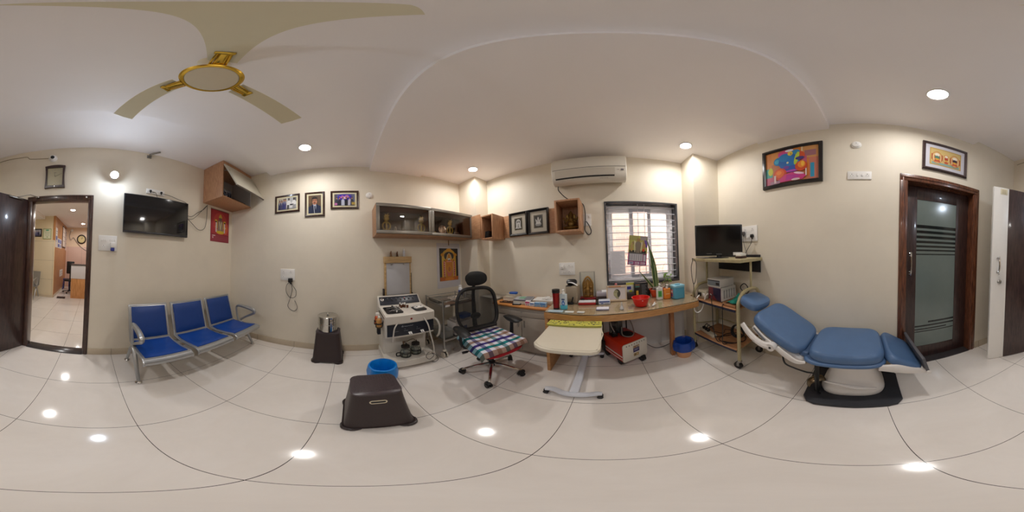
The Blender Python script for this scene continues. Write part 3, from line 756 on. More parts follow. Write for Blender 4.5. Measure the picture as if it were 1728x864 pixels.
# loose foot switch and its flex on the platform
t3=thing('foot_switch','white foot switch with black looped flex on the treatment unit platform','foot switch',(-1.68,.86,.137))
m=MW(t3); m.box(-1.74,-1.655,.80,.895,.1355,.185,bev=.015); part('pedal',m,M_UW,t3)
m=MW(t3); m.tube([(-1.65,.85,.17),(-1.615,.81,.19),(-1.61,.79,.14),(-1.61,.83,.09),(-1.60,.88,.14),(-1.61,.86,.18),(-1.60,.92,.12),(-1.60,.93,.05),(-1.60,.88,.03),(-1.60,.855,.06)],.003); part('flex',m,M_BLACK,t3)
def bottle(name,label,cat,loc,prof,mt,cap,capm,group=None,rz=0):
    t=thing(name,label,cat,loc,rz,group); m=MB(); m.lathe(prof,20); b=part('bottle_body',m,mt,t); m=MB(); m.lathe(cap,16); part('cap',m,capm,t); return t
bottle('spray_bottle','clear bottle of amber liquid with pointed nozzle in the treatment unit side rack','bottle',(-1.76,.315,.575),[(0,0),(.030,.0),(.031,.01),(.031,.095),(.020,.115),(.012,.12)],mat('amber_liquid',(206,150,84),.2,trans=.2),[(.013,.118),(.014,.135),(.005,.145),(.004,.17),(0,.171)],mat('nozzle_cream',(226,222,210),.4))
bottle('spray_bottle','orange bottle with white cap behind the amber bottle in the side rack','bottle',(-1.86,.315,.575),[(0,0),(.030,.0),(.031,.01),(.031,.10),(.018,.115),(.012,.118)],mat('orange_plastic',(190,78,30),.35),[(.016,.116),(.020,.12),(.020,.15),(.0,.152)],mat('nozzle_white',(232,228,222),.4))
# small bottles on the deck
m0=None
for k,(x,y) in enumerate(((-1.955,.62),(-1.925,.645),(-1.94,.675),(-1.89,.615),(-1.90,.66),(-1.87,.685))):
    if m0 is None:
        m0=bottle('medicine_bottle','small brown white capped medicine bottle clustered on the treatment unit deck','bottle',(x,y,.757),[(0,0),(.013,0),(.014,.004),(.014,.03),(.009,.036)],mat('amber_brown_glass',(92,48,22),.15,trans=.1),[(.010,.036),(.011,.038),(.011,.05),(0,.051)],M_WHITE,'brown medicine bottles on the treatment unit')
    else: dup(m0,(x,y,.757))
t=thing('white_device','small white handheld device with black buttons on the treatment unit tray','device',(-1.79,.80,.758),math.radians(15))
m=MB(); m.box(-.03,.03,-.055,.055,0,.022,bev=.006); part('shell',m,M_WHITE,t); m=MB(); m.cyl(.010,.0215,.024,0,-.03); part('button',m,M_BLACK,t); m=MB(); m.cyl(.010,.0215,.024,0,.03); part('button',m,M_BLACK,t)

# ------------------------------------------------------------------ light board on the wall above the unit
t=thing('xray_viewer','white panelled film viewing board with wooden header on the wall above the treatment unit','viewing board',(XB,.67,.86))
M_PINE=wood('pale_pine',(176,144,98),(200,168,120),'Y',.5,6)
m=MW(t); m.box(XB,XB+.05,.478,.502,.86,1.32,bev=.002); m.box(XB,XB+.05,.84,.86,.86,1.32,bev=.002); m.box(XB,XB+.075,.472,.866,1.318,1.405,bev=.003); part('wooden_frame',m,M_PINE,t)
m=MW(t); m.box(XB+.005,XB+.045,.502,.842,.87,1.318,bev=.002); part('white_panel',m,mat('dull_white_acrylic',(188,188,192),.35,var=.01),t)
for y in (.575,.755): m=MW(t); m.box(XB+.045,XB+.058,y-.011,y+.011,1.29,1.322,bev=.003); part('clip',m,M_STEEL,t)
m=MW(t); m.box(XB+.002,XB+.05,.455,.475,.86,.96,bev=.003); part('side_bracket',m,mat('black_bracket',(44,36,34),.5),t)
m=MW(t); m.rod((XB+.03,.87,.87),(XB+.03,.87,1.17),.007); m.box(XB+.01,XB+.05,.861,.885,.86,.885,bev=.003); part('side_rail',m,mat('black_bracket',(44,36,34)),t)
def idol(name,label,cat,loc,s,m1,rz=0,group=None,halo=False,arch=False):
    t=thing(name,label,cat,loc,rz,group)
    m=MB(); m.lathe([(0,0),(.34*s,0),(.36*s,.04*s),(.30*s,.10*s),(.32*s,.14*s),(0,.15*s)],16,sy=.7)
    m.sphere(.2*s,(0,.0,.36*s),(1,.8,1.05)); m.sphere(.15*s,(0,0,.60*s),(1,.8,.9))
    m.tube([(-.26*s,-.10*s,.18*s),(0,-.2*s,.17*s),(.26*s,-.10*s,.18*s)],.075*s,n=5); m.tube([(-.2*s,.05*s,.2*s),(-.32*s,-.05*s,.2*s),(-.2*s,-.16*s,.18*s)],.08*s); m.tube([(.2*s,.05*s,.2*s),(.32*s,-.05*s,.2*s),(.2*s,-.16*s,.18*s)],.08*s)
    m.sphere(.13*s,(0,-.02*s,.78*s)); m.lathe([(.14*s,.86*s),(.12*s,.92*s),(.08*s,1.0*s),(.04*s,1.06*s),(0,1.1*s)],14)
    m.tube([(0,-.12*s,.78*s),(0,-.18*s,.66*s),(.04*s,-.2*s,.54*s),(.10*s,-.2*s,.50*s)],[.055*s,.045*s,.035*s,.025*s])
    for a in (-1,1):
        m.sphere(.10*s,(a*.17*s,.0,.78*s),(1,.25,1.2)); m.tube([(a*.15*s,0,.64*s),(a*.30*s,-.04*s,.60*s),(a*.36*s,-.10*s,.74*s)],.045*s); m.tube([(a*.15*s,-.04*s,.56*s),(a*.28*s,-.1*s,.46*s),(a*.24*s,-.2*s,.38*s)],.045*s)
    part('figure',m,m1,t)
    if halo:
        m=MB(); m.tube([(.42*s*math.cos(a),.1*s,.62*s+.52*s*math.sin(a)) for a in [PI*k/12-.15 for k in range(0,14)]],.03*s,n=2); part('halo_arch',m,m1,t)
    return t
M_BRASS=mat('aged_brass',(150,112,52),.35,.85,var=.25,scale=60)
idol('deity_figurine','small pale and brown deity figurine on the wooden header, left one','figurine',(XB+.04,.575,1.406),.075,mat('pale_brown_clay',(150,116,86),.6,var=.3,scale=80))
idol('deity_figurine','small dark copper seated figurine on the wooden header beside the pale one','figurine',(XB+.04,.665,1.406),.068,mat('dark_copper',(110,66,40),.5,.3,var=.2,scale=80))
bottle('plastic_bottle','slim translucent white bottle on the right end of the wooden header','bottle',(XB+.04,.765,1.406),[(0,0),(.018,0),(.019,.01),(.019,.07),(.012,.085)],mat('milky_plastic',(206,206,210),.3),[(.013,.085),(.013,.108),(0,.11)],M_WHITE)

# ------------------------------------------------------------------ steel instrument trolley
t=thing('steel_trolley','two tier stainless steel instrument trolley behind the office chair','trolley',(-1.90,1.32,0))
X0,X1,Y0,Y1=-2.13,-1.685,1.075,1.60
for x in (X0,X1):
    for y in (Y0,Y1):
        m=MW(t); m.rod((x,y,.10),(x,y,.83),.011); lg=part('leg',m,M_STEEL,t)
        m=MW(t); m.lathe([(.016,.095),(.026,.10),(.026,.115),(.016,.125)],16,T=TR(x,y,0)); m.rod((x,y-.03,.04),(x,y-.012,.04),.04,mi=0,seg=20); m.rod((x,y+.012,.04),(x,y+.03,.04),.04,mi=0,seg=20)
        m.rod((x,y-.012,.04),(x,y+.012,.04),.026,mi=1); m.box(x-.012,x+.012,y-.01,y+.01,.04,.10,mi=1)
        part('castor',m,[mat('cream_castor',(214,206,190),.4),M_BLACK],lg)
for z,nm in ((.765,'top_shelf'),(.27,'lower_shelf')):
    m=MW(t); m.box(X0+.006,X1-.006,Y0+.006,Y1-.006,z-.004,z,bev=.001)
    for a,b in (((X0,Y0),(X1,Y0)),((X0,Y1),(X1,Y1)),((X0,Y0),(X0,Y1)),((X1,Y0),(X1,Y1))): m.box(min(a[0],b[0])-.003,max(a[0],b[0])+.003,min(a[1],b[1])-.003,max(a[1],b[1])+.003,z-.025,z+.004,bev=.001)
    part(nm,m,M_STEEL,t)
m=MW(t)
for a,b in (((X0,Y0),(X1,Y0)),((X0,Y0),(X0,Y1)),((X1,Y0),(X1,Y1)),((X0,Y1),(X1,Y1))): m.rod((a[0],a[1],.815),(b[0],b[1],.815),.006)
part('guard_rail',m,M_STEEL,t)
m=MW(t); m.box(X1+.008,X1+.013,1.10,1.17,.74,.765,bev=.004); part('name_tag',m,M_WHITE,t)
# things on it
m=MB(); 
random.seed(5)
N=14; hm=[[random.random() for _ in range(N+1)] for _ in range(N+1)]
m.grid(lambda u,v:(-.16+.32*u,-.12+.24*v,.012+.05*hm[int(u*N)][int(v*N)]*math.sin(PI*u)*math.sin(PI*v)),N,N,thick=.008,smooth=False)
single('foil_packet',m,mat('crinkled_clear_foil',(196,188,176),.15,.6,var=.2,scale=50),'crumpled shiny plastic packet lying on the steel trolley top','packet',(-1.86,1.432,.767))
m=MB(); m.box(-.13,.13,-.10,.10,0,.035,bev=.01); single('steel_tray',m,mat('dull_steel_tray',(150,146,138),.35,.8,var=.1),'low grey steel tray at the near corner of the trolley top','tray',(-1.96,1.19,.767))
t=bottle('lotion_bottle','white bottle with blue label standing at the far end of the trolley','bottle',(-1.93,1.55,.767),[(0,0),(.030,0),(.031,.01),(.031,.13),(.026,.15),(.018,.155)],mat('white_bottle',(226,228,232),.3),[(.020,.155),(.022,.157),(.022,.185),(0,.187)],M_WHITE)
m=MB(); m.lathe([(.0314,.04),(.0317,.042),(.0317,.11),(.0314,.112)],24,cap=False); part('blue_label',m,mat('blue_label',(44,74,160),.4),t,label='blue paper label')
bottle('squeeze_bottle','small clear nozzle bottle next to the white lotion bottle','bottle',(-1.83,1.56,.767),[(0,0),(.018,0),(.018,.08),(.010,.10)],mat('clear_plastic',(206,202,196),.2,trans=.3),[(.010,.10),(.011,.12),(.003,.14),(0,.141)],M_WHITE)
m=MB(); m.box(-.10,.10,-.16,.16,0,.19,bev=.006); m.box(.1,.1015,-.05,.03,.05,.12,mi=1); m.box(-.08,.06,-.14,.1,.19,.22,bev=.004)
single('cardboard_carton',m,[mat('pale_carton',(196,188,182),.6,var=.05),mat('blue_grey_print',(90,100,140),.6)],'pale carton with a bundle on top on the trolley lower shelf','carton',(-1.80,1.43,.276))
m=MB(); m.box(-.07,.07,-.08,.08,0,.06,bev=.01); single('blue_pouch',m,mat('blue_pouch_plastic',(24,74,150),.4),'small blue pouch on top of the pale carton','pouch',(-1.78,1.47,.4985))
m=MB(); m.prism(rrect(.30,.17,.03,5),0,.10,bev=.005); single('clear_box',m,glass('frosted_clear_tub',(206,206,202),.05,opac=.3),'low see-through plastic tub at the near end of the trolley lower shelf','box',(-1.86,1.10+.08,.276)).location=(-1.86,1.165,.2755)

# ------------------------------------------------------------------ bins
def bin_(loc,label,h,r0,r1,colb,colbag,drop,fill,group):
    t=thing('waste_bin',label,'bin',loc,0,group)
    m=MB(); m.lathe([(0,0),(r0,0),(r0+.003,.006),(r1,h),(r1+.006,h),(r1+.006,h-.01)],32,cap=False); part('bucket',m,mat('bin_%d'%colb[0],colb,.4),t)
    m=MB(); seg=48; prof=[(r0*.85,fill),(r1*.82,h*.6),(r1-.012,h*.9),(r1+.002,h+.006),(r1+.016,h+.002),(r1+.028,h-drop*.5),(r1+.024,h-drop)]
    random.seed(int(loc[0]*100)); vs=[];fs=[]; n=len(prof)
    ph=[random.uniform(0,6.28) for _ in range(6)]
    for k in range(seg):
        a=2*PI*k/seg; wv=sum(math.sin((q+3)*a*1.0+ph[q]) for q in range(6))/6
        for i,(r,z) in enumerate(prof):
            q=(.012 if i in (1,2,5,6) else .004)*wv*(1.6 if i>=5 else 1); vs.append(((r+q)*math.cos(a),(r+q)*math.sin(a),z+(.012*wv if i>=5 else .0)))
    for k in range(seg):
        k2=(k+1)%seg
        for i in range(n-1): fs.append((k*n+i,k2*n+i,k2*n+i+1,k*n+i+1))
    fs.append([k*n for k in range(seg)])
    m._fin(vs,fs,smooth=True)
    part('bin_liner',m,mat('liner_%d'%colbag[2],colbag,.35,var=.15,scale=25,bump=.6),t,label='blue plastic bin liner'); return t
bin_((-1.455,.285,0),'waste bin lined with a bright blue bag between stool and treatment unit',.25,.09,.112,(60,120,190),(6,124,208),.14,.04,'blue lined waste bins')
bin_((.815,1.635,0),'peach bin with a dark blue liner under the right end of the desk',.235,.078,.098,(216,160,118),(14,62,148),.12,.06,'blue lined waste bins')
# ------------------------------------------------------------------ office chair (faces +x)
t=thing('office_chair','black mesh office chair with headrest, red seat and chrome star base','office chair',(-1.075,1.225,0),math.radians(-16))
M_CHB=mat('black_nylon',(20,20,22),.45,var=.08)
for k,a in enumerate((-127,-55,17,89,161)):
    a=math.radians(a+16); c,s_=math.cos(a),math.sin(a)
    m=MB(); m.tube([(.03*c,.03*s_,.135),(.12*c,.12*s_,.125),(.24*c,.24*s_,.095),(.30*c,.30*s_,.072)],[(.018,.016),(.016,.014),(.013,.012),(.012,.010)],n=4,flat=(-s_,c,0))
    lg=part('leg',m,M_CHROME,t)
    m=MB(); T=TR(.305*c,.305*s_,0,rz=a+.7); m.rod((0,0,.055),(0,0,.085),.007,T=T)
    for y in (-.016,.016): m.rod((-.012,y-.009,.027),(-.012,y+.009,.027),.027,T=T,seg=18)
    m.tube([(-.04,0,.03),(-.03,0,.055),(-.01,0,.062),(.012,0,.055)],.022,T=T,n=3); part('castor',m,M_BLACK,lg)
m=MB(); m.lathe([(.03,.10),(.034,.115),(.034,.16),(.022,.165),(.022,.27),(.015,.275),(.015,.385)],20); part('gas_column',m,M_CHB,t)
m=MB(); m.box(-.12,.12,-.08,.08,.375,.41,bev=.015); m.tube([(-.02,-.07,.385),(-.02,-.20,.375),(-.02,-.27,.37)],.007); m.rod((-.02,-.25,.37),(-.02,-.30,.368),.014); m.tube([(.0,.07,.385),(0,.2,.375)],.007)
part('tilt_mechanism',m,M_CHB,t)
m=MB()
def seatbot(u,v): 
    x=-.25+.53*u; y=-.25+.50*v; e=(2*v-1)**2; f=abs(2*u-1)**4
    return (x,y,.455+.012*e-.03*f- (.03*max(0,u-.8)/.2))
def pad(u,v):
    a=2*PI*v; r=u; x=.265*r*(abs(math.cos(a))**.6)*(1 if math.cos(a)>0 else -1)+.01; y=.255*r*(abs(math.sin(a))**.6)*(1 if math.sin(a)>0 else -1)
    return (x,y,.475-.075*r**6)
m.grid(pad,12,40); m.grid(lambda u,v:(pad(u,v)[0]*.95,pad(u,v)[1]*.95,.405),6,40)
m.grid(lambda u,v:(pad(1,v)[0]*(1-.05*u),pad(1,v)[1]*(1-.05*u),.40+.005*u),2,40)
part('seat',m,mat('red_seat_fabric',(150,18,30),.85,var=.1,scale=90,bump=.3),t,label='dark red fabric seat pad')
# back: rounded mesh panel in a frame, leaning back
def BP(u,v,d=0):  # u across -1..1, v up 0..1
    z=.53+.47*v; x=-.225-.075*v-.05*math.sin(PI*v*.9)*0.6+.045*(u*u)+d; w=.225+.025*math.sin(PI*v)
    return (x,u*w,z)
def ringpt(a,s=1.0):
    c,q=math.cos(a),math.sin(a); u=(abs(c)**.45)*(1 if c>0 else -1)*s; v=.5+.5*s*(abs(q)**.5)*(1 if q>0 else -1); return BP(u,v)
m=MB(); m.tube([ringpt(2*PI*k/48) for k in range(48)],[.024,.022,.018,.022,.024],raw=True,closed=True); 
m.tube([BP(-.9,.03),BP(0,.0),BP(.9,.03)],.03)
part('back_frame',m,M_CHB,t)
mm=bpy.data.materials.new('black_mesh_fabric'); mm.use_nodes=True; nt=mm.node_tree; b=nt.nodes['Principled BSDF']; b.inputs['Base Color'].default_value=srgb((24,24,24)); b.inputs['Roughness'].default_value=.8; b.inputs['Alpha'].default_value=.72
m=MB(); m.grid(lambda u,v:ringpt(2*PI*v,.98*u),10,48); part('mesh_back',m,mm,t,label='see-through black mesh')
m=MB(); m.tube([(-.10,0,.40),(-.24,0,.43),(-.32,0,.52),(-.335,0,.68),(-.345,0,.9),(-.33,0,1.02)],[(.03,.014),(.035,.016),(.03,.016),(.025,.012),(.02,.01)],flat=(0,1,0)); m.sphere(.03,(-.30,0,.66),(1,2.2,1.4)); part('back_spine',m,M_CHB,t)
m=MB(); 
def hr(u,v):
    a=2*PI*v; c,q=math.cos(a),math.sin(a); y=.135*u*(abs(c)**.8)*(1 if c>0 else -1); z=1.115+.085*u*(abs(q)**.8)*(1 if q>0 else -1)
    return (-.29+.035*(1-u**3)+.05*(y/.135)**2,y,z)
m.grid(hr,8,36); m.grid(lambda u,v:(hr(1,v)[0]-.05*(1-(1-u)**2)*1,hr(1-u*.25,v)[1],hr(1-u*.25,v)[2]),4,36); m.grid(lambda u,v:(-.335,hr(u*.76,v)[1],hr(u*.76,v)[2]),2,36)
part('headrest',m,mat('black_cushion',(16,16,18),.75,var=.1),t)
m=MB(); m.rod((-.33,0,.97),(-.325,0,1.08),.018); part('headrest_stem',m,M_CHB,t)
for s in (-1,1):
    m=MB(); m.tube([(-.02,s*.20,.41),(-.03,s*.285,.43),(-.035,s*.305,.50),(-.03,s*.305,.62)],[(.03,.012),(.03,.012),(.026,.014),(.022,.014)],flat=(1,0,0),n=4); ar=part('arm_post',m,M_CHB,t)
    m=MB(); m.grid(lambda u,v:( -.02+.145*u*(abs(math.cos(2*PI*v))**.7)*(1 if math.cos(2*PI*v)>0 else -1), s*.305+.058*u*math.sin(2*PI*v)*(1+.15*math.cos(2*PI*v)), .655-.022*u**4),8,28); m.grid(lambda u,v:( -.02+.145*(1-.3*u)*(abs(math.cos(2*PI*v))**.7)*(1 if math.cos(2*PI*v)>0 else -1), s*.305+.058*(1-.3*u)*math.sin(2*PI*v)*(1+.15*math.cos(2*PI*v)), .633-.03*u),3,28); m.box(-.08,.05,s*.305-.03,s*.305+.03,.612,.63,bev=.006)
    part('armrest_pad',m,mat('soft_black_pu',(14,14,15),.5),ar)
# chequered towel on the seat
def check_mat():
    m, nt, b=_new('checked_towel'); tc=nt.nodes.new('ShaderNodeTexCoord'); sp=nt.nodes.new('ShaderNodeSeparateXYZ'); nt.links.new(tc.outputs['UV'],sp.inputs[0])
    def ramp(out,mul,cols):
        mu=nt.nodes.new('ShaderNodeMath'); mu.operation='MULTIPLY'; mu.inputs[1].default_value=mul; nt.links.new(out,mu.inputs[0])
        fr=nt.nodes.new('ShaderNodeMath'); fr.operation='FRACT'; nt.links.new(mu.outputs[0],fr.inputs[0])
        r=nt.nodes.new('ShaderNodeValToRGB'); r.color_ramp.interpolation='CONSTANT'; e=r.color_ramp.elements
        e[0].position=0; e[0].color=srgb(cols[0][1]); e[1].position=cols[1][0]; e[1].color=srgb(cols[1][1])
        for p,c in cols[2:]: q=e.new(p); q.color=srgb(c)
        nt.links.new(fr.outputs[0],r.inputs['Fac']); return r.outputs['Color']
    W_=(232,232,238)
    a=ramp(sp.outputs['X'],2.0,[(0,W_),(.17,(60,44,130)),(.33,W_),(.5,(0,132,136)),(.66,W_),(.83,(170,140,124))])
    c=ramp(sp.outputs['Y'],2.0,[(0,W_),(.17,(0,120,132)),(.33,W_),(.5,(70,50,140)),(.66,W_),(.83,(176,150,132))])
    mx=nt.nodes.new('ShaderNodeMix'); mx.data_type='RGBA'; mx.blend_type='MULTIPLY'; mx.inputs['Factor'].default_value=.8
    nt.links.new(a,mx.inputs['A']); nt.links.new(c,mx.inputs['B']); nt.links.new(mx.outputs['Result'],b.inputs['Base Color']); b.inputs['Roughness'].default_value=.9; return m
m=MB(); N=26
random.seed(11)
def tw(u,v):
    x=-.245+.53*u; y=-.285+.55*v
    z=.484+.004*math.sin(9*u+5*v)+.003*math.sin(17*v-4*u)
    ox=max(0,x-.25); oy=max(0,abs(y)-.235)
    z-=ox*1.2+oy*.9
    x-=ox*.5; y-=(1 if y>0 else -1)*oy*.35
    return (x,y,z)
m.grid(tw,N,N,thick=.006)
o=single('checked_towel',m,check_mat(),'white, teal and purple checked towel laid over the office chair seat','towel',(-1.075,1.225,0),rz=math.radians(-16))
me=o.data; uv=me.uv_layers.new(name='UVMap')
for l in me.loops:
    co=me.vertices[l.vertex_index].co; uv.data[l.index].uv=((co.x+.24)/.55*1.05,(co.y+.32)/.6*1.15)

# ------------------------------------------------------------------ desk with glass top (bowed front)
t=thing('desk','wooden desk with bowed front edge and glass top under the window','desk',(.17,1.8,0))
M_DESKTOP=wood('brown_desk_laminate',(196,164,130),(208,178,144),'X',.35,5)
M_DESKEDGE=wood('light_wood_edge',(172,122,72),(194,146,94),'X',.4,8)
front=[(-.606,1.478),(-.45,1.452),(-.29,1.436),(-.13,1.432),(.08,1.440),(.30,1.458),(.54,1.482),(.73,1.492),(.90,1.497),(.955,1.51),(.985,1.55),(.99,1.62)]
poly=front+[(1.0,1.78),(1.08,1.80),(1.08,YC-.001),(-.606,YC-.001)]
m=MW(t); m.prism(poly,.706,.772,mi=0,bev=.003)
part('desktop',m,M_DESKEDGE,t)
inset=[(x+(.004 if x<-.6 else 0),y+.004) if y<1.9 else (x,y-.002) for x,y in poly]
m=MW(t); m.prism([(x*0.997,y+.006) if y<1.79 else (x-.01,y) for x,y in poly],.772,.7735); part('laminate_top',m,M_DESKTOP,t)
m=MW(t); m.prism([(x*0.997,y+.008) if y<1.79 else (x-.012,y) for x,y in poly],.7737,.7797,bev=.001); part('glass_top',m,glass('desk_glass',(251,253,252),.03),t)
m=MW(t); m.tube([(x*.997,y+.006,.7765) for x,y in front],.003,n=4); part('glass_edge',m,mat('dark_green_glass_edge',(30,40,36),.15),t)
m=MW(t); m.box(-.604,-.572,1.484,2.10,0,.706,bev=.002); part('side_panel',m,M_DESKEDGE,t)
m=MW(t); m.box(.685,.73,1.68,1.74,0,.706,bev=.002); part('leg',m,wood('red_brown_leg',(150,96,58),(172,118,76),'Z',.4,8),t)
m=MW(t); m.box(-.05,.70,2.06,2.092,0,.706,bev=.002); m.box(.70,1.06,2.085,2.095,.0,.706); part('modesty_panel',m,mat('white_laminate_panel',(214,212,210),.35,var=.02),t)
# ------------------------------------------------------------------ low grey cabinet beside the desk
t=thing('low_cabinet','low grey drawer cabinet with orange wood top left of the desk','cabinet',(-1.03,1.93,0))
M_GREYC=mat('grey_beige_laminate',(168,158,146),.4,var=.03)
m=MW(t); m.box(-1.45,-.612,1.765,YC-.012,.03,.688,bev=.003); m.box(-1.43,-.63,1.79,2.08,0,.03); part('body',m,M_GREYC,t)
m=MW(t); m.box(-1.47,-.608,1.735,YC-.001,.688,.722,bev=.015,seg=4); part('top',m,wood('orange_wood_top',(186,118,58),(208,142,78),'X',.35,6),t)
m=MW(t); m.box(-1.435,-.62,1.75,1.765,.575,.668,bev=.004); dr=part('drawer',m,M_GREYC,t)
m=MW(t); m.box(-1.40,-.66,1.744,1.752,.652,.660,bev=.002); part('pull_groove',m,M_STEEL,dr)
m=MW(t); m.lathe([(0,0),(.009,0),(.009,.004),(0,.005)],14,T=TR(-1.02,1.75,.635,rx=PI/2)); part('lock',m,M_STEEL,dr)
for a,b in ((-1.435,-1.03),(-1.024,-.62)):
    m=MW(t); m.box(a,b,1.75,1.765,.05,.568,bev=.004); dd=part('door',m,M_GREYC,t)
    m=MW(t); xx=b-.04 if a<-1.2 else a+.04; m.box(xx-.006,xx+.006,1.738,1.75,.42,.52,bev=.003); part('door_pull',m,M_STEEL,dd)
m=MB(); m.box(-.16,.16,-.13,.13,0,.012,bev=.003); single('corner_ledge',m,mat('grey_white_ledge_top',(176,170,160),.3),'small pale wall ledge with dark rim between trolley and low cabinet','ledge',(-1.64,YC-.1305,.735))
m=MB(); m.box(-.163,.163,-.001,.001,-.006,.014); 

# ------------------------------------------------------------------ overbed table
t=thing('overbed_table','cream topped overbed table on a white wheeled H base before the desk','overbed table',(-.27,1.2,0))
M_CREAM=mat('cream_laminate',(214,206,188),.35,var=.03); M_BASEW=mat('light_grey_powder_coat',(204,206,214),.35)
tp=[(-.497,1.0),(-.475,.965),(-.42,.935),(-.36,.925),(-.11,.930),(-.07,.945),(-.052,.985),(-.049,1.40),(-.508,1.40)]
m=MW(t); m.prism(tp,.668,.698,bev=.007); top=part('table_top',m,M_CREAM,t)
m=MW(t); ins=[(-.484,1.01),(-.455,.975),(-.36,.943),(-.11,.948),(-.078,.965),(-.068,.995),(-.067,1.39),(-.490,1.39)]
m.tube([(x,y,.6985) for x,y in ins],.004,n=2); part('raised_lip',m,M_CREAM,top)
m=MW(t)
m.tube([(-.485,1.125,.062),(-.42,1.128,.068),(-.33,1.105,.045),(-.20,1.105,.045),(-.11,1.112,.062),(-.07,1.112,.062)],[(.024,.02),(.028,.02),(.03,.022),(.03,.022),(.026,.02),(.02,.018)],flat=(0,1,0),n=4); part('front_foot',m,M_BASEW,t)
m=MW(t); m.tube([(-.43,1.835,.062),(-.36,1.835,.066),(-.29,1.82,.052),(-.22,1.82,.052),(-.14,1.835,.066),(-.065,1.835,.062)],[(.022,.018),(.026,.02),(.03,.022),(.03,.022),(.026,.02),(.02,.018)],flat=(0,1,0),n=4); part('rear_foot',m,M_BASEW,t)
m=MW(t); m.box(-.305,-.235,1.11,1.82,.03,.075,bev=.010); part('base_beam',m,M_BASEW,t)
m=MW(t); m.box(-.30,-.24,1.76,1.80,.07,.50,bev=.006); m.box(-.292,-.248,1.765,1.795,.50,.664,bev=.004,mi=1); m.box(-.36,-.18,1.1,1.80,.650,.668,bev=.004); part('column',m,[M_BASEW,M_STEEL],t)
for x,y in ((-.47,1.125),(-.075,1.112),(-.43,1.835),(-.075,1.835)):
    m=MW(t); m.rod((x,y,.03),(x,y,.065),.007); 
    for s in (-.013,.013): m.rod((x-.01,y+s-.007,.022),(x-.01,y+s+.007,.022),.022)
    m.box(x-.03,x+.012,y-.01,y+.01,.028,.05,bev=.004); part('castor',m,M_BLACK,t)
m=MB(); 
random.seed(4)
m.box(-.235,.235,-.055,.055,0,.022,bev=.006,mi=0)
for i in range(90):
    x=random.uniform(-.225,.225); y=random.uniform(-.05,.05); a=random.random()*3
    m.prism([(x+.009*math.cos(a+q)*random.uniform(.5,1.4),y+.006*math.sin(a+q)) for q in (0,1.6,3.1,4.7)],.0221,.0226,mi=1+i%2)
m.box(-.236,.236,-.056,-.0545,.008,.014,mi=3)
single('patterned_cloth',m,[mat('yellow_green_cloth',(196,192,84),.8,var=.15,scale=60),mat('black_floral_print',(34,34,26),.8),mat('grey_floral_print',(120,124,96),.8),mat('cloth_hem',(110,112,60),.8)],'folded yellow and black floral cloth at the desk end of the overbed table','cloth',(-.287,1.375,.6985))

# ------------------------------------------------------------------ red suction machine
ang=math.atan2(.159,.278)
t=thing('suction_machine','red boxy suction machine with white front plate parked under the desk','suction machine',(.17,1.83,0),ang)
M_RED=mat('red_enamel',(198,50,24),.35,var=.06)
w,l=.325,.40
m=MB(); m.box(-w/2+.004,w/2-.004,-l/2+.006,l/2,.085,.330,bev=.008); bd=part('body',m,M_RED,t)
m=MB(); m.prism([(x,y) for x,y in rrect(w,.252,.022,5)],0,.012,T=TR(0,-l/2+.006,.207,rx=PI/2)@TR(0,0,0),bev=.003); 
m2=MB(); 
fp=part('front_plate',m,mat('ivory_plate',(214,208,196),.35,var=.03),t)
m=MB()
for i in range(8): m.lathe([(0,0),(.0065,0),(.0065,.0015),(0,.0015)],12,T=TR(-.118+i*.034,-l/2-.006,.305,rx=PI/2))
part('vent_holes',m,M_BLACK,fp)
m=MB(); T=Matrix.Translation((-.035,-l/2-.0062,.185))@rotm(PI/2,0,0)
art(m,[(rc(0,0,1,1),(150,130,108)),(rc(.04,.02,.96,.62),(46,38,96)),(rc(.04,.66,.96,.96),(176,150,120)),(ell(.3,.8,.12,.09),(120,60,50)),(ell(.65,.8,.1,.08),(96,96,110)),(rc(.15,.4,.85,.46),(190,186,200)),(rc(.15,.25,.7,.3),(170,166,190))],.085,.095,T)
part('maker_label',m,M_INK,fp)
m=MB(); T=Matrix.Translation((-.03,-l/2-.0062,.125))@rotm(PI/2,0,0)
art(m,[(rc(0,0,1,1),(164,138,96)),(ell(.3,.5,.12,.3),(110,92,60)),(ell(.7,.5,.15,.25),(200,176,128))],.07,.045,T); part('small_label',m,M_INK,fp)
for s in (-1,1):
    m=MB(); m.box(s*(w/2-.004),s*(w/2+.001),-l/2+.01,l/2-.02,.155,.168); m.box(s*(w/2-.004),s*(w/2+.001),-l/2+.01,l/2-.02,.115,.120); part('white_stripe',m,M_WHITE,bd)
m=MB(); m.lathe([(.07,.0),(.075,.004),(.075,.012),(.062,.014),(0,.010)],32,T=TR(.045,.0,.330)); part('lid_ring',m,mat('black_rubber_ring',(28,24,22),.6),t)
for x,y,r,h in ((-.075,.10,.045,.16),(.02,.13,.05,.20)):
    m=MB(); m.lathe([(0,.332),(r,.332),(r,.332+h),(r*.8,.345+h),(0,.35+h)],24,T=TR(x,y,0)); j=part('collection_jar',m,glass('smoky_jar_glass',(150,150,146),.05,opac=.25),t)
    m=MB(); m.lathe([(r*1.05,.332),(r*1.08,.335),(r*1.08,.36),(r*1.02,.365)],24,T=TR(x,y,0),cap=False); part('jar_collar',m,M_BLACK,j); m=MB(); m.lathe([(r*.9,.332+h),(r*.9,.362+h),(0,.364+h)],24,T=TR(x,y,0)); part('jar_lid',m,M_BLACK,j)
m=MB(); m.sphere(.035,(-.085,.06,.37)); m.box(-.13,-.06,.02,.08,.332,.37,bev=.008); m.tube([(-.03,.02,.345),(.0,.05,.40),(.03,.08,.40)],.012); part('pump_fitting',m,M_BLACK,t)
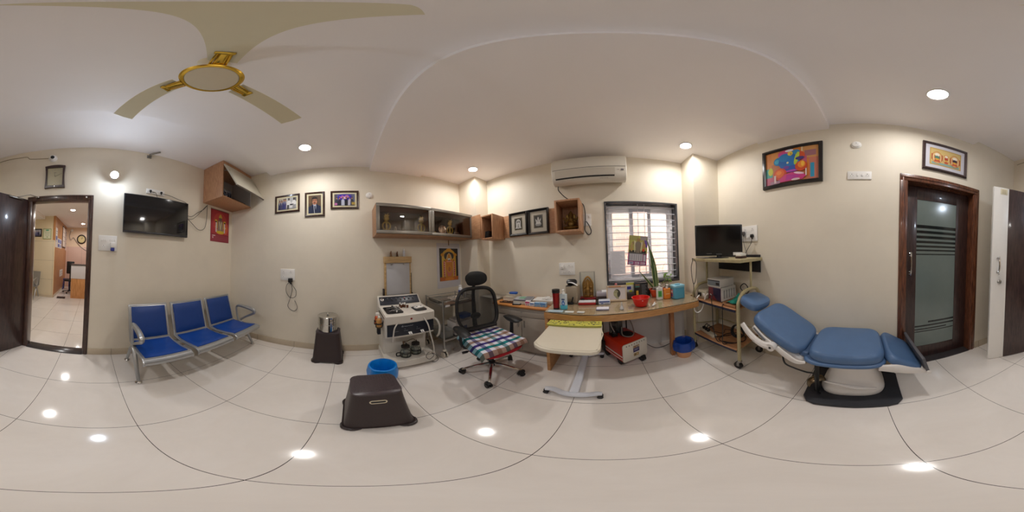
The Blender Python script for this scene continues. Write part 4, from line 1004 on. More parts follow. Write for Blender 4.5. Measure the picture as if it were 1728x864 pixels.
m=MB(); m.lathe([(.028,-.012),(.032,-.01),(.032,.01),(.028,.012)],20,T=TR(-.10,.05,.44,rx=PI/2)); m.lathe([(0,.010),(.028,.010)],20,T=TR(-.10,.05,.44,rx=PI/2),cap=False,mi=1); part('pressure_gauge',m,[M_BLACK,mat('dial_grey',(130,128,124),.4)],t)
m=MB(); m.tube([(.02,.13,.55),(.06,.12,.58),(.12,.03,.50),(.11,-.05,.38),(.06,-.09,.345),(.0,-.08,.345),(-.03,-.02,.36),(.0,.03,.44)],.007); m.tube([(-.08,.10,.51),(-.12,.08,.55),(-.14,.03,.50),(-.12,.0,.42)],.006); part('hose',m,mat('grey_hose',(148,140,132),.4),t)
m=MB(); 
m.tube([(-w/2-.01,l/2-.03,.10),(-w/2-.012,l/2-.03,.45),(-w/2-.008,l/2-.02,.66)],.011); m.tube([(w/2+.005,l/2-.03,.10),(w/2+.006,l/2-.03,.45),(w/2+.006,l/2-.02,.66)],.009); m.rod((-w/2-.008,l/2-.02,.66),(w/2+.006,l/2-.02,.66),.010); m.box(-w/2-.02,-w/2+.0,l/2-.06,l/2-.0,.08,.24,bev=.004)
part('push_handle',m,M_BLACK,t)
for x,y in ((.09,-l/2-.0),(-.13,l/2-.05),(.13,l/2-.05),(-.12,-l/2+.09)):
    m=MB(); m.rod((x-.02,y,.042),(x+.02,y,.042),.042,seg=20); m.box(x-.028,x+.028,y-.03,y+.05,.05,.086,bev=.008); part('wheel',m,M_BLACK,t)
m=MB(); m.tube([(.52,1.98,.16),(.60,1.93,.10),(.68,1.90,.06),(.80,1.92,.05),(.95,2.0,.012)],.005); 
m2=MB(Matrix.Translation((-.37,-2.0,0))); m2.tube([(.37,2.0,.16),(.46,1.95,.09),(.56,1.92,.02),(.66,1.93,.006),(.76,1.95,.02),(.86,2.02,.007)],.0045)
m.bm.free()
single('power_cable',m2,M_BLACK,'black cable trailing behind the red suction machine along the floor','cable',(.37,2.0,0))

# ------------------------------------------------------------------ ENT patient chair: axis along y, head at +y
t=thing('patient_chair','reclined blue vinyl patient chair on white pedestal and black base plate','patient chair',(1.22,.05,0))
M_PBL=mat('worn_steel_blue_vinyl',(80,110,150),.38,var=.14,scale=9,bump=.08); M_PW=mat('white_fibreglass',(222,218,214),.28,var=.02); M_DKB=mat('charcoal_rubber_plate',(38,39,45),.55,var=.12,scale=40,bump=.2)
m=MW(t)
pl=[(.925,-.235),(.915,-.18),(.905,.03),(.905,.28),(.93,.335),(.99,.375),(1.46,.42),(1.49,.39),(1.49,-.30),(1.46,-.32),(.98,-.28)]
m.prism(pl,.0,.035,bev=.010); part('base_plate',m,M_DKB,t)
m=MW(t); 
def pedf(z):  # half sizes
    k=z; return k
lv=[(.035,.21,.235,0),(.06,.215,.24,0),(.10,.205,.23,0),(.11,.195,.22,0),(.20,.165,.195,.005),(.30,.145,.17,.01),(.37,.14,.16,.015),(.44,.14,.15,.02)]
vs=[];fs=[];Nn=36
for z,a,b,sh in lv:
    for k in range(Nn):
        q=2*PI*k/Nn; c,s_=math.cos(q),math.sin(q)
        vs.append((1.245+sh+a*(abs(c)**.6)*(1 if c>0 else -1),.05+b*(abs(s_)**.6)*(1 if s_>0 else -1),z))
for i in range(len(lv)-1):
    for k in range(Nn): fs.append((i*Nn+k,i*Nn+(k+1)%Nn,(i+1)*Nn+(k+1)%Nn,(i+1)*Nn+k))
m._fin(vs,fs,smooth=True); m._fin([vs[(len(lv)-1)*Nn+k] for k in range(Nn)],[tuple(range(Nn))])
m.tube([(1.035,.24,.22),(1.03,.14,.20),(1.03,.02,.165),(1.04,-.11,.14)],[.004,.012,.02,.012])
part('pedestal',m,M_PW,t)
m=MW(t); m.tube([(1.13,.27,.17),(1.10,.31,.18),(1.075,.355,.15),(1.07,.365,.09)],[(.035,.014),(.04,.016),(.035,.014),(.025,.010)],flat=(1,0,0)); m.rod((1.16,.25,.06),(1.13,.27,.17),.012); part('foot_pedal',m,mat('dull_brass_pedal',(120,104,80),.3,.8,var=.2),t)
def pillow(m,cx,w,y0,y1,z0,z1,th,crown=.02,edge=.35,sq=.5,nose=0):
    """cushion whose centre line runs (y0,z0)->(y1,z1); thickness th below its top face"""
    L=math.hypot(y1-y0,z1-z0); dy,dz=(y1-y0)/L,(z1-z0)/L; ny,nz=-dz,dy
    if nz<0: ny,nz=-ny,-nz
    nu,nv=18,64
    def top(u,v,inv=False):
        a=2*PI*v; c,s_=math.cos(a),math.sin(a); r=u
        X=(w/2)*r*(abs(c)**sq)*(1 if c>0 else -1); Yv=(L/2)*r*(abs(s_)**sq)*(1 if s_>0 else -1)
        h=crown*(1-r**2)-(0.0 if not inv else th) 
        return X,Yv,h
    def P(X,Yv,h): return (cx+X,(y0+y1)/2+dy*Yv+ny*h,(z0+z1)/2+dz*Yv+nz*h)
    prof=[(1-q,0) for q in (1,.8,.6,.4,.25,.15,.08)]+[(.965,-.10),(.985,-.22),(1,-.45),(1,-.7),(.985,-.9),(.96,-1.0)]
    vs=[];fs=[]
    for i,(r,h) in enumerate(prof):
        for k in range(nv):
            a=2*PI*k/nv; c,s_=math.cos(a),math.sin(a)
            X=(w/2)*r*(abs(c)**sq)*(1 if c>0 else -1); Yv=(L/2)*r*(abs(s_)**sq)*(1 if s_>0 else -1)
            hh=(crown*(1-r**2)) if h==0 else h*th
            vs.append(P(X,Yv,hh))
    for i in range(len(prof)-1):
        for k in range(nv): fs.append((i*nv+k,i*nv+(k+1)%nv,(i+1)*nv+(k+1)%nv,(i+1)*nv+k))
    fs.append([(len(prof)-1)*nv+k for k in range(nv)])
    m._fin(vs,fs,smooth=True)
CX=1.225
m=MW(t); pillow(m,CX,.50,-.170,.362,.565,.572,.085,.022,sq=.42); st=part('seat_cushion',m,M_PBL,t)
m=MW(t); pillow(m,CX,.52,-.185,.40,.485,.49,.035,.0,sq=.4); part('seat_base_cushion',m,M_PBL,t)
m=MW(t); m.box(1.04,1.41,-.15,.36,.425,.458,bev=.01); part('seat_pan',m,M_PW,t)
m=MW(t); pillow(m,CX,.47,.372,.805,.545,.805,.075,.022,sq=.42); part('back_cushion',m,M_PBL,t)
m=MW(t); pillow(m,CX,.42,.36,.73,.43,.66,.04,.0,sq=.4); part('back_shell',m,M_PW,t)
m=MW(t); pillow(m,CX,.34,.34,.44,.50,.525,.05,.0,sq=.5); part('lumbar_roll',m,M_PBL,t)
m=MW(t); pillow(m,CX-.015,.285,.81,1.025,.835,.903,.06,.025,sq=.62); hd=part('headrest',m,M_PBL,t)
m=MW(t); m.tube([(CX,.92,.80),(CX,.86,.76),(CX,.78,.70),(CX,.72,.66)],.016); m.box(CX-.08,CX+.06,.86,.99,.780,.806,bev=.008); part('headrest_bracket',m,M_PW,hd)
m=MW(t); pillow(m,CX,.46,-.195,-.445,.553,.375,.065,.012,sq=.38); lr=part('leg_cushion',m,M_PBL,t)
m=MW(t); m.tube([(1.0,-.12,.44),(.995,-.22,.425),(1.0,-.34,.375),(1.005,-.45,.335)],[(.016,.03),(.018,.045),(.016,.04),(.014,.02)],flat=(1,0,0)); m.tube([(1.44,-.12,.44),(1.445,-.22,.425),(1.44,-.34,.375),(1.435,-.45,.335)],[(.016,.03),(.018,.045),(.016,.04),(.014,.02)],flat=(1,0,0)); m.box(1.0,1.44,-.38,-.22,.36,.40,bev=.01,T=Matrix.Identity(4)); part('leg_shell',m,M_PW,t)
m=MW(t); T=Matrix.Translation((0,-.455,.345))@rotm(math.radians(-14),0,0)
m.box(.985,1.465,-.012,.012,-.01,.155,bev=.005,T=T); fb=part('foot_board',m,mat('grey_foot_board',(86,86,92),.5),t)
m=MW(t); m.rod((.975,-.455,.34),(1.47,-.455,.34),.013); m.lathe([(0,0),(.018,0),(.018,.006),(0,.007)],16,T=TR(.975,-.455,.34,ry=-PI/2)); part('hinge_rod',m,M_PW,fb)
for s in (-1,1):
    bx=CX+s*.262
    m=MW(t); m.tube([(bx,.60,.575),(bx+s*.012,.655,.572),(bx+s*.02,.72,.60),(bx+s*.02,.80,.655),(bx+s*.02,.86,.72)],[(.034,.026),(.030,.026),(.026,.024),(.026,.02),(.022,.014)],flat=(0,.5,.8),n=6)
    m.rod((bx-s*.02,.60,.57),(bx+s*.028,.60,.57),.034,seg=24); ar=part('armrest',m,M_PW,t)
    m=MW(t); m.tube([(bx+s*.004,.68,.553),(bx+s*.006,.75,.60),(bx+s*.006,.84,.685)],[(.022,.010),(.022,.010),(.018,.008)],flat=(1,0,0)); part('armrest_pad',m,M_PBL,ar)
    m=MW(t); m.rod((bx+s*.027,.60,.57),(bx+s*.031,.60,.57),.010); part('pivot_cap',m,M_BLACK,ar)
    m=MW(t); m.tube([(bx-s*.02,.78,.70),(bx-s*.02,.70,.63),(bx-s*.02,.62,.585)],[(.012,.022),(.012,.022),(.012,.02)],flat=(1,0,0)); m.tube([(bx-s*.012,.57,.56),(bx-s*.012,.49,.50),(bx-s*.016,.42,.458),(bx-s*.03,.36,.455)],[(.010,.026),(.012,.03),(.012,.024),(.010,.012)],flat=(1,0,0)); part('side_arm',m,M_PW,t)
    m=MW(t); m.tube([(bx-s*.006,.765,.695),(bx-s*.006,.70,.637),(bx-s*.006,.66,.605)],[(.004,.008),(.004,.010),(.004,.008)],flat=(1,0,0)); part('grey_inlay',m,mat('grey_inlay',(110,112,118),.5),t)
m=MW(t); m.tube([(1.05,.56,.50),(1.0,.52,.40),(1.0,.44,.36),(1.0,.36,.34),(1.02,.30,.30),(1.02,.29,.10),(1.03,.27,.035)],.007); m.box(1.05,1.08,.285,.315,.035,.45,bev=.004); part('power_cord',m,M_BLACK,t)
# ------------------------------------------------------------------ ceiling fan
FZ=2.50
t=thing('ceiling_fan','cream three blade ceiling fan with gold rimmed hub','ceiling fan',(-.345,-.43,ZM))
M_FANC=mat('cream_fan_enamel',(228,218,192),.3,var=.02); M_GOLD=mat('polished_gold',(206,170,70),.18,1.0,var=.05); M_FANB=mat('cream_fan_blade',(228,220,190),.4,var=.02)
m=MB(); m.lathe([(.062,0),(.060,-.03),(.035,-.075),(.016,-.085)],28); part('canopy',m,M_FANC,t)
m=MB(); m.cyl(.013,-.27,-.05); part('down_rod',m,M_FANC,t)
m=MB(); m.lathe([(.018,-.235),(.05,-.245),(.088,-.262),(.098,-.285),(.098,-.315),(.10,-.330)],36,cap=False); hb=part('motor_housing',m,M_FANC,t)
m=MB(); m.lathe([(.098,-.318),(.114,-.326),(.119,-.338),(.112,-.348),(.101,-.350),(.098,-.344)],48,cap=False); part('gold_ring',m,M_GOLD,hb)
m=MB(); m.lathe([(.101,-.346),(.096,-.352),(.05,-.356),(0,-.357)],48,cap=False); part('hub_cover',m,M_FANC,hb)
for a in (-64,56,176):
    T=rotm(0,0,math.radians(a))
    m=MB()
    def bl(u,v):
        r=.135+.44*u; w=.043+.026*u; yy=(v-.5)*2*w; c=-.045*(u**1.6)
        return (r-.006*abs(v-.5)*2*u, yy+c+.012*(1-u), -.308-.018*(v-.5)-.012*u)
    m.grid(bl,14,6,thick=.0035,T=T); bd=part('blade',m,M_FANB,t)
    m=MB(); m.tube([(.09,.0,-.315),(.14,.005,-.322),(.20,.006,-.322)],[(.020,.005),(.017,.005),(.015,.005)],flat=(0,1,0),T=T,n=4); m.tube([(.10,-.022,-.318),(.15,-.018,-.324),(.205,-.012,-.324)],.0045,T=T); m.tube([(.10,.026,-.318),(.15,.026,-.324),(.205,.022,-.324)],.0045,T=T); m.box(.195,.215,-.022,.032,-.329,-.318,bev=.003,T=T)
    part('blade_bracket',m,M_GOLD,bd)

# ------------------------------------------------------------------ split air conditioner
t=thing('air_conditioner','white wall mounted split air conditioner above the window wall shelf','air conditioner',(-.155,YC,2.30))
M_ACW=mat('ac_ivory_plastic',(222,216,204),.3,var=.01)
m=MW(t)
pr=[(0,2.37),(-.03,2.315),(-.10,2.285),(-.16,2.29),(-.205,2.33),(-.222,2.40),(-.225,2.48),(-.218,2.60),(-.20,2.655),(-.05,2.70),(0,2.71)]
m.prism([(YC+a,b) for a,b in pr],-.60,.295,T=Matrix(((0,0,1,0),(1,0,0,0),(0,1,0,0),(0,0,0,1))),bev=.012)
part('casing',m,M_ACW,t)
m=MW(t); m.box(-.585,.28,YC-.2275,YC-.223,2.470,2.474); part('front_seam',m,mat('thin_shadow_gap',(90,84,76),.6),t)
m=MW(t); m.prism([(YC-.227,2.455),(YC-.231,2.40),(YC-.222,2.345),(YC-.217,2.345),(YC-.224,2.40),(YC-.222,2.455)],-.555,.155,T=Matrix(((0,0,1,0),(1,0,0,0),(0,1,0,0),(0,0,0,1)))); part('louvre_flap',m,mat('ac_flap_plastic',(206,198,184),.35,var=.01),t)
m=MW(t); m.box(-.55,.150,YC-.2155,YC-.205,2.330,2.345); m.rod((-.55,YC-.214,2.338),(.15,YC-.214,2.338),.0085); part('air_outlet',m,M_BLACK,t)
m=MW(t); m.box(.225,.258,YC-.2275,YC-.2255,2.405,2.43,mi=0); m.box(.180,.206,YC-.2275,YC-.2255,2.415,2.421,mi=1); part('display_window',m,[mat('grey_display',(130,124,128),.3),mat('faint_grey_mark',(160,152,146),.5)],t)
m=MW(t); T=Matrix(((1,0,0,0),(0,.42,-.9,0),(0,.9,.42,0),(0,0,0,1)))
for k in range(9): m.box(-.02+k*.011,-.013+k*.011,YC-.189,YC-.187,2.312,2.3165)
part('faint_lettering',m,mat('faint_brown_print',(120,108,92),.6),t)
m=MB(Matrix.Translation((.5,-YC,-2.1))); m.tube([(-.555,YC-.10,2.29),(-.55,YC-.10,2.22),(-.48,YC-.06,2.13),(-.40,YC-.04,2.07),(-.34,YC-.03,2.03),(-.26,YC-.02,2.02),(-.235,YC-.02,1.90),(-.24,YC-.02,1.75),(-.245,YC-.02,1.66),(-.20,YC-.02,1.60),(-.165,YC-.02,1.64),(-.19,YC-.02,1.72),(-.225,YC-.03,1.78)],.006)
single('power_cable',m,M_BLACK,'black cable hanging from the air conditioner past the idol niche','cable',(-.5,YC,2.1))

# ------------------------------------------------------------------ sockets and switches
def plate(name,label,side,u,z,w,h,holes,group='switch and socket plates'):
    """holes: list of (x,y,kind) in plate metres from centre"""
    loc=tuple(wallT(side,u,z)@Vector((0,0,0)))
    t=thing(name,label,'socket' if 'socket' in name else 'switch',loc,0,group)
    m=MW(t); T=wallT(side,u,z); m.prism(rrect(w,h,.006,3),0,.011,T=T,bev=.003); part('face_plate',m,M_WHITE,t)
    for x,y,k in holes:
        if k=='sw':
            m=MW(t); m.box(x-.009,x+.009,y-.013,y+.013,.011,.016,bev=.003,T=T); m.box(x-.003,x+.003,y+.007,y+.009,.016,.0163,T=T,mi=1); part('rocker',m,[M_WHITE,M_TRIM],t)
        else:
            m=MW(t); m.prism(rrect(.04,.04,.006,3,cx=x,cy=y),.011,.0125,T=T)
            for dx,dy,r in ((0,.010,.0042),(-.010,-.007,.0032),(.010,-.007,.0032)): m.lathe([(0,.0128),(r,.0128)],10,T=T@TR(x+dx,y+dy,0),cap=False,mi=1)
            part('socket_outlet',m,[M_WHITE,M_BLACK],t)
    return t,T
def plug(t_label,side,u,z,x,y,cable,col=M_BLACK,s=1.0,name='power_plug',T0=None):
    loc=wallT(side,u,z)@Vector((x,y,.012)); t=thing(name,t_label,'plug',tuple(loc),0)
    T=wallT(side,u,z); m=MW(t); m.box(x-.019*s,x+.019*s,y-.022*s,y+.018*s,.013,.045*s,bev=.009,T=T); m.box(x-.008*s,x+.008*s,y-.040*s,y-.02*s,.018,.034,bev=.004,T=T); part('plug_body',m,col,t)
    if cable:
        m=MW(t); m.tube(cable,.0032); part('flex',m,col,t)
    return t
plate('light_switch','double white switch plate between the open door and the television','A',-.17,1.51,.225,.185,[(-.075,.035,'sw'),(-.05,.035,'sw'),(-.025,.035,'sw'),(.03,.035,'sw'),(.055,.035,'sw'),(.08,.035,'sw'),(-.05,-.04,'so'),(.05,-.04,'so')])
t=thing('plug_in_vaporiser','white and blue plug-in vaporiser in the switch plate near the door','vaporiser',(-.225,YA,1.46)); T=wallT('A',-.17,1.51)
m=MW(t); m.box(.030,.085,-.055,.01,.0128,.06,bev=.008,T=T); part('heater_body',m,M_WHITE,t); m=MW(t); m.box(.035,.080,-.095,-.055,.018,.055,bev=.008,T=T); part('refill_bottle',m,mat('blue_refill',(50,60,150),.3),t)
plate('power_socket','narrow white socket plate just above the wall television','A',-.76,2.255,.255,.075,[(-.085,0,'so'),(-.035,0,'sw'),(.035,0,'sw'),(.085,0,'so')])
plug('left black plug in the plate above the television','A',-.76,2.255,-.075,0,[(-.70,YA+.04,2.235),(-.74,YA+.06,2.22),(-.77,YA+.04,2.17)],s=.8)
plug('right black plug in the plate above the television','A',-.76,2.255,.075,0,[(-.85,YA+.04,2.235),(-.95,YA+.06,2.215),(-1.06,YA+.07,2.185),(-1.18,YA+.05,2.175),(-1.22,YA+.04,2.165)],s=.8)
plate('power_socket','white socket plate with a black adapter on the wall beside the photographs','B',-.875,1.155,.225,.165,[(-.06,.035,'so'),(.05,.035,'so'),(-.06,-.04,'so'),(.02,-.04,'sw'),(.06,-.04,'sw')])
t=plug('black power adapter with long looped cable hanging on the west wall','B',-.875,1.155,.055,-.075,[(XB+.03,-.82,1.06),(XB+.02,-.79,1.0),(XB+.02,-.74,.92),(XB+.03,-.75,.84),(XB+.02,-.83,.82),(XB+.02,-.89,.90),(XB+.03,-.88,1.0),(XB+.02,-.83,1.04),(XB+.015,-.80,.95),(XB+.02,-.83,.80),(XB+.03,-.86,.70),(XB+.02,-.83,.64),(XB+.02,-.76,.62),(XB+.02,-.72,.68),(XB+.02,-.76,.78)],s=1.5,name='power_adapter')
plate('power_socket','large white switch and socket plate above the desk printer','C',-.508,1.165,.215,.165,[(-.06,.03,'so'),(.03,.035,'so'),(.07,.035,'sw'),(-.06,-.045,'sw'),(-.03,-.045,'sw'),(.03,-.045,'so'),(.07,-.045,'sw')])
t=thing('white_charger','square white charger plugged in above the desk printer','charger',(-.56,YC-.012,1.20)); T=wallT('C',-.508,1.165); m=MW(t); m.box(-.085,-.035,.0,.055,.0128,.04,bev=.006,T=T); part('charger_body',m,M_WHITE,t); m=MW(t); m.box(-.07,-.05,.02,.024,.04,.0405,T=T); part('charger_mark',m,M_TRIM,t)
plate('power_socket','pale blue socket plate with a cord beside the idol niche','C',-.215,1.80,.11,.165,[(-.015,.0,'so'),(.03,.04,'sw')])
plate('power_socket','white four way socket plate on the wall behind the old monitor','D',1.225,1.53,.235,.185,[(-.06,.04,'so'),(.05,.045,'so'),(-.03,-.045,'sw'),(.0,-.045,'sw'),(.06,-.02,'so')])
plug('grey plug on the left of the plate behind the monitor','D',1.225,1.53,-.075,.01,[(XD-.03,1.30,1.51),(XD-.03,1.30,1.44),(XD-.03,1.27,1.34),(XD-.03,1.24,1.27)],mat('grey_plug',(96,92,92),.5))
plug('black plug on the right of the plate behind the monitor','D',1.225,1.53,.055,-.03,[(XD-.03,1.17,1.47),(XD-.03,1.18,1.42),(XD-.03,1.24,1.34),(XD-.03,1.30,1.26)])
plate('power_socket','slim white socket plate on the wall between the painting and glass door','D',.02,2.07,.22,.09,[(-.07,.0,'so'),(-.02,0,'sw'),(.025,0,'sw'),(.07,0,'so')])
def smoke(label,side,u,z):
    loc=tuple(wallT(side,u,z)@Vector((0,0,0))); t=thing('round_wall_fitting',label,'wall fitting',loc,0,'round white wall fittings'); T=wallT(side,u,z)
    m=MW(t); m.lathe([(0,0),(.048,0),(.048,.008),(.040,.014)],28,T=T,cap=False); part('base',m,M_WHITE,t); m=MW(t); m.lathe([(.040,.012),(.036,.024),(.02,.03),(0,.031)],28,T=T,cap=False); m.lathe([(0,.0315),(.004,.0312)],8,T=T@TR(0,.008,0),cap=False,mi=1); part('dome',m,[M_WHITE,M_BLACK],t)
smoke('small round white fitting beside the three framed photographs','B',.287,2.304)
smoke('small round white fitting beside the large colourful painting','D',.052,2.458)
# bell speaker, camera
t=thing('dome_camera','white dome security camera on the wall above the clock','camera',(.548,YA,2.71)); T=wallT('A',.548,2.71)
m=MW(t); m.lathe([(0,0),(.055,0),(.055,.02),(.045,.03)],28,T=T); part('base',m,M_WHITE,t)
m=MW(t); m.sphere(.042,(0,0,.03),T=T,seg=24,rings=14); ba=part('camera_ball',m,M_WHITE,t); m=MW(t); m.sphere(.028,(.004,-.006,.050),T=T,seg=20,rings=12); part('lens',m,M_BLACK,ba)
m=MB(Matrix.Translation((-1.0,-YA,-2.75))); m.tube([(.60,YA+.01,2.72),(.75,YA+.008,2.735),(.86,YA+.008,2.755),(.90,YA+.008,2.80),(1.0,YA+.008,2.81),(1.2,YA+.008,2.82),(1.45,YA+.008,2.80)],.004); single('camera_wire',m,mat('wire_beige',(150,136,110),.6),'thin wire running from the dome camera along the top of the door wall','wire',(1.0,YA,2.75))
t=thing('small_bracket','small grey metal bracket under the ceiling above the television','bracket',(-.69,YA,2.86)); m=MW(t); m.rod((-.65,YA,2.84),(-.65,YA+.05,2.85),.014); m.rod((-.65,YA+.05,2.85),(-.76,YA+.12,2.88),.012); m.box(-.68,-.62,YA,YA+.012,2.81,2.86,bev=.002); part('bracket_arm',m,M_ALU,t)

# ------------------------------------------------------------------ televisions
t=thing('television','black flat television mounted on the door wall with lamp reflections','television',(-.79,YA,1.9))
M_SCREEN=mat('glossy_black_screen',(10,12,18),.06,spec=.6,var=.02); M_BEZ=mat('dark_bezel',(26,27,32),.3)
m=MW(t); m.box(-1.235,-.340,-1.935,-1.905,1.652,2.158,bev=.004); m.box(-1.1,-.5,-1.955,-1.93,1.70,2.05,bev=.01); part('cabinet',m,M_BEZ,t)
m=MW(t); m.box(-1.225,-.350,-1.9052,-1.9035,1.675,2.148); part('screen',m,M_SCREEN,t)
m=MW(t); m.box(-.84,-.78,-1.904,-1.9025,1.660,1.667); part('maker_badge',m,M_ALU,t)
m=MW(t); m.box(-.95,-.65,YA,-1.953,1.78,1.98); part('wall_mount',m,M_STEEL,t)
m=MW(t); m.box(-1.23,-.346,-1.9045,-1.900,1.652,1.672,bev=.002); part('lower_bezel',m,mat('grey_black_bezel',(48,48,54),.3),t)
m=MB(Matrix.Translation((1.4,-YA,-2.05))); m.tube([(-1.235,YA+.03,1.98),(-1.32,YA+.04,1.985),(-1.42,YA+.03,2.06),(-1.55,YA+.02,2.15),(-1.62,YA+.02,2.24)],.0035); m.tube([(-1.235,YA+.03,1.95),(-1.33,YA+.03,1.88),(-1.45,YA+.03,1.80),(-1.57,YA+.02,1.84),(-1.61,YA+.02,2.0),(-1.615,YA+.02,2.24)],.0035)
m.tube([(-1.235,YA+.03,1.93),(-1.34,YA+.03,1.95),(-1.45,YA+.025,2.05),(-1.6,YA+.02,2.22)],.003)
single('television_cables',m,M_BLACK,'thin dark cables looping from the wall television up to the corner cabinet','cable',(-1.4,YA,2.05))

# ------------------------------------------------------------------ clock
t=thing('wall_clock','square beige wall clock with curved dark wooden frame above the door','clock',(.51,YA,2.40)); T=wallT('A',.51,2.398)
def curvy(s,bow=.008):
    o=[]; w,h=.128*s,.175*s
    for k in range(13): f=k/12; o.append((-w+2*w*f, h+bow*2*(math.sin(PI*f))-bow))
    for k in range(1,13): f=k/12; o.append((w-bow*1.5*math.sin(PI*f), h-2*h*f))
    for k in range(1,13): f=k/12; o.append((w-2*w*f,-h+bow*(math.sin(PI*f))))
    for k in range(1,12): f=k/12; o.append((-w+bow*1.5*math.sin(PI*f),-h+2*h*f))
    return o
out=curvy(1.0); inn=[(x*.76,y*.80) for x,y in curvy(1.0,.0)]
m=MW(t); vs=[(x,y,z) for z in (0,.03) for x,y in out]+[(x,y,z) for z in (.03,.012) for x,y in inn]; n=len(out)
fs=[]
for lv in range(3):
    for k in range(n): fs.append((lv*n+k,lv*n+(k+1)%n,(lv+1)*n+(k+1)%n,(lv+1)*n+k))
fs.append(tuple(range(n))[::-1]); m._fin(vs,fs,T); m.lathe([(0,.031),(.012,.031),(.008,.036),(0,.037)],12,T=T@TR(0,-.158,0),mi=1)
part('clock_frame',m,[wood('clock_dark_wood',(44,26,26),(66,42,40),'Z',.3,9),M_CHROME],t)
m=MW(t); m._fin([(x,y,.013) for x,y in inn],[tuple(range(n))],T); dial=part('dial',m,mat('beige_gold_dial',(196,186,156),.35,var=.02),t)
for k in range(12):
    a=k*PI/6; x=.075*math.sin(a); y=.115*math.cos(a); m=MW(t); m.box(x-.003,x+.003,y-.005,y+.005,.0132,.0140,T=T); part('hour_mark',m,M_STEEL,dial)
m=MW(t); m.box(-.016,.016,.060,.065,.0132,.0137,T=T); part('maker_mark',m,M_TRIM,dial)
for nm,a,L_,w_ in (('minute_hand',math.radians(62),.10,.003),('hour_hand',math.radians(-8),.055,.004)):
    m=MW(t); m.rod((0,0,.0165),(L_*math.sin(a),L_*math.cos(a),.0165),w_,w_*.4,T=T,seg=6); part(nm,m,M_TRIM,dial)
m=MW(t); m._fin([(x,y,.020) for x,y in inn],[tuple(range(n))],T); part('cover_glass',m,M_GLASS,t)

# ------------------------------------------------------------------ framed pictures
def framed(name,label,side,u,z,w,h,fw,shapes,fm,mount=None,mw=0.0,off=0.0,depth=.02,group=None,glassy=True,coat=True,cat='picture frame',fprof=.3):
    """u,z = lower left corner as seen from the room"""
    loc=tuple(wallT(side,u,z,off)@Vector((w/2,h/2,0))); t=thing(name,label,cat,loc,0,group); T=wallT(side,u,z,off); m=MW(t)
    o=[(0,0),(w,0),(w,h),(0,h)]; i1=[(fw*fprof,fw*fprof),(w-fw*fprof,fw*fprof),(w-fw*fprof,h-fw*fprof),(fw*fprof,h-fw*fprof)]; i2=[(fw,fw),(w-fw,fw),(w-fw,h-fw),(fw,h-fw)]
    vs=[(x,y,0) for x,y in o]+[(x,y,depth*.7) for x,y in o]+[(x,y,depth) for x,y in i1]+[(x,y,depth*.55) for x,y in i2]+[(x,y,depth*.3) for x,y in i2]
    fs=[(a*4+k,a*4+(k+1)%4,(a+1)*4+(k+1)%4,(a+1)*4+k) for a in range(4) for k in range(4)]+[(3,2,1,0)]
    m._fin(vs,fs,T); fr=part('frame',m,fm,t)
    zz=depth*.32
    if mount is not None:
        m=MW(t); m._fin([(x,y,zz) for x,y in i2],[(0,1,2,3)],T); part('mount',m,mount,t)
    pw,ph=w-2*fw-2*mw,h-2*fw-2*mw; m=MW(t); art(m,shapes,pw,ph,T@TR(fw+mw,fw+mw,zz+.0006)); part('picture',m,M_INKG if coat else M_INK,t)
    if glassy: m=MW(t); m._fin([(x,y,depth*.52) for x,y in i2],[(0,1,2,3)],T); part('cover_glass',m,glass('picture_glass',(252,252,252),.015,.03),t)
    return t
M_PF=wood('dark_brown_picture_frame',(44,26,20),(70,44,34),'X',.25,9,.3); M_CRMT=mat('cream_mount_board',(222,214,180),.8,var=.01); M_BF=mat('black_picture_frame',(24,20,20),.3,var=.1)
def person(cx,y0,w,h,coat,skin=(168,118,90),hair=(28,22,22),shirt=None):
    s=[(([(cx-w*.5,y0),(cx+w*.5,y0),(cx+w*.46,y0+h*.55),(cx+w*.22,y0+h*.72),(cx-w*.22,y0+h*.72),(cx-w*.46,y0+h*.55)]),coat)]
    if shirt: s.append(([(cx-w*.10,y0+h*.72),(cx+w*.10,y0+h*.72),(cx,y0+h*.42)],shirt))
    s.append((ell(cx,y0+h*.84,w*.19,h*.13),skin)); s.append((ell(cx,y0+h*.90,w*.19,h*.09,a0=0,a1=180),hair)); return s
g1=[(rc(0,0,1,1),(180,176,168)),(rc(0,0,.46,1),(150,144,140)),(rc(0,.75,.46,1),(196,186,170)),(rc(.48,0,1,1),(206,206,206)),(rc(.50,.55,1,1),(188,190,192)),(rc(.82,.6,1,.98),(110,110,112))]
for cx,c in ((.08,(34,40,84)),(.2,(64,60,100)),(.33,(44,50,110)),(.42,(60,56,110))): g1+=person(cx,0,.17,.86+.1*(cx>.3),c,shirt=(214,214,220))
for cx in (.60,.88): g1+=person(cx,.15,.24,.82,(226,226,226),(90,80,76),(40,40,42))
g1+=[(rc(.5,0,.62,.35),(74,72,74)),(rc(.62,.05,.78,.3),(210,210,212)),(rc(.66,.3,.86,.42),(50,50,54)),(rc(.80,.05,.98,.36),(150,150,152)),(rc(.462,0,.48,1),(236,230,214))]
framed('framed_photograph','left of three framed photographs, showing two group pictures side by side','B',-1.087,2.088,.392,.292,.028,g1,M_PF,M_CRMT,.024,group='framed photographs on the west wall')
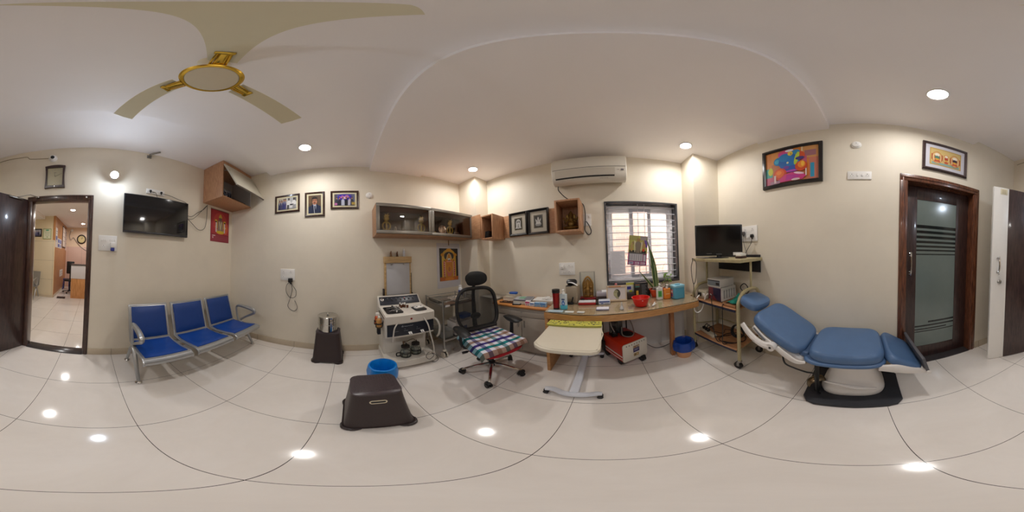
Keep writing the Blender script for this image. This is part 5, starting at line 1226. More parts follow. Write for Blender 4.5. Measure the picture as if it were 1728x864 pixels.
g2=[(rc(0,0,1,1),(88,70,52)),(rc(0,.55,.25,1),(104,82,60)),(rc(.8,.4,1,.8),(98,76,56)),
 ([(0,0),(1,0),(1,.34),(.8,.42),(.62,.50),(.38,.50),(.2,.42),(0,.34)],(34,44,74)),([(.36,.5),(.62,.5),(.60,.3),(.54,0),(.46,.0)],(206,214,226)),([(.47,.42),(.55,.42),(.57,.34),(.58,0),(.50,.0),(.46,.34)],(26,34,66)),
 ([(.34,.5),(.42,.42),(.46,.0),(.30,.0)],(30,40,68)),(rc(.40,.46,.60,.58),(150,98,72)),(ell(.50,.66,.20,.19),(184,126,98)),(ell(.5,.80,.215,.11,a0=-10,a1=190),(26,20,18)),(rc(.30,.66,.335,.80),(30,24,22)),(rc(.67,.66,.70,.80),(30,24,22)),
 (ell(.5,.575,.095,.022),(40,28,24)),(ell(.5,.545,.055,.014),(150,80,70)),(ell(.42,.70,.038,.014),(44,30,26)),(ell(.58,.70,.038,.014),(44,30,26)),(rc(.37,.73,.46,.742),(34,24,20)),(rc(.54,.73,.63,.742),(34,24,20)),([(.48,.70),(.52,.70),(.54,.62),(.46,.62)],(172,112,84))]
framed('framed_photograph','middle upright framed portrait of a moustached person in dark suit and tie','B',-.618,1.988,.286,.388,.028,g2,M_PF,M_CRMT,.024,group='framed photographs on the west wall')
g3=[(rc(0,0,1,1),(92,92,140)),(rc(0,.0,.12,1),(84,78,88)),(rc(.88,0,1,1),(110,116,140)),(ell(.5,.72,.34,.26),(56,40,176)),(ell(.36,.76,.12,.12),(190,110,180)),(ell(.62,.78,.12,.12),(196,120,170)),(ell(.5,.66,.12,.1),(226,190,214)),(ell(.30,.86,.06,.08),(60,40,190)),(ell(.74,.86,.06,.08),(70,44,200))]
for cx,c in ((.12,(52,54,70)),(.26,(38,36,56)),(.42,(186,190,210)),(.58,(30,30,44)),(.74,(190,186,204)),(.86,(56,58,74))): g3+=person(cx,0,.16,.74,c)
g3+=[(rc(.84,.05,1,.28),(176,150,70)),(ell(.08,.12,.07,.1),(190,110,170))]
framed('framed_photograph','right of three framed photographs, a group before a purple stage','B',-.250,2.088,.388,.285,.028,g3,M_PF,M_CRMT,.024,group='framed photographs on the west wall')
# red calendar poster, corner
def deity(cx,y0,w,h,body,trim,face):
    return [(ell(cx,y0+h*.10,w*.5,h*.10),trim),([(cx-w*.30,y0+h*.1),(cx+w*.30,y0+h*.1),(cx+w*.24,y0+h*.66),(cx-w*.24,y0+h*.66)],body),(ell(cx,y0+h*.74,w*.17,h*.09),face),([(cx-w*.2,y0+h*.80),(cx+w*.2,y0+h*.80),(cx+w*.08,y0+h*.97),(cx,y0+h),(cx-w*.08,y0+h*.97)],trim),(rc(cx-w*.42,y0+h*.25,cx-w*.30,y0+h*.64),trim),(rc(cx+w*.30,y0+h*.25,cx+w*.42,y0+h*.64),trim),([(cx-w*.16,y0+h*.6),(cx-w*.08,y0+h*.6),(cx,y0+h*.25),(cx+w*.08,y0+h*.6),(cx+w*.16,y0+h*.6),(cx,y0+h*.12)],(206,190,150))]
rp=[(rc(0,0,1,1),(150,38,48)),(rc(.04,.24,.96,.98),(166,46,56)),(ell(.5,.58,.38,.36),(186,66,60)),(ell(.78,.46,.16,.2),(200,90,56)),(rc(0,0,1,.22),(148,52,66)),(rc(0,.215,1,.225),(96,24,30)),(rc(.08,.17,.24,.195),(222,190,190)),(rc(.09,.10,.14,.15),(230,200,200))]
rp+=deity(.5,.27,.52,.62,(134,112,98),(190,164,66),(110,88,80))+[(ell(.5,.30,.22,.05),(204,170,40)),(ell(.26,.66,.06,.03),(220,180,60)),(ell(.74,.66,.06,.03),(220,180,60)),(ell(.26,.46,.06,.03),(200,120,60)),(ell(.76,.46,.06,.03),(220,190,70)),(ell(.26,.62,.05,.02),(40,24,24)),(ell(.74,.62,.05,.02),(40,24,24)),(rc(.24,.3,.30,.6),(206,190,190)),(rc(.70,.3,.76,.6),(206,190,190))]
for k in range(6): rp.append((rc(.08,.03+k*.02,.90,.034+k*.02),(172,84,94)))
t=thing('calendar_poster','red calendar poster of a garlanded deity in the corner below the open cabinet','poster',(-1.93,YA,1.94)); T=wallT('A',-1.712,1.66)
m=MW(t); m.box(0,.43,0,.56,0.0,.004,T=T); m.box(.0,.43,.548,.562,.0,.007,T=T,mi=1); part('sheet',m,[mat('red_paper',(150,40,48),.5),M_STEEL],t); m=MW(t); art(m,rp,.43,.548,T@TR(0,0,.0042)); part('printed_picture',m,M_INK,t)
# orange deity poster on a white sheet
op=[(rc(0,0,1,1),(42,36,34)),(ell(.5,.78,.36,.19),(208,160,56)),(ell(.5,.76,.27,.135),(40,34,34)),(rc(.12,.12,.24,.78),(214,170,64)),(rc(.76,.12,.88,.78),(206,158,58)),(ell(.16,.80,.09,.05),(202,140,44)),(ell(.84,.80,.09,.05),(202,140,44)),(ell(.5,.955,.14,.045),(216,150,44)),(rc(.02,0,.98,.12),(184,96,34)),
 ([(.30,.08),(.70,.08),(.78,.56),(.68,.66),(.32,.66),(.22,.56)],(196,120,34)),([(.34,.66),(.66,.66),(.60,.80),(.5,.86),(.40,.80)],(208,176,110)),([(.42,.66),(.58,.66),(.56,.80),(.5,.84),(.44,.80)],(196,128,44)),(ell(.5,.66,.07,.035),(236,232,226)),(ell(.5,.635,.04,.02),(40,28,26)),
 (rc(.20,.14,.27,.60),(184,92,84)),(rc(.74,.14,.81,.60),(184,92,84)),(rc(.28,.12,.31,.58),(226,200,130)),(rc(.70,.12,.73,.58),(226,200,130)),([(.32,.34),(.68,.34),(.58,.14),(.42,.14)],(198,112,84)),(ell(.5,.36,.12,.11),(206,140,40)),(ell(.5,.36,.06,.08),(176,100,40)),(ell(.5,.05,.26,.045),(216,130,34)),(rc(.36,.58,.64,.605),(220,150,140))]
for k in range(7): op+=[(ell(.235,.16+k*.07,.025,.014,8),(230,150,160)),(ell(.775,.16+k*.07,.025,.014,8),(230,150,160))]
t=thing('deity_poster','orange and gold deity poster on a white sheet under the display cabinet','poster',(XB,1.56,1.25)); T=wallT('B',1.325,.885)
m=MW(t); m.box(0,.465,0,.735,0,.003,T=T); part('white_sheet',m,mat('white_poster_paper',(204,202,206),.6,var=.01),t)
m=MW(t); art(m,op,.375,.535,T@TR(.045,.115,.0032)); part('printed_picture',m,M_INKG,t)
m=MW(t); m.box(.225,.24,.70,.79,.003,.006,T=T); part('hanging_tab',m,mat('brown_tape',(120,96,70),.6),t)
# big painting
gp=[(rc(0,0,1,1),(186,112,72)),(rc(0,.35,.12,1),(196,120,52)),(rc(.12,.6,.28,1),(204,134,66)),(rc(.0,.22,.14,.5),(60,150,140)),(ell(.10,.40,.05,.12),(190,190,50)),(rc(0,0,.18,.22),(176,84,110)),(rc(.70,.62,1,1),(198,142,84)),(rc(.76,.68,.96,.86),(150,100,110)),(rc(.82,0,1,.62),(186,110,90)),(rc(.86,.05,.93,.45),(40,140,176)),(rc(.80,.1,.84,.6),(206,120,50)),(rc(.72,.3,.80,.7),(190,90,120)),(rc(.70,.7,.73,1),(214,190,150)),(rc(.56,.84,.70,1),(196,120,40)),
 (ell(.42,.90,.16,.09),(206,70,120)),(ell(.36,.84,.10,.07),(190,60,150)),(ell(.48,.95,.08,.04),(226,226,236)),(ell(.27,.66,.10,.13),(30,120,170)),(ell(.24,.66,.05,.07),(60,160,190)),(ell(.68,.72,.09,.14),(206,80,40)),(ell(.60,.86,.08,.08),(40,130,180)),
 (ell(.46,.60,.19,.25),(24,96,170)),(ell(.40,.74,.13,.13),(30,120,180)),(ell(.56,.52,.13,.22,rot=20),(24,110,180)),(ell(.53,.36,.15,.10),(40,80,170)),(ell(.62,.66,.04,.20,rot=-10),(180,200,60)),(ell(.50,.84,.05,.07),(220,190,60)),(ell(.515,.82,.012,.016),(120,40,30)),(ell(.45,.56,.022,.03),(226,214,170)),(ell(.42,.42,.06,.05),(110,60,150)),(ell(.53,.30,.16,.03),(170,60,170)),
 (ell(.30,.26,.13,.17),(196,66,28)),(ell(.29,.28,.09,.12),(214,96,34)),(ell(.28,.30,.05,.06),(226,130,50)),(ell(.70,.40,.11,.15),(200,70,30)),(ell(.71,.44,.07,.10),(224,130,40)),(ell(.73,.46,.03,.08),(236,180,60)),(ell(.68,.64,.08,.05),(60,50,120)),
 ([(.40,.22),(.55,.26),(.80,.12),(.72,.02),(.30,.02),(.26,.08)],(196,50,120)),([(.44,.2),(.70,.14),(.62,.06),(.4,.05)],(176,40,140)),(ell(.66,.20,.10,.03,rot=-20),(226,190,210)),(rc(.10,0,.30,.08),(150,110,130)),(ell(.6,.04,.08,.03),(214,190,190)),(rc(.18,.02,.22,.24),(206,180,180)),(rc(.78,.1,.80,.3),(226,214,214))]
framed('painting','large black framed colourful painting of a blue elephant headed deity','D',1.008,2.022,.650,.518,.040,gp,M_BF,None,0,depth=.035,cat='painting',glassy=False,coat=False,fprof=.7)
tp=[(rc(0,0,1,1),(196,160,84)),(rc(.03,.05,.97,.95),(214,186,120)),(rc(.06,.05,.94,.17),(140,170,160))]
for cx,w_,h_,c in ((.22,.17,.62,(90,130,110)),(.50,.11,.46,(176,70,50)),(.78,.17,.62,(60,50,60))):
    tp+=[(ell(cx,.45,w_,h_*.58),(206,150,90)),(ell(cx,.44,w_*.82,h_*.48),(226,196,140)),(ell(cx,.46,w_*.55,h_*.34),(184,106,70)),(ell(cx,.60,w_*.42,h_*.16),(236,224,206)),(ell(cx,.46,w_*.45,h_*.14),c),(rc(cx-w_*.5,.18,cx+w_*.5,.30),(196,90,60)),(ell(cx,.34,w_*.36,h_*.08),(220,170,60))]
for cx in (.06,.36,.64,.94): tp+=[(rc(cx-.018,.28,cx+.018,.62),(176,90,60))]
framed('framed_print','dark framed ornate golden print of three shrine figures above the glass door','D',-.567,2.222,.523,.395,.032,tp,wood('grey_brown_frame',(56,42,42),(80,62,60),'X',.3,9),mat('white_mount',(206,204,214),.7,var=.01),.045,depth=.03)
def relief(mode):
    s=[(rc(0,0,1,1),(52,48,44)),(rc(.04,.03,.96,.97),(120,110,84)),(rc(.08,.06,.92,.94),(44,40,38))]
    c=(206,204,200); d=(150,148,144)
    if mode==0: s+=[(ell(.5,.66,.30,.22),c),(ell(.5,.64,.20,.15),(44,40,38)),(rc(.20,.24,.32,.66),c),(rc(.68,.24,.80,.66),c),([(.28,.14),(.72,.14),(.62,.62),(.38,.62)],c),(ell(.5,.66,.08,.06),d),([(.42,.7),(.58,.7),(.5,.84)],c),([(.38,.2),(.62,.2),(.55,.5),(.45,.5)],d),([(.12,.12),(.30,.12),(.30,.24),(.18,.24)],c),([(.70,.12),(.88,.12),(.82,.24),(.70,.24)],c),(rc(.35,.08,.65,.13),d)]
    else: s+=[(ell(.5,.28,.32,.13),c),([(.18,.30),(.82,.30),(.76,.16),(.24,.16)],d),(ell(.5,.40,.26,.09),c),([(.34,.40),(.66,.40),(.60,.62),(.40,.62)],c),(ell(.5,.68,.08,.07),c),([(.42,.73),(.58,.73),(.5,.86)],c),(ell(.28,.56,.06,.11,rot=20),c),(ell(.72,.58,.06,.11,rot=-20),c),(ell(.5,.52,.06,.06),d),(ell(.2,.68,.03,.04),d),(ell(.8,.70,.03,.05),d)]
    return s
framed('deity_plaque','left silver relief plaque of a standing deity in a dark frame on the wood panel','C',-1.352,1.662,.310,.360,.034,relief(0),M_BF,mat('beige_mount',(196,188,172),.8,var=.02),.055,off=.026,depth=.045,group='framed silver relief plaques')
framed('deity_plaque','right silver relief plaque of a seated deity in a dark frame on the wood panel','C',-1.036,1.655,.315,.368,.034,relief(1),M_BF,mat('beige_mount',(196,188,172),.8,var=.02),.055,off=.026,depth=.045,group='framed silver relief plaques')

# ------------------------------------------------------------------ wooden shelf run and niches on the window wall
t=thing('wood_cladding','warm wood back panel carrying the framed relief plaques','wall panel',(-1.0,YC,1.66))
m=MW(t); m.box(-1.469,-.562,YC-.025,YC,1.655,2.005,bev=.002); part('board',m,M_OAK,t)
def niche(label,x0,x1,z0,z1,mt):
    t=thing('wall_niche',label,'niche box',((x0+x1)/2,YC,z0),0,'open wooden niche boxes'); yf=YC-.30; w_=.022
    for nm,b in (('side_board',(x0,x0+w_,yf,YC-.001,z0,z1)),('side_board',(x1-w_,x1,yf,YC-.001,z0,z1)),('bottom_board',(x0+w_,x1-w_,yf,YC-.001,z0,z0+w_)),('top_board',(x0+w_,x1-w_,yf,YC-.001,z1-w_,z1)),('back_board',(x0+w_,x1-w_,YC-.012,YC-.001,z0+w_,z1-w_))):
        m=MW(t); m.box(*b,bev=.0015); part(nm,m,mt,t)
    return t
niche('small open wooden niche box beside the corner column','' and 0 or -1.708,-1.472,1.632,2.005,M_OAKZ)
niche('open wooden niche box holding a brass idol under the air conditioner',-.560,-.262,1.615,2.012,M_OAKZ)
idol('brass_idol','brass elephant headed idol with arms raised inside the right wooden niche','idol',(-.40,YC-.14,1.638),.245,mat('dark_brass',(124,94,44),.38,.7,var=.35,scale=50))
for k,(x,rr) in enumerate(((-1.66,.2),(-1.635,.25),(-1.61,.3))):
    m=MB(); m.box(-.004,.004,-.05,.05,0,.11,bev=.001,T=rotm(0,rr,0)); m.box(-.0045,-.0038,-.04,.04,.01,.09,mi=1,T=rotm(0,rr,0))
    single('booklet',m,[mat('black_booklet',(36,34,34),.5),mat('white_booklet_page',(210,206,200),.6)],'%s slim booklet leaning in the small wooden niche'%('left','middle','right')[k],'booklet',(x,YC-.22,1.6545+.0007),group='booklets leaning in the small niche')
# ------------------------------------------------------------------ glass display cabinet on the west wall
t=thing('display_cabinet','wall hung display cabinet with two smoked glass doors in grey frames','display cabinet',(XB,1.07,1.67))
cy0,cy1,cz0,cz1,cxf=.325,1.818,1.668,2.072,XB+.30
for nm,b in (('bottom_board',(XB+.001,cxf,cy0,cy1,cz0,cz0+.022)),('top_board',(XB+.001,cxf,cy0,cy1,cz1-.02,cz1)),('side_board',(XB+.001,cxf,cy0,cy0+.02,cz0+.022,cz1-.02)),('side_board',(XB+.001,cxf,cy1-.02,cy1,cz0+.022,cz1-.02)),('divider',(XB+.001,cxf-.01,1.06,1.078,cz0+.022,cz1-.02))):
    m=MW(t); m.box(*b,bev=.0015); part(nm,m,wood('oak_cabinet_y',(152,108,76),(178,134,100),'Y',.45,9),t)
m=MW(t); m.box(XB+.001,XB+.010,cy0+.02,cy1-.02,cz0+.022,cz1-.02); part('back_board',m,mat('dark_back_board',(52,40,36),.6),t)
M_SMOKE=glass('smoked_glass',(240,232,226),.05,.02)
for a,b in ((cy0+.002,1.068),(1.070,cy1-.002)):
    m=MW(t); f=.042
    for q in ((a,b,cz0+.012,cz0+.012+f),(a,b,cz1-f,cz1),(a,a+f,cz0+.012+f,cz1-f),(b-f,b,cz0+.012+f,cz1-f)): m.box(cxf+.001,cxf+.021,*q,bev=.003)
    dd=part('door',m,M_ALU,t); m=MW(t); m.box(cxf+.008,cxf+.012,a+f-.004,b-f+.004,cz0+.012+f-.004,cz1-f+.004); part('glass_pane',m,M_SMOKE,dd)
m=MB(Matrix.Translation((1.86,-1.8,-1.66))); m.box(-1.918,-1.712,1.80,1.818,1.660,2.04,bev=.002); single('filler_panel',m,M_OAK,'small warm wood panel joining the display cabinet to the first niche','wall panel',(-1.86,1.8,1.66))
M_TROPHY=mat('trophy_gold',(196,184,96),.3,.45,var=.15,scale=40)
def trophy(label,y):
    t=thing('trophy',label,'trophy',(cxf-.09,y,cz0+.0225),0,'gold trophies in the display cabinet')
    m=MB(); m.lathe([(0,0),(.035,0),(.035,.015),(.014,.02),(.012,.05)],20); part('base',m,M_TROPHY,t)
    m=MB(); m.tube([(0,.05*math.cos(a),.105+.055*math.sin(a)) for a in [2*PI*k/16 for k in range(16)]],(.011),closed=True,n=2); m.rod((0,0,.03),(0,0,.17),.014); part('ring',m,M_TROPHY,t)
    m=MB(); m.sphere(.040,(0,0,.205),(.5,1,.9)); m.prism([(-.035,.24),(-.02,.225),(.0,.232),(.02,.225),(.045,.255),(.02,.25),(.03,.285),(.005,.255),(-.02,.27),(-.012,.248)],-.012,.012,T=Matrix(((0,0,1,0),(1,0,0,0),(0,1,0,0),(0,0,0,1)))); part('emblem',m,M_TROPHY,t)
    return t
trophy('gold ring shaped trophy at the far left of the display cabinet',.475)
trophy('gold ring shaped trophy at the right end of the left cabinet bay',.965)
trophy('gold ring shaped trophy standing by the silver plate in the right cabinet bay',1.445)
t=thing('award_plate','round silver plate on a stand in the right bay of the display cabinet','award',(cxf-.10,1.315,cz0+.0225)); m=MB(); m.lathe([(0,.0),(.05,.0),(.07,.008),(.072,.006),(.05,-.004),(0,-.004)],32,T=TR(0,0,.105,ry=PI/2-.15)); m.lathe([(.038,.004),(.04,.006),(.042,.004)],28,T=TR(0,0,.105,ry=PI/2-.15),cap=False); part('plate',m,M_CHROME,t); m=MB(); m.box(-.02,.02,-.03,.03,0,.012,bev=.003); m.rod((-.012,0,.01),(-.012,0,.06),.006); part('stand',m,M_STEEL,t)
t=thing('photo_stand','small clear double picture stand near the right end of the cabinet','photo stand',(cxf-.08,1.58,cz0+.0225)); m=MB(); m.box(-.004,.004,-.045,.045,0,.09,bev=.002,T=rotm(0,-.2,0)); part('frame',m,M_STEEL,t); m=MB(); m.box(.004,.006,-.038,.038,.008,.082,T=rotm(0,-.2,0)); part('photo',m,mat('dark_photo',(76,74,74),.3),t)
t=thing('small_figurine','small pale figurine beside the first trophy','figurine',(cxf-.10,.60,cz0+.0225)); m=MB(); m.lathe([(0,0),(.02,0),(.022,.01),(.012,.03),(.016,.06),(.010,.08)],16); part('body',m,mat('pale_ceramic',(150,140,126),.4),t); m=MB(); m.sphere(.014,(0,0,.09)); part('head',m,mat('pale_ceramic',(150,140,126)),t)
t=thing('gold_cup','small yellow cup at the left of the right cabinet bay','cup',(cxf-.08,1.16,cz0+.0225)); m=MB(); m.lathe([(0,0),(.015,0),(.016,.004),(.006,.01),(.022,.03),(.026,.06),(.024,.06),(.018,.03)],20,cap=False); part('bowl',m,M_TROPHY,t)

# ------------------------------------------------------------------ corner cabinet with lifted flap
t=thing('corner_cabinet','open wooden wall cabinet with raised white flap in the corner above the poster','wall cabinet',(-1.88,YA,2.26))
a0,a1,z0,z1,yf=XB+.001,-1.545,2.262,2.898,YA+.42
for nm,b in (('side_board',(a1-.02,a1,YA+.001,yf,z0,z1)),('bottom_board',(a0,a1-.02,YA+.001,yf,z0,z0+.022)),('top_board',(a0,a1-.02,YA+.001,yf,z1-.075,z1)),):
    m=MW(t); m.box(*b,bev=.0015); part(nm,m,M_OAKZ,t)
m=MW(t); m.box(a0,a1-.02,YA+.001,YA+.012,z0+.022,z1-.075); m.box(a0,a0+.012,YA+.012,yf,z0+.022,z1-.075); part('inner_lining',m,mat('white_inner_laminate',(206,204,206),.4),t)
m=MW(t); T=Matrix.Translation((0,yf+.002,z1-.08))@rotm(math.radians(28),0,0)
m.box(a0+.004,a1-.004,-.0,.018,-.52,0,bev=.002,T=T); fl=part('lift_flap',m,mat('ivory_flap',(200,196,180),.3,var=.02),t)
m=MW(t); m.box(a0+.004,a1-.004,-.001,.019,-.522,-.512,T=T); part('flap_edge',m,M_TRIM,fl)
m=MW(t); m.rod((a1-.03,YA+.30,z1-.14),(a1-.03,yf+.10,z1-.22),.007); part('gas_strut',m,M_ALU,t)
t=thing('network_box','dark blue equipment box inside the open corner cabinet','electronic box',(-1.82,YA+.15,z0+.0225)); m=MB(); m.box(-.12,.12,-.08,.08,0,.20,bev=.004); part('case',m,mat('dark_blue_case',(30,36,74),.4),t); m=MB(); 
for k in range(6): m.box(-.09+k*.03,-.08+k*.03,.08,.0815,.03,.16)
part('vents',m,M_BLACK,t)
t=thing('video_recorder','flat black recorder box inside the open corner cabinet','electronic box',(-1.985,YA+.315,z0+.0225)); m=MB(); m.box(-.17,.17,-.07,.045,0,.05,bev=.004); part('case',m,M_BLACK,t)
m=MB(); m.box(.1,.12,.045,.047,.02,.03); part('indicator',m,M_WHITE,t)
t=thing('white_adapter','upright white adapter at the mouth of the open corner cabinet','adapter',(-1.62,YA+.30,z0+.0225)); m=MB(); m.box(-.03,.03,-.02,.02,0,.09,bev=.006); part('body',m,M_WHITE,t); m=MB(); m.tube([(0,0,.09),(0,.02,.14),(-.06,.03,.16),(-.12,.02,.10),(-.10,.02,.03)],.003); part('flex',m,M_WHITE,t)
random.seed(9); m=MB(Matrix.Identity(4))
for k in range(5):
    pts=[(random.uniform(-.20,.06),random.uniform(-.03,.03),random.uniform(.05,.22)) for _ in range(6)]; m.tube(pts,.003)
o=single('tangled_cables',m,mat('pale_blue_cable',(150,160,186),.5),'tangle of pale cables inside the open corner cabinet','cables',(-1.66,YA+.30,z0+.0)); o['kind']='stuff'
DZ=.7802   # top of the desk glass
# ------------------------------------------------------------------ equipment cart
CART=(1.255,1.41,0); CR=math.radians(6)
t=thing('equipment_cart','cream tubular three shelf equipment cart carrying the old monitor','cart',CART,CR)
M_CPT=mat('chipped_cream_paint',(176,164,126),.5,var=.28,scale=26); M_BOARD=wood('worn_wood_board',(156,108,72),(180,134,96),'Y',.5,7)
for y in (-.348,.333):
    m=MB(); m.tube([(-.20,y,.10),(-.20,y,.40),(-.20,y,.76),(-.185,y,.84),(-.13,y,.905),(-.05,y,.925),(.05,y,.925),(.13,y,.905),(.185,y,.84),(.20,y,.76),(.20,y,.40),(.20,y,.10)],.0185,n=5); lg=part('end_frame',m,M_CPT,t)
    m=MB(); m.box(.018,.042,y-.008,y+.008,.92,1.215,bev=.002); part('upright',m,M_CPT,lg)
    for x in (-.20,.20):
        m=MB(); m.lathe([(.019,.10),(.024,.104),(.024,.12),(.019,.125)],16,T=TR(x,y,0),mi=1); m.rod((x-.014,y+.016,.046),(x+.016,y+.016,.046),.046,seg=22,mi=0); m.box(x-.020,x-.016,y-.006,y+.024,.044,.098,mi=1); m.box(x+.018,x+.022,y-.006,y+.024,.044,.098,mi=1); m.box(x-.022,x+.022,y-.008,y+.018,.094,.102,mi=1,bev=.002)
        part('castor',m,[mat('black_rubber_wheel',(36,32,30),.7),M_ALU],lg)
for z,nm in ((.755,'middle_shelf'),(.27,'lower_shelf')):
    m=MB(); m.box(-.215,.20,-.325,.315,z-.02,z,bev=.003,mi=0); m.box(-.217,-.213,-.325,.315,z-.03,z-.006,mi=1); m.box(-.21,.20,-.32,.31,z-.03,z-.0205,mi=2); part(nm,m,[M_BOARD,mat('blue_black_edge',(36,40,62),.6,var=.3),M_CPT],t)
m=MB(); m.box(-.20,.225,-.385,.335,1.215,1.25,bev=.004); part('top_shelf',m,M_CPT,t)
m=MB(); m.rod((.20,-.34,.36),(.20,.325,.36),.008); m.rod((-.20,.333,.40),(.20,.333,.30),.007); part('brace',m,M_CPT,t)
def cartpt(x,y,z):
    c,s_=math.cos(CR),math.sin(CR); return (CART[0]+c*x-s_*y, CART[1]+s_*x+c*y, z)
def toC(p): 
    c,s_=math.cos(CR),math.sin(CR); dx,dy=p[0]-CART[0],p[1]-CART[1]; return (c*dx+s_*dy,-s_*dx+c*dy)
# black board hanging behind
t=thing('black_board','long black board hanging on the wall side of the equipment cart','board',(XD-.02,1.46,1.08)); m=MB(); m.box(-.004,.004,-.40,.36,0,.20,bev=.002,T=TR(0,0,0)); part('panel',m,mat('matt_black_board',(24,20,22),.7),t)
# old monitor
t=thing('old_monitor','black flat monitor on a round stand on top of the equipment cart','monitor',(1.19,1.415,1.2505),math.atan2(1.415,1.19)-PI/2)
m=MB(); m.box(-.265,.265,-.03,.012,.030,.378,bev=.006); m.box(-.17,.17,.01,.05,.08,.32,bev=.02); part('cabinet',m,M_BLACK,t)
m=MB(); m.box(-.247,.247,-.0315,-.0295,.064,.362); part('screen',m,mat('dark_lcd',(20,17,16),.12,var=.02),t)
m=MB(); m.text('SAMSUNG',.014,Matrix.Translation((0,-.0305,.046))@rotm(PI/2,0,0),depth=.001); part('lettering',m,mat('silver_letters',(170,170,172),.35),t,label='SAMSUNG lettering')
m=MB(); m.box(-.14,-.08,-.0315,-.030,.052,.056); part('status_strip',m,M_ALU,t)
m=MB(); m.lathe([(0,0),(.11,0),(.112,.004),(.09,.009),(.03,.014),(.024,.04),(0,.04)],32,sy=.72); m.box(-.02,.02,-.012,.012,.008,.06,bev=.004); part('stand',m,M_BLACK,t)
m=MB(); m.box(.157,.263,-.034,-.031,.030,.062,bev=.001); part('white_sticker',m,M_WHITE,t)
p=cartpt(-.03,-.27,1.2505)
t=thing('white_receiver','small white and dark red box beside the monitor stand','box',p,CR+.1); m=MB(); m.prism(rrect(.13,.08,.02,4),0,.022,bev=.006); part('dark_base',m,mat('dark_maroon_plastic',(54,26,24),.35),t); m=MB(); m.box(-.06,.06,-.03,.03,.0225,.050,bev=.006); part('white_top',m,M_WHITE,t)
m=MB(); m.box(-.10,.10,-.03,.03,0,.012,bev=.004); m.tube([(-.1,0,.01),(-.16,-.02,.014),(-.2,0,.02)],.006); single('plug_adapter',m,mat('grey_plug_block',(150,144,140),.4),'grey cable adapter lying at the window end of the cart top shelf','adapter',cartpt(-.14,.20,1.2505),CR+PI/2)
m=MB(); m.tube([(0,0,0.01),(-.05,-.01,-.03),(-.07,0,-.12),(-.05,0,-.25),(-.01,0,-.30),(.02,0,-.22),(.03,0,-.1),(.0,0,-.02)],.004,closed=True); m.tube([(-.01,0,-.29),(-.012,0,-.40),(-.015,0,-.47)],.004)
single('hanging_cable',m,M_BLACK,'black cable loop hanging from the window end of the cart top shelf','cable',(cartpt(-.22,.31,1.24)),CR+PI/2)
# devices on the middle shelf
dz=.7555
p=(1.245,1.445)
t=thing('light_source','maroon and navy fronted light source with white slatted side on the cart middle shelf','medical device',(p[0],p[1],dz),math.radians(5))
M_DEV=mat('device_white_shell',(206,202,196),.4,var=.02)
m=MB(); m.box(-.12,.13,-.105,.105,.008,.165,bev=.006); part('shell',m,M_DEV,t)
m=MB(); m.box(-.124,-.118,-.10,.10,.012,.160,bev=.002); fpn=part('front_panel',m,mat('maroon_panel',(112,42,50),.4),t,label='maroon front panel')
m=MB(); m._fin([(-.1245,-.10,.012),(-.1245,-.10,.160),(-.1245,.02,.160),(-.1245,.02,.075),(-.1245,-.045,.012)],[(0,1,2,3,4)]); part('navy_field',m,mat('navy_field',(40,34,66),.4),fpn)
m=MB(); m.lathe([(0,0),(.012,0),(.012,.006),(.006,.010),(.006,.04)],16,T=TR(-.124,.055,.07,ry=-PI/2)); part('socket',m,M_CHROME,fpn)
for k in range(5):
    m=MB(); m.box(-.085+k*.042,-.063+k*.042,-.1062,-.104,.035,.135,bev=.001); part('vent_slot',m,mat('vent_grey',(150,148,146),.5),t)
for x in (-.1,.11):
    for y in (-.09,.09): m=MB(); m.cyl(.01,0,.009,x,y); part('foot',m,M_BLACK,t)
t=thing('camera_control_unit','pale grey control unit with dark front display resting on the light source','medical device',(p[0]-.005,p[1]+.01,dz+.1655),math.radians(7))
m=MB(); m.box(-.125,.115,-.105,.10,.004,.095,bev=.005); part('shell',m,M_DEV,t); m=MB(); m.box(-.1275,-.122,-.098,.09,.018,.082,bev=.002); q=part('front_display',m,mat('grey_blue_display',(126,134,140),.25),t); m=MB(); m.box(-.129,-.127,-.098,.09,.074,.084); m.box(-.1285,-.127,-.09,-.04,.03,.06); part('display_marks',m,M_BLACK,q)
for x in (-.1,.09):
    for y in (-.09,.08): m=MB(); m.cyl(.008,0,.005,x,y); part('foot',m,M_BLACK,t)
t=thing('white_transformer','cream transformer box with black plug at the window end of the cart middle shelf','transformer',(1.16,1.635,dz),math.radians(8)); m=MB(); m.box(-.08,.07,-.068,.068,0,.105,bev=.008); part('case',m,mat('cream_metal_case',(200,192,172),.4,var=.04),t); m=MB(); m.box(-.105,-.08,.01,.05,.03,.075,bev=.004); part('plug',m,M_BLACK,t); m=MB(); m.box(-.083,-.079,-.05,-.01,.03,.07,bev=.002); part('outlet',m,M_WHITE,t)
m=MB(); m.tube([(-.12,-.02,.05),(-.17,-.03,.02),(-.19,-.02,-.05),(-.20,-.02,-.12),(-.17,-.04,-.16),(-.12,-.06,-.12),(-.10,-.08,-.02),(-.09,-.10,.05),(-.08,-.13,.08)],.007); single('looped_white_cable',m,M_WHITE,'thick white cord looping down over the front edge of the cart middle shelf','cable',(1.155,1.655,dz),math.radians(8))
t=thing('wooden_tray','open wooden tray with instruments at the near end of the cart middle shelf','tray',cartpt(-.06,-.225,dz),CR); m=MB(); m.box(-.13,.13,-.085,.09,0,.006); 
for q in ((-.13,.13,-.085,-.078),(-.13,.13,.083,.09),(-.13,-.123,-.085,.09),(.123,.13,-.085,.09)): m.box(*q,0,.032,bev=.001)
part('tray_box',m,M_BOARD,t); m=MB(); random.seed(2)
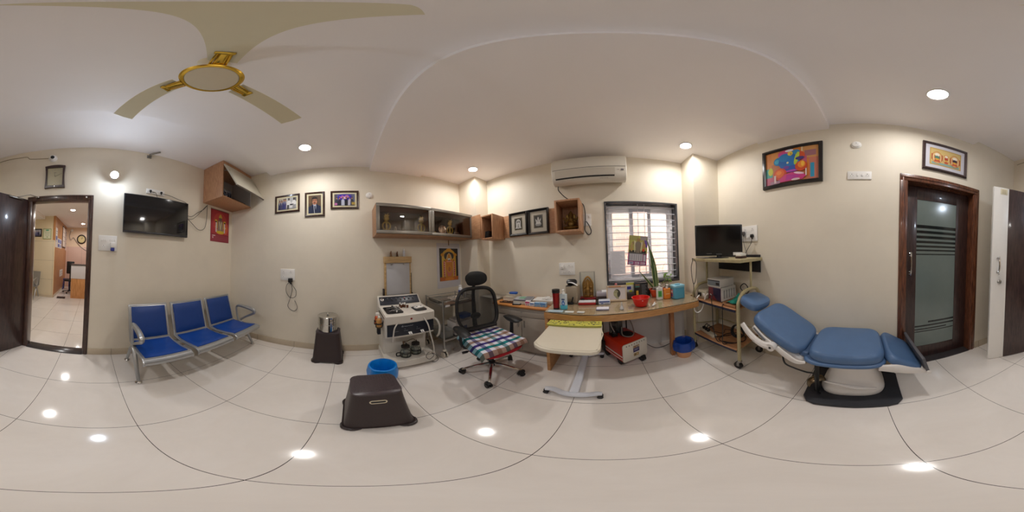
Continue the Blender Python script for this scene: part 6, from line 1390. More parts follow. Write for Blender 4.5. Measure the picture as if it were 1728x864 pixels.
for k in range(9): a=random.uniform(-1,1); x=random.uniform(-.08,.08); y=random.uniform(-.04,.04); m.rod((x-.03*math.cos(a),y-.03*math.sin(a),.012),(x+.03*math.cos(a),y+.03*math.sin(a),.018),.005)
part('loose_instruments',m,M_CHROME,t)
random.seed(21); hh=[[random.uniform(0,1) for _ in range(13)] for _ in range(13)]
m=MB(); m.grid(lambda u,v:(-.10+.21*u+.01*math.sin(9*v),-.07+.14*v,.03+.045*hh[int(u*12)][int(v*12)]*math.sin(PI*u)*math.sin(PI*v)+.05*math.exp(-((u-.75)**2+(v-.6)**2)*18)),12,12,thick=.005)
single('green_cloth',m,mat('surgical_green_cloth',(40,150,132),.9,var=.1,scale=40),'crumpled surgical green cloth in the wooden tray on the cart','cloth',cartpt(-.04,-.225,dz+.004),CR)
# lower shelf
lz=.2705
t=thing('power_strip','cream power strip with several plugs on the cart lower shelf','power strip',cartpt(-.12,.18,lz),CR+math.radians(80)); m=MB(); m.box(-.15,.15,-.03,.03,0,.035,bev=.005); part('strip_body',m,mat('cream_strip',(204,196,176),.4),t)
for k in range(3): m=MB(); m.box(-.03+k*.05,.005+k*.05,-.018,.018,.0355,.07,bev=.006); m.tube([(-.012+k*.05,0,.065),(-.0+k*.05,-.05,.09),(.05+k*.05,-.10,.02)],.005); part('plug',m,M_BLACK,t)
t=thing('coiled_cable','coil of black cable standing on the cart lower shelf','cable coil',cartpt(.02,-.17,lz),CR)
m=MB(); 
for k in range(4): m.tube([(.01*k-.02+.012*math.sin(a*2),.085*math.cos(a)*(1-.03*k),.095+.085*math.sin(a)*(1-.03*k)) for a in [2*PI*j/16 for j in range(16)]],.006,closed=True,n=2)
part('coil',m,M_BLACK,t)
m=MB(); random.seed(6)
m.tube([(-.16,-.10,.01),(-.12,-.22,.012),(-.02,-.28,.012),(.08,-.22,.012),(.04,-.10,.012),(-.08,-.02,.012),(-.17,-.06,.012),(-.15,-.20,.012),(-.05,-.27,.02)],.005)
m.tube([(-.17,.05,.02),(-.10,.0,.012),(0.02,-.02,.012),(.10,-.12,.012),(.06,-.25,.012)],.005); m.tube([(-.1,.1,.05),(-.02,.02,.02),(.08,.08,.012),(.12,0,.012)],.004)
single('loose_cables',m,mat('brown_black_cable',(40,24,24),.5),'loose dark cables sprawling over the cart lower shelf','cables',cartpt(0,0,lz),CR)
m=MB(); m.tube([(-.135,.02,.365),(-.19,.0,.375),(-.232,-.02,.34),(-.235,-.035,.22),(-.235,-.04,.0),(-.20,-.06,-.19),(-.14,-.14,-.205)],.0045); single('dangling_cable',m,M_BLACK,'black cable running from the control unit down to the cart lower shelf','cable',cartpt(0,0,.475),CR)
m=MB(); m.tube([(-.12,-.14,.292),(-.20,-.16,.30),(-.228,-.17,.27),(-.23,-.17,.0),(-.225,-.16,-.17),(-.16,-.16,-.205)],.0045); single('dangling_cable',m,M_BLACK,'black cable dropping from the cart middle shelf beside the wooden tray','cable',cartpt(0,0,.475),CR)
m=MB(); m.tube([(.15,-.12,.05),(.19,-.17,.06),(.20,-.19,0.12),(.17,-.16,.17),(.15,-.12,.12),(.17,-.19,.05),(.2,-.22,.1)],.006); single('bent_cables',m,M_BLACK,'stiff black cables curving behind the control unit on the cart','cables',cartpt(0,0,dz+.01),CR)

# ------------------------------------------------------------------ things on the low cabinet
CZ=.7222
def book(name,label,w,d,h,col,loc,rz,page=(224,216,200),cat='book',group=None):
    t=thing(name,label,cat,loc,rz,group); m=MB(); m.box(-w/2,w/2,-d/2,d/2,0,.003,bev=.001); m.box(-w/2,w/2,-d/2,d/2,h-.003,h,bev=.001); m.box(-w/2,-w/2+.003,-d/2,d/2,0,h,bev=.001); part('cover',m,mat('cover_%d_%d_%d'%col,col,.4),t); m=MB(); m.box(-w/2+.003,w/2-.004,-d/2+.004,d/2-.004,.003,h-.003); part('pages',m,mat('page_block_%d'%page[0],page,.8,var=.05,scale=200),t); return t
book('book','thick beige book at the bottom of the small pile on the low cabinet',.22,.17,.055,(190,180,160),(-1.30,1.99,CZ),.1)
book('book','cream book lying on the thick beige book near the corner',.17,.13,.035,(206,196,176),(-1.28,1.985,CZ+.0555),-.1)
m=MB(); m.prism(rrect(.12,.07,.02,4),0,.03,bev=.01); single('blue_case',m,mat('blue_soft_case',(40,90,176),.4),'bright blue case on top of the cream book','case',(-1.27,1.98,CZ+.091),.2)
book('diary','dark maroon diary under the grey and green folders on the low cabinet',.24,.19,.05,(70,44,46),(-1.06,1.90,CZ),.15)
m=MB(); m.box(-.12,.12,-.09,.09,0,.010,bev=.002); m.box(-.118,.118,-.088,.088,.010,.02,bev=.002,mi=1); m.box(-.06,.03,-.06,.05,.02,.023,mi=2); m.box(.02,.11,-.08,.07,.02,.024,mi=0); single('folder_stack',m,[mat('grey_folder',(120,122,130),.5),mat('pale_folder',(176,176,180),.5),mat('green_leaflet',(120,170,140),.5)],'grey folders and a green leaflet on the maroon diary','folders',(-1.05,1.90,CZ+.0505),.2)
m=MB(); m.tube([(.045*math.cos(a),.03*math.sin(a),.006) for a in [2*PI*k/14 for k in range(14)]],.006,closed=True,n=2); m.tube([(.09+.045*math.cos(a),.01+.03*math.sin(a),.006) for a in [2*PI*k/14 for k in range(14)]],.006,closed=True,n=2); m.box(-.07,.14,-.05,-.03,0,.012,bev=.004); single('dark_spectacles',m,mat('dark_brown_gloss',(54,38,36),.25),'dark brown spectacles lying at the left end of the low cabinet','spectacles',(-1.31,1.83,CZ+.0005),.2)
m=MB(); m.prism(rrect(.11,.075,.01,3),0,.014,bev=.003); m.prism(rrect(.085,.05,.006,3),.014,.0148,mi=1); single('black_wallet',m,[M_BLACK,mat('grey_card',(150,148,150),.4)],'small black case with grey card in front of the maroon diary','case',(-1.10,1.785,CZ),.25)
def carton(name,label,w,d,h,loc,rz,c1,c2,group=None):
    t=thing(name,label,'box',loc,rz,group); m=MB(); m.box(-w/2,w/2,-d/2,d/2,0,h,bev=.0015); part('carton',m,mat('carton_%d_%d_%d'%c1,c1,.5),t)
    m=MB(); T=Matrix.Translation((-w/2,-d/2-.0004,0))@rotm(PI/2,0,0); art(m,[(rc(.05,.55,.95,.92),c2),(ell(.3,.3,.12,.16),c2),(rc(.5,.2,.9,.28),(120,124,150)),(rc(.5,.36,.85,.42),(150,150,160))],w,h,T); part('printed_front',m,M_INK,t); return t
carton('medicine_box','white medicine box with pink print at the left of the row of four',.062,.05,.062,(-.945,1.80,CZ),.05,(226,218,220),(214,90,130),'small medicine boxes on the low cabinet')
carton('medicine_box','short white medicine box next to the pink printed one',.055,.05,.048,(-.882,1.795,CZ),.0,(226,228,232),(90,130,190),'small medicine boxes on the low cabinet')
carton('medicine_box','pale blue medicine box in the middle of the row',.07,.05,.055,(-.815,1.80,CZ),.0,(160,190,214),(96,150,206),'small medicine boxes on the low cabinet')
carton('medicine_box','pale blue medicine box at the desk end of the row',.075,.05,.055,(-.738,1.80,CZ),-.03,(150,184,214),(90,146,206),'small medicine boxes on the low cabinet')
t=thing('document_tray','open pale file box of papers with a white coiled cord behind the medicine boxes','tray',(-.79,1.96,CZ)); m=MB(); m.box(-.14,.14,-.09,.10,0,.05,bev=.004); part('file_box',m,mat('beige_file_box',(190,176,156),.6),t); m=MB(); m.box(-.13,.13,-.08,.09,.05,.058,T=rotm(0,.0,.05)); part('papers',m,mat('loose_paper',(222,220,216),.8),t)
m=MB(); m.tube([(.05*math.cos(a)+.01*math.sin(3*a),.035*math.sin(a),.008+.004*math.sin(2*a)) for a in [2*PI*k/14 for k in range(14)]],.007,closed=True,n=3); m.tube([(.035*math.cos(a),.05*math.sin(a),.02) for a in [2*PI*k/14 for k in range(14)]],.006,closed=True,n=3); single('coiled_white_cord',m,M_WHITE,'coiled white cord resting on the papers behind the medicine boxes','cord',(-.75,1.95,CZ+.0605))
m=MB(); m.rod((-.06,0,.006),(.06,0,.03),.006); single('white_marker',m,M_WHITE,'white pen leaning on the folders of the low cabinet','pen',(-.93,1.88,CZ+.03),1.0)

# ------------------------------------------------------------------ things on the desk
t=thing('tumbler','tall red travel tumbler with black lid at the left end of the desk','tumbler',(-.515,1.60,DZ)); m=MB(); m.lathe([(0,0),(.029,0),(.031,.004),(.037,.17),(.038,.178)],28); part('cup',m,mat('red_metallic',(150,26,26),.22,.35,var=.1),t); m=MB(); m.lathe([(.039,.176),(.041,.182),(.040,.212),(.030,.214),(0,.214)],28); m.lathe([(.030,-.0),(.0315,.0),(.032,.012),(.031,.014)],28,cap=False); part('lid',m,M_BLACK,t)
def pump(label,loc,body,liq,lab,w=.07,d=.045,h=.15,liqh=.05,nz=.05,group='hand gel bottles on the desk'):
    t=thing('gel_bottle',label,'bottle',loc,0,group)
    m=MB(); m.prism(rrect(w,d,min(w,d)*.42,6),0,h,bev=.008); part('bottle_body',m,body,t)
    m=MB(); m.prism(rrect(w+.0006,d+.0006,min(w,d)*.42,6),.001,liqh,bev=.004); part('gel_fill',m,liq,t)
    m=MB(); art(m,lab,w*.62,h*.55,Matrix.Translation((-w*.31,-d/2-.0006,h*.22))@rotm(PI/2,0,0)); part('front_label',m,M_INK,t)
    m=MB(); m.cyl(.014,h-.001,h+.02); m.cyl(.005,h+.02,h+.02+nz*.5); m.box(-.010,.010,-.035,.010,h+.02+nz*.4,h+.02+nz*.6,bev=.004); part('pump_head',m,M_WHITE,t); return t
pump('clear pump bottle with blue gel and a blue drop label beside the red tumbler',(-.435,1.60,DZ),mat('clear_gel_bottle',(196,208,214),.15,var=.02),mat('blue_gel',(90,186,206),.2),[(rc(.15,.72,.85,.9),(60,80,120)),(ell(.5,.36,.34,.30),(50,100,180)),([(.3,.5),(.7,.5),(.5,.78)],(50,100,180)),(ell(.5,.34,.16,.14),(190,214,236))],.074,.045,.165)
pump('white hand rub bottle with a green label before the plants',(.603,1.79,DZ),mat('white_hdpe',(222,224,220),.3),mat('white_hdpe2',(214,218,214),.3),[(rc(.0,0,1,1),(120,186,110)),(rc(.2,.1,.8,.9),(60,150,70))],.078,.045,.14)
pump('orange hand rub bottle with clear cap before the plants',(.695,1.785,DZ),mat('orange_gel_bottle',(228,140,60),.2,var=.03),mat('orange_gel',(226,128,44),.25),[(rc(.1,.45,.9,.55),(240,200,150))],.086,.05,.125)
t=thing('label_printer','beige desktop printer with raised black lid and white paper curl','printer',(-.395,1.90,DZ),-.08); m=MB(); m.box(-.065,.065,-.09,.09,0,.20,bev=.006); m.box(.06,.062,-.08,.08,.02,.18); part('casing',m,mat('beige_printer_case',(160,146,126),.45,var=.03),t)
m=MB(); m.prism(rrect(.13,.07,.03,5),0,.02,T=TR(-.02,.03,.232,rx=1.0),bev=.006); part('lid',m,mat('black_lid',(18,18,20),.35),t)
m=MB(); m.grid(lambda u,v:(-.085+.15*u,-.04+.05*v-.02*u,.205+.035*math.sin(PI*(.15+.85*u))),14,3,thick=.002); part('paper_curl',m,mat('white_thermal_paper',(232,232,232),.6),t)
m=MB(); m.box(-.05,.03,-.135,-.092,0,.02,bev=.004); m.box(.0,.012,-.12,-.10,.02,.085,bev=.003,T=rotm(0,.25,0)); part('tear_bar',m,M_BLACK,t); m=MB(); m.box(-.063,.0,-.085,.0,.2005,.208,bev=.002); part('top_plate',m,M_BLACK,t)
m=MB(); m.lathe([(0,0),(.022,.0),(.026,.012),(.02,.03),(0,.036)],16); single('black_ball',m,M_BLACK,'small round black object between printer and shrine box','knob',(-.285,1.90,DZ))
t=thing('shrine_box','clear box on a red base holding a golden shrine figure','shrine',(-.23,2.02,DZ+.001)); m=MB(); m.box(-.11,.10,-.05,.05,0,.022,bev=.004); part('red_base',m,mat('red_base',(150,30,36),.4),t)
m=MB(); 
for q in ((-.093,.088,-.045,-.043),(-.093,.088,.043,.045),(-.093,-.091,-.043,.043),(.086,.088,-.043,.043)): m.box(*q,.0225,.345)
m.box(-.093,.088,-.045,.045,.345,.348); part('clear_case',m,glass('acrylic_case',(253,254,254),.012),t)
m=MB()
for x in (-.092,.087):
    for y in (-.044,.044): m.box(x-.0025,x+.0025,y-.0025,y+.0025,.022,.348)
part('case_edges',m,mat('case_edge_grey',(130,130,124),.3),t)
m=MB(); m.box(-.065,.065,-.02,.02,.0225,.04,bev=.003); m.tube([(-.055,0,.04),(-.058,0,.14),(-.055,0,.21),(0,0,.285),(.055,0,.21),(.058,0,.14),(.055,0,.04)],.012,n=4); m.prism([(-.055,.04),(.055,.04),(.055,.20),(0,.265),(-.055,.20)],-.004,.006,T=rotm(PI/2,0,0)); m.lathe([(0,.04),(.03,.04),(.026,.10),(.032,.13),(.018,.16),(.020,.18),(.016,.20),(0,.225)],14,T=TR(0,-.012,0)); m.sphere(.015,(-.038,-.01,.09),(1,1,2)); m.sphere(.015,(.038,-.01,.09),(1,1,2)); m.sphere(.013,(-.036,-.01,.15)); m.sphere(.013,(.036,-.01,.15)); part('golden_figure',m,mat('antique_gold',(168,124,60),.35,.65,var=.3,scale=70),t)
t=thing('red_book','flat red and white box with black end in front of the shrine','box',(-.20,1.80,DZ),.05); m=MB(); m.box(-.115,.075,-.045,.045,0,.024,bev=.003); part('red_side',m,mat('red_card',(170,34,34),.4),t); m=MB(); m.box(-.113,.073,-.043,.043,.024,.034,bev=.002); part('white_top',m,mat('white_card',(216,216,220),.5),t); m=MB(); m.box(.075,.118,-.04,.04,0,.028,bev=.008); part('black_end',m,M_BLACK,t)
carton('tissue_box','low blue and white box with dark print right of the red box',.125,.085,.042,(-.03,1.80,DZ),.05,(206,212,224),(70,90,160))
t=thing('paper_stack','stack of grey and white booklets behind the small blue box','booklets',(.0,1.99,DZ),.0); m=MB(); m.box(-.12,.10,-.06,.07,0,.05,bev=.003); part('dark_lower_booklet',m,mat('dark_brown_card',(60,46,44),.5),t); m=MB(); m.box(-.12,.11,-.06,.07,.05,.095,bev=.003); part('grey_booklets',m,mat('grey_lilac_card',(176,168,176),.5),t); m=MB(); m.box(-.06,.10,-.05,.06,.095,.108,bev=.002,T=rotm(0,0,.05)); part('white_papers',m,mat('white_card2',(228,228,230),.6),t)
m=MB(); m.box(-.062,.062,-.04,.04,0,.012,bev=.001,mi=0); m.box(-.059,.061,-.038,.039,.012,.0125,mi=1); single('note_pad',m,[mat('lilac_pad_edge',(150,150,176),.5),mat('white_note_page',(226,226,236),.7)],'white note pad lying on the glass at the front of the desk','note pad',(-.045,1.60,DZ),-.03)
for k,(x,y,w_,d_,rz) in enumerate(((-.36,1.515,.085,.05,.03),(-.25,1.515,.07,.045,-.1),(-.50,1.52,.15,.07,0.05))):
    m=MB(); m.box(-w_/2,w_/2,-d_/2,d_/2,0,.0006); single('paper_slip',m,mat('slip_%d'%k,((222,222,214),(216,216,210),(176,196,206))[k],.5),('pale card strip at the desk edge right of the gel bottle','tilted pale card on the desk edge before the glass marks','pale blue leaflet under the red tumbler and gel bottle')[k],'paper slip',(x,y,DZ+.0001 if k<2 else DZ-.0002),rz)
# framed head picture
pic=[(rc(0,0,1,1),(206,198,196)),(ell(.52,.50,.19,.36),(44,44,34)),(ell(.47,.50,.15,.30),(150,146,110)),(ell(.42,.42,.10,.16),(170,164,126)),([(.45,.25),(.60,.25),(.62,.05),(.46,.08)],(150,146,112)),(ell(.60,.42,.07,.24),(60,58,44)),(ell(.43,.56,.03,.015),(60,56,40)),(ell(.40,.36,.03,.012),(120,80,60))]
t=thing('framed_drawing','wooden framed picture of a profile head leaning on the desk','picture frame',(.115,1.86,DZ),-.04); m=MB(); T=rotm(-.16,0,0)
for q in ((-.117,.117,0,.024),(-.117,.117,.164,.190),(-.117,-.103,.024,.164),(.103,.117,.024,.164)): m.box(q[0],q[1],-.008,.008,q[2],q[3],bev=.003,T=T)
part('frame',m,mat('pale_wood_frame',(196,176,150),.45,var=.06),t); m=MB(); art(m,pic,.206,.142,T@Matrix.Translation((-.103,-.002,.022))@rotm(PI/2,0,0)); part('picture',m,M_INK,t); m=MB(); m.box(-.10,.10,.002,.006,.02,.17,T=T); m.box(-.03,.03,.0,.08,.0,.006); part('easel_back',m,M_BOARD,t); m=MB(); m.box(-.09,.05,-.0095,-.0078,.168,.182,T=T); part('orange_strip',m,mat('orange_brown_strip',(176,120,84),.5),t)
t=thing('black_stationery_box','black leaflet holder with white lettering lines behind the red bowl','holder',(.425,1.975,DZ)); m=MB(); m.box(-.085,.085,-.02,.025,0,.19,bev=.003); part('holder_body',m,mat('black_card',(24,24,26),.4),t)
m=MB(); ln=[(rc(.05,.70,.38,.80),(60,110,100)),(rc(.05,.84,.38,.90),(170,120,90)),(rc(.42,.05,.46,.95),(40,40,44))]
for k in range(10): ln.append((rc(.52,.12+k*.08,.92-.05*(k%3),.14+k*.08),(130,134,140)))
art(m,ln,.166,.186,Matrix.Translation((-.083,-.0204,.002))@rotm(PI/2,0,0)); part('printed_front',m,M_INK,t)
m=MB(); m.prism(rrect(.028,.012,.004,3),0,.095); single('yellow_highlighter',m,mat('yellow_plastic',(206,160,60),.4),'short yellow packet standing before the black holder','packet',(.37,1.935,DZ))
t=thing('calendar_card','yellow and white card standing between picture frame and black holder','card',(.295,2.0,DZ)); m=MB(); m.box(-.05,.05,-.004,.004,0,.195,bev=.001); part('card',m,mat('white_card3',(214,216,206),.5),t); m=MB(); art(m,[(rc(0,.85,1,1),(206,206,90)),(rc(.1,.55,.6,.75),(50,56,140)),(ell(.55,.42,.2,.08),(196,200,60)),(rc(.1,.2,.5,.3),(170,176,190))],.1,.19,Matrix.Translation((-.05,-.0045,.002))@rotm(PI/2,0,0)); part('printed_face',m,M_INK,t)
m=MB(); m.box(-.05,.05,-.03,.03,0,.075,bev=.004); single('brown_box',m,mat('dark_brown_box',(58,42,36),.5),'small dark brown box left of the black holder','box',(.285,1.955,DZ)); m=MB(); m.box(-.04,.045,-.04,.04,0,.085,bev=.004); single('brown_box',m,mat('dark_brown_box',(58,42,36),.5),'small dark brown box right of the black holder','box',(.515,2.06,DZ))
t=thing('red_bowl','bright red plastic bowl on the desk glass','bowl',(.345,1.635,DZ)); m=MB(); m.lathe([(0,.002),(.055,.0),(.062,.004),(.080,.05),(.088,.086),(.094,.090),(.095,.094),(.086,.094),(.076,.05),(.058,.010),(0,.008)],40,cap=False); part('bowl_shell',m,mat('bright_red_plastic',(206,28,20),.3,var=.03),t); m=MB(); m.sphere(.004,(0,-.087,.075)); part('bead',m,M_WHITE,t)
t=thing('blue_canister','square sky blue canister with lid at the right end of the desk','canister',(.82,1.76,DZ),.06); m=MB(); m.prism(rrect(.145,.125,.025,5),0,.135,bev=.006); part('tub',m,mat('sky_blue_plastic',(84,160,190),.4,var=.02),t); m=MB(); m.prism(rrect(.152,.132,.028,5),.135,.160,bev=.008); m.prism(rrect(.06,.04,.012,4),.16,.175,bev=.004); part('lid',m,mat('pale_blue_lid',(140,196,216),.4),t); m=MB(); art(m,[(rc(0,0,1,1),(196,80,96)),(rc(.15,.55,.85,.85),(226,220,226)),(rc(.15,.1,.85,.4),(90,80,140))],.05,.09,Matrix(((0,0,-1,-.0728),(-1,0,0,.03),(0,1,0,.02),(0,0,0,1)))); part('side_label',m,M_INK,t)
# rose ornament, glass swan-like ornament
m=MB(); m.lathe([(0,0),(.022,0),(.01,.02),(.006,.06),(.016,.085),(.012,.12),(.0,.13)],16); m.tube([(0,0,.11),(-.01,0,.14),(-.035,0,.16)],.006); m.sphere(.018,(-.035,0,.168),mi=1); m.sphere(.014,(.01,0,.14)); single('rose_ornament',m,[mat('frosted_glass_ornament',(206,208,220),.2,trans=.3),mat('rose_pink',(196,110,110),.4)],'little glass ornament with a pink rose on the window sill behind the picture','ornament',(.155,2.05,DZ))
m=MB(); m.lathe([(0,0),(.02,.0),(.022,.01),(.012,.035),(.008,.04),(.008,.055),(0,.06)],16); m.sphere(.008,(0,0,.07)); single('glass_ornament',m,mat('white_glass_drop',(226,228,230),.1,trans=.4),'small clear and white drop shaped ornament on the desk glass','ornament',(.14,1.56,DZ))
m=MB(); m.box(-.04,.04,-.012,.012,0,.01,bev=.004); m.rod((-.035,0,.006),(.05,.01,.016),.006); single('white_stapler',m,M_WHITE,'white clip lying right of the red bowl','clip',(.475,1.60,DZ),.9)
# plants
M_TERRA=mat('orange_red_pot',(214,74,36),.4,var=.05); M_LEAFD=mat('snake_plant_green',(58,84,44),.4,var=.35,scale=24); M_LEAFY=mat('pale_leaf_margin',(186,190,128),.4); M_LEAFL=mat('light_green_leaf',(130,164,80),.45,var=.2); M_STONE=mat('grey_pebbles',(130,122,112),.7,var=.3)
t=thing('snake_plant','tall snake plant in an orange red pot by the window','potted plant',(.605,1.945,DZ))
m=MB(); m.lathe([(0,0),(.05,0),(.053,.01),(.075,.085),(.079,.087),(.079,.095),(.070,.095)],28,cap=False); part('pot',m,M_TERRA,t)
m=MB(); m.sphere(.055,(0,0,.075),(1.15,1.1,.35)); 
for k in range(14): a=k*2.4; r=.02+.028*(k%3)/2; m.sphere(.018,(r*math.cos(a)+.01,r*math.sin(a),.098+.01*(k%3)),(1,.8,1.2),seg=8,rings=6)
part('pebbles',m,M_STONE,t)
def leaf(m,pts,w):
    P=cat_rom(pts,6); n=len(P); vs=[];fs=[];mi=[]
    for i,p in enumerate(P):
        f=i/(n-1); ww=w*(.55+.45*math.sin(PI*min(1,f*1.3)))*(1-f**5)
        tdir=(P[min(i+1,n-1)]-P[max(i-1,0)]).normalized(); sd=tdir.cross(Vector((0.25,1,0))).normalized(); nn=sd.cross(tdir)
        for q in (-1,-.72,0,.72,1): vs.append(p+sd*ww*q+nn*(.25*ww*abs(q)))
    for i in range(n-1):
        for q in range(4): m._fin([vs[i*5+q],vs[i*5+q+1],vs[(i+1)*5+q+1],vs[(i+1)*5+q]],[(0,1,2,3)],mi=(1 if q in (0,3) else 0),smooth=True)
for pts,w in (([(0.0,0,.09),(-.01,.02,.30),(-.03,.04,.52),(-.085,.06,.77)],.024),([(.02,.0,.09),(.02,.02,.28),(.0,.03,.45),(-.035,.03,.60)],.020),([(-.02,.0,.10),(-.07,0,.17),(-.13,.01,.25),(-.205,.02,.345)],.015),([(.03,0,.10),(.04,.02,.17),(.035,.02,.24),(.03,.02,.30)],.015),([(.01,0,.09),(.0,.02,.2),(-.02,.03,.33),(-.05,.04,.42)],.016)):
    m=MB(); leaf(m,pts,w); part('leaf',m,[M_LEAFD,M_LEAFY],t)
t=thing('trailing_plant','small light green leafy plant in an orange red pot behind the orange bottle','potted plant',(.765,1.965,DZ))
m=MB(); m.lathe([(0,0),(.042,0),(.045,.01),(.062,.075),(.066,.077),(.066,.085),(.058,.085)],28,cap=False); part('pot',m,M_TERRA,t)
m=MB(); 
for k in range(10): a=k*2.4; m.sphere(.018,(.03*math.cos(a)*(k%3)/2,.03*math.sin(a)*(k%3)/2,.088+.01*(k%3)),(1,.8,1.3),seg=8,rings=6)
part('pebbles',m,M_STONE,t)
random.seed(8)
for k in range(7):
    a=k*.9; m=MB(); tip=Vector((.09*math.cos(a)*random.uniform(.5,1.1)+.02,.03*math.sin(a),.15+random.uniform(0,.12))); mid=tip*.5+Vector((0,0,.08))
    m.tube([(0,0,.08),tuple(mid),tuple(tip)],.0018,mi=1,seg=5)
    for q in range(3):
        c=mid.lerp(tip,.4+.3*q); b=random.uniform(0,6.28); m.sphere(.017,tuple(c+Vector((.012*math.cos(b),.006,.01*math.sin(b)))),(1,.25,.75),seg=8,rings=5,rot=rotm(random.uniform(-1,1),random.uniform(-1,1),b))
    part('leaf_stem',m,[M_LEAFL,mat('stem_green',(96,110,60),.5)],t)
m=MB(); m.tube([(0,0,.09),(-.03,0,.22),(-.05,.0,.34),(.0,.01,.42),(.06,.01,.38),(.04,.0,.30),(-.01,.0,.27)],.0018,seg=5); 
for c in ((-.02,0,.26),(.0,0,.28),(.03,0,.24)): m.sphere(.014,c,(1.4,.3,.7),seg=8,rings=5)
part('leaf_stem',m,M_LEAFL,t)
# calendar hanging on the grille, sheet of paper
cp=[(rc(0,0,1,1),(150,40,110)),(rc(0,.42,1,1),(170,164,84)),(rc(.0,.84,.5,1),(150,146,80)),(rc(.82,.62,1,.86),(96,70,140)),(rc(.6,.86,1,1),(140,130,130)),(rc(.06,.42,.94,.50),(40,34,30)),([(.40,.42),(.60,.42),(.66,.74),(.5,.86),(.34,.74)],(124,112,96)),([(.32,.44),(.36,.44),(.33,.66),(.36,.80),(.28,.84),(.30,.6)],(206,196,170)),([(.64,.44),(.68,.44),(.70,.6),(.74,.82),(.66,.78),(.67,.64)],(206,196,170)),(ell(.5,.86,.10,.06),(150,120,70)),(ell(.16,.52,.06,.05),(190,60,40)),(ell(.80,.52,.07,.05),(190,66,44)),(ell(.16,.62,.07,.08),(150,126,84)),(ell(.82,.66,.08,.10),(170,134,84)),(ell(.22,.74,.05,.06),(140,120,80)),(ell(.78,.78,.06,.06),(160,140,90)),(rc(.12,.46,.20,.74),(176,150,90)),
 (rc(.05,.38,.95,.42),(90,90,90)),(rc(.05,.14,.78,.38),(186,182,188)),(rc(.82,.14,.95,.36),(196,190,200)),(rc(.05,.03,.30,.11),(200,190,210)),(rc(.36,.03,.62,.11),(206,190,210)),(rc(.67,.03,.93,.11),(206,190,210)),(rc(.08,.06,.27,.085),(80,70,130))]
for k in range(6): cp.append((rc(.08+k*.118,.16,.10+k*.118,.36),(120,112,124)))
for k in range(4): cp.append((rc(.36+.05*k,.055,.39+.05*k,.09),(190,60,120)))
for k in range(4): cp.append((rc(.68+.05*k,.055,.71+.05*k,.09),(190,60,120)))
t=thing('wall_calendar','colourful calendar with magenta lower half tilted on the window grille','calendar',(.44,YC+.03,1.38)); T=Matrix.Translation((.29,YC+.03,1.19))@rotm(PI/2,0,0)@rotm(0,0,math.radians(-6))
m=MW(t); m.box(0,.255,0,.395,-.003,0,T=T); part('sheet',m,mat('calendar_paper',(200,190,190),.6),t); m=MW(t); art(m,cp,.255,.395,T@TR(0,0,.0003)); part('printed_sheet',m,M_INK,t)
m=MB(); m.box(-.097,.097,-.001,.001,-.155,.155); m2=m
for k in range(16): m.box(-.08,.07-.02*(k%3),-.0014,-.001,-.13+k*.017,-.126+k*.017,mi=1)
single('notice_sheet',m,[mat('translucent_paper',(226,226,232),.6),mat('faint_text_print',(176,176,190),.7)],'sheet of printed white paper fixed to the lower left of the window grille','paper',(.165,YC+.034,1.22))

# ------------------------------------------------------------------ hall objects
t=thing('hall_bench','silver perforated metal chair seen against the hall wall through the door','bench',(1.8,-4.65,0))
m=MB(); m.grid(lambda u,v:(-.20+.85*u,.30-.42*v,.42-.03*math.sin(PI*v)),4,8,thick=.012); part('seat',m,M_BENCH,t); m=MB(); m.grid(lambda u,v:(-.20+.85*u,-.12-.10*v,.42+.40*v),4,6,thick=.012); part('backrest',m,M_BENCH,t)
for x in (-.16,): 
    m=MB(); m.tube([(x,.22,.02),(x,.12,.22),(x,.02,.40)],.02); m.tube([(x,.0,.38),(x,-.12,.2),(x,-.2,.02)],.02); part('leg',m,M_BENCH,t); m=MB(); m.tube([(x,.0,.40),(x,-.05,.60),(x,.05,.64),(x,.24,.62),(x,.26,.56),(x,.12,.46),(x,.02,.40)],.017); part('armrest',m,M_BENCH,t)
m=MB(); m.tube([(.62,.22,.02),(.62,.12,.22),(.62,.02,.40)],.02); m.tube([(.62,.0,.38),(.62,-.12,.2),(.62,-.2,.02)],.02); part('leg',m,M_BENCH,t)
HN=-4.95
def hframe(name,label,x0,x1,z0,z1,fm,shapes,fw):
    t=thing(name,label,'picture frame',((x0+x1)/2,HN,(z0+z1)/2),0,'frames on the hall wall'); T=Matrix(((-1,0,0,x1),(0,0,1,HN+.0),(0,1,0,z0),(0,0,0,1))); m=MW(t); w,h=x1-x0,z1-z0
    for q in ((0,w,0,fw),(0,w,h-fw,h),(0,fw,fw,h-fw),(w-fw,w,fw,h-fw)): m.box(*q,0,.02,T=T,bev=.003)
    part('frame',m,fm,t); m=MW(t); art(m,shapes,w-2*fw,h-2*fw,T@TR(fw,fw,.008)); part('picture',m,M_INK,t)
hframe('framed_photograph','dark framed group photograph on the hall wall seen through the door',1.64,1.99,1.925,2.18,M_BF,[(rc(0,0,1,1),(190,196,214)),(rc(0,0,1,.3),(110,110,130))]+person(.3,.1,.2,.8,(70,76,130))+person(.55,.05,.2,.85,(90,90,140))+person(.75,.1,.2,.8,(60,60,90)),.03)
hframe('framed_certificate','pale green framed certificate on the hall wall beside the wood panel',1.318,1.593,1.852,2.19,mat('pale_green_frame',(176,186,140),.5),[(rc(0,0,1,1),(222,224,196)),(rc(.3,.8,.7,.95),(120,190,150)),(rc(.15,.6,.85,.64),(170,180,150)),(rc(.2,.45,.8,.48),(180,186,160)),(rc(.2,.3,.8,.33),(180,186,160)),(ell(.5,.15,.08,.06),(150,170,120))],.02)
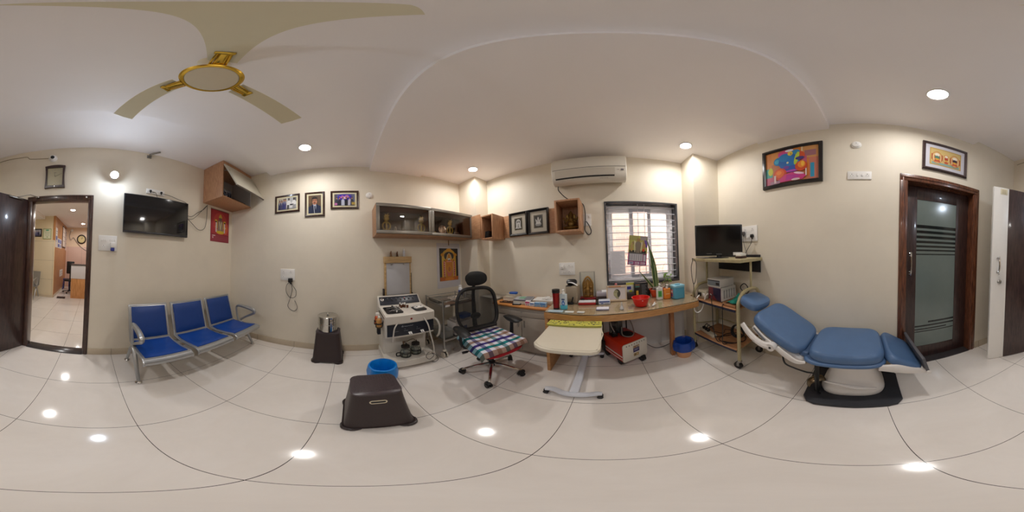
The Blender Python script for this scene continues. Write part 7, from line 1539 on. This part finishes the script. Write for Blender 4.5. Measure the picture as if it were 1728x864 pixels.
hframe('framed_photograph','pale framed picture at the left edge of the view through the door',2.06,2.25,1.925,2.19,mat('pale_green_frame',(176,186,140)),[(rc(0,0,1,1),(214,216,200)),(rc(.2,.3,.8,.7),(180,190,170))],.02)
def hnote(name,label,y0,y1,z0,z1,shapes,base=(226,222,218),th=.003,cat='notice'):
    t=thing(name,label,cat,(1.188,(y0+y1)/2,(z0+z1)/2),0,'notices on the hall wood panel'); T=Matrix(((0,0,-1,1.188),(-1,0,0,y0),(0,1,0,z0),(0,0,0,1))); w,h=y0-y1,z1-z0
    m=MW(t); m.box(0,w,0,h,0,th,T=T); part('sheet',m,mat('notice_%d_%d'%(base[0],base[2]),base,.6),t); m=MW(t); art(m,shapes,w,h,T@TR(0,0,th)); part('print',m,M_INK,t)
nt_=[(rc(.1,.8,.9,.84),(150,150,160)),(rc(.1,.7,.8,.73),(160,160,170)),(rc(.1,.5,.85,.53),(160,160,170)),(rc(.1,.3,.7,.33),(160,160,170))]
hnote('notice_sheet','tall white notice nearest the corner on the hall wood panel',-4.97,-5.24,1.60,2.24,nt_+[(rc(.15,.38,.85,.58),(90,100,170))])
hnote('notice_sheet','white notice with blue blocks lower on the hall wood panel',-5.27,-5.95,1.60,1.93,[(rc(.08,.1,.45,.42),(70,90,180)),(rc(.08,.55,.45,.9),(90,110,190)),(rc(.55,.5,.92,.9),(110,120,190)),(rc(.55,.1,.92,.4),(150,160,200))])
hnote('framed_notice','large dark framed notice on the hall wood panel',-6.05,-6.72,1.66,2.50,[(rc(.08,.05,.92,.95),(214,200,190)),(rc(.15,.7,.85,.73),(170,150,140)),(rc(.15,.5,.85,.53),(170,150,140)),(rc(.15,.3,.85,.33),(170,150,140))],(60,36,34),.015)
hnote('notice_sheet','long pale sheet farthest along the hall wood panel',-6.76,-7.02,1.58,2.50,nt_,(232,214,210))
hnote('power_socket','white socket plate low on the hall wood panel',-5.80,-6.32,.57,.82,[(ell(.25,.7,.05,.08),(90,90,90)),(ell(.7,.7,.05,.08),(90,90,90)),(ell(.25,.3,.05,.08),(90,90,90)),(ell(.7,.3,.05,.08),(90,90,90))],(228,226,222),.012,'socket')
t=thing('hall_clock','round dark rimmed clock on the far hall wall','clock',(.53,-7.03,2.09)); T=Matrix(((-1,0,0,.53),(0,0,1,-7.03),(0,1,0,2.09),(0,0,0,1))); m=MW(t); m.lathe([(.15,0),(.205,0),(.20,.03),(.165,.04),(.15,.02)],36,T=T,cap=False); part('rim',m,mat('dark_brown_rim',(44,30,28),.3),t); m=MW(t); m.lathe([(0,.012),(.16,.012)],36,T=T,cap=False); part('dial',m,mat('gold_cream_dial',(216,196,140),.4),t); m=MW(t); m.rod((0,0,.016),(.06,.08,.016),.006,T=T); m.rod((0,0,.018),(.02,.11,.018),.004,T=T)
for k in range(12): a=k*PI/6; m.box(.125*math.sin(a)-.006,.125*math.sin(a)+.006,.125*math.cos(a)-.006,.125*math.cos(a)+.006,.0125,.014,T=T)
part('hands_and_marks',m,M_BLACK,t)
t=thing('hall_camera','small dome camera with hanging wire in the far hall corner','camera',(.957,-7.028,2.47)); T=Matrix(((-1,0,0,.957),(0,0,1,-7.028),(0,1,0,2.47),(0,0,0,1))); m=MW(t); m.lathe([(0,0),(.06,0),(.055,.04),(0,.06)],20,T=T); part('housing',m,M_WHITE,t); m=MW(t); m.tube([(1.0,-7.0,2.45),(1.05,-7.0,2.2),(.98,-7.0,2.05),(.88,-7.0,2.15),(.72,-7.0,1.95),(.5,-7.0,1.72),(.3,-7.0,1.6)],.012); part('wire',m,mat('grey_wire',(150,140,130),.6),t)
t=thing('reception_desk','reception counter with white upper and wood lower front in the hall','reception desk',(.30,-5.35,0)); m=MB(); m.box(-.85,.36,-.28,.30,0,.64,bev=.004); part('wood_front',m,wood('hall_desk_wood',(190,130,76),(212,154,98),'Z',.35,5),t); m=MB(); m.box(-.85,.37,-.28,.31,.64,1.06,bev=.004); part('white_front',m,mat('white_laminate',(222,218,220),.3),t); m=MB(); m.box(-.87,.39,-.27,.33,1.06,1.09,bev=.006); part('counter_top',m,M_GRANITE,t)
t=thing('reception_chair','dark office chair behind the hall reception counter','chair',(.80,-5.85,0)); m=MB(); m.box(-.14,.14,-.03,.03,.70,1.15,bev=.03); part('backrest',m,M_BLACK,t); m=MB(); m.prism(rrect(.40,.40,.08,4),.44,.50,bev=.015); part('seat',m,M_BLACK,t); m=MB(); m.cyl(.025,.06,.44); 
for k in range(5): m.rod((0,0,.09),(.24*math.cos(k*1.2566),.24*math.sin(k*1.2566),.045),.014); m.sphere(.03,(.24*math.cos(k*1.2566),.24*math.sin(k*1.2566),.03))
part('star_base',m,M_BLACK,t); m=MB(); m.box(-.02,.02,-.05,.03,.48,.75,bev=.008); part('back_support',m,M_BLACK,t)
t=thing('blue_stool','small blue stool beside the hall wood panel','stool',(1.02,-6.45,0)); m=MB(); m.prism(rrect(.26,.26,.04,4),.40,.43,bev=.006); part('seat',m,mat('blue_plastic_stool',(30,60,140),.4),t)
for x in (-.1,.1):
    for y in (-.1,.1): m=MB(); m.rod((x*1.25,y*1.25,0),(x,y,.40),.018,.014); part('leg',m,mat('blue_plastic_stool',(30,60,140)),t)
m=MB(); m.box(-.13,.13,-.11,.11,0,.012,bev=.004); single('door_mat',m,mat('dark_brown_mat',(54,38,34),.9,bump=.4),'small dark mat on the hall floor at the corner of the wood panel','mat',(.95,-5.02,.0005),.1)
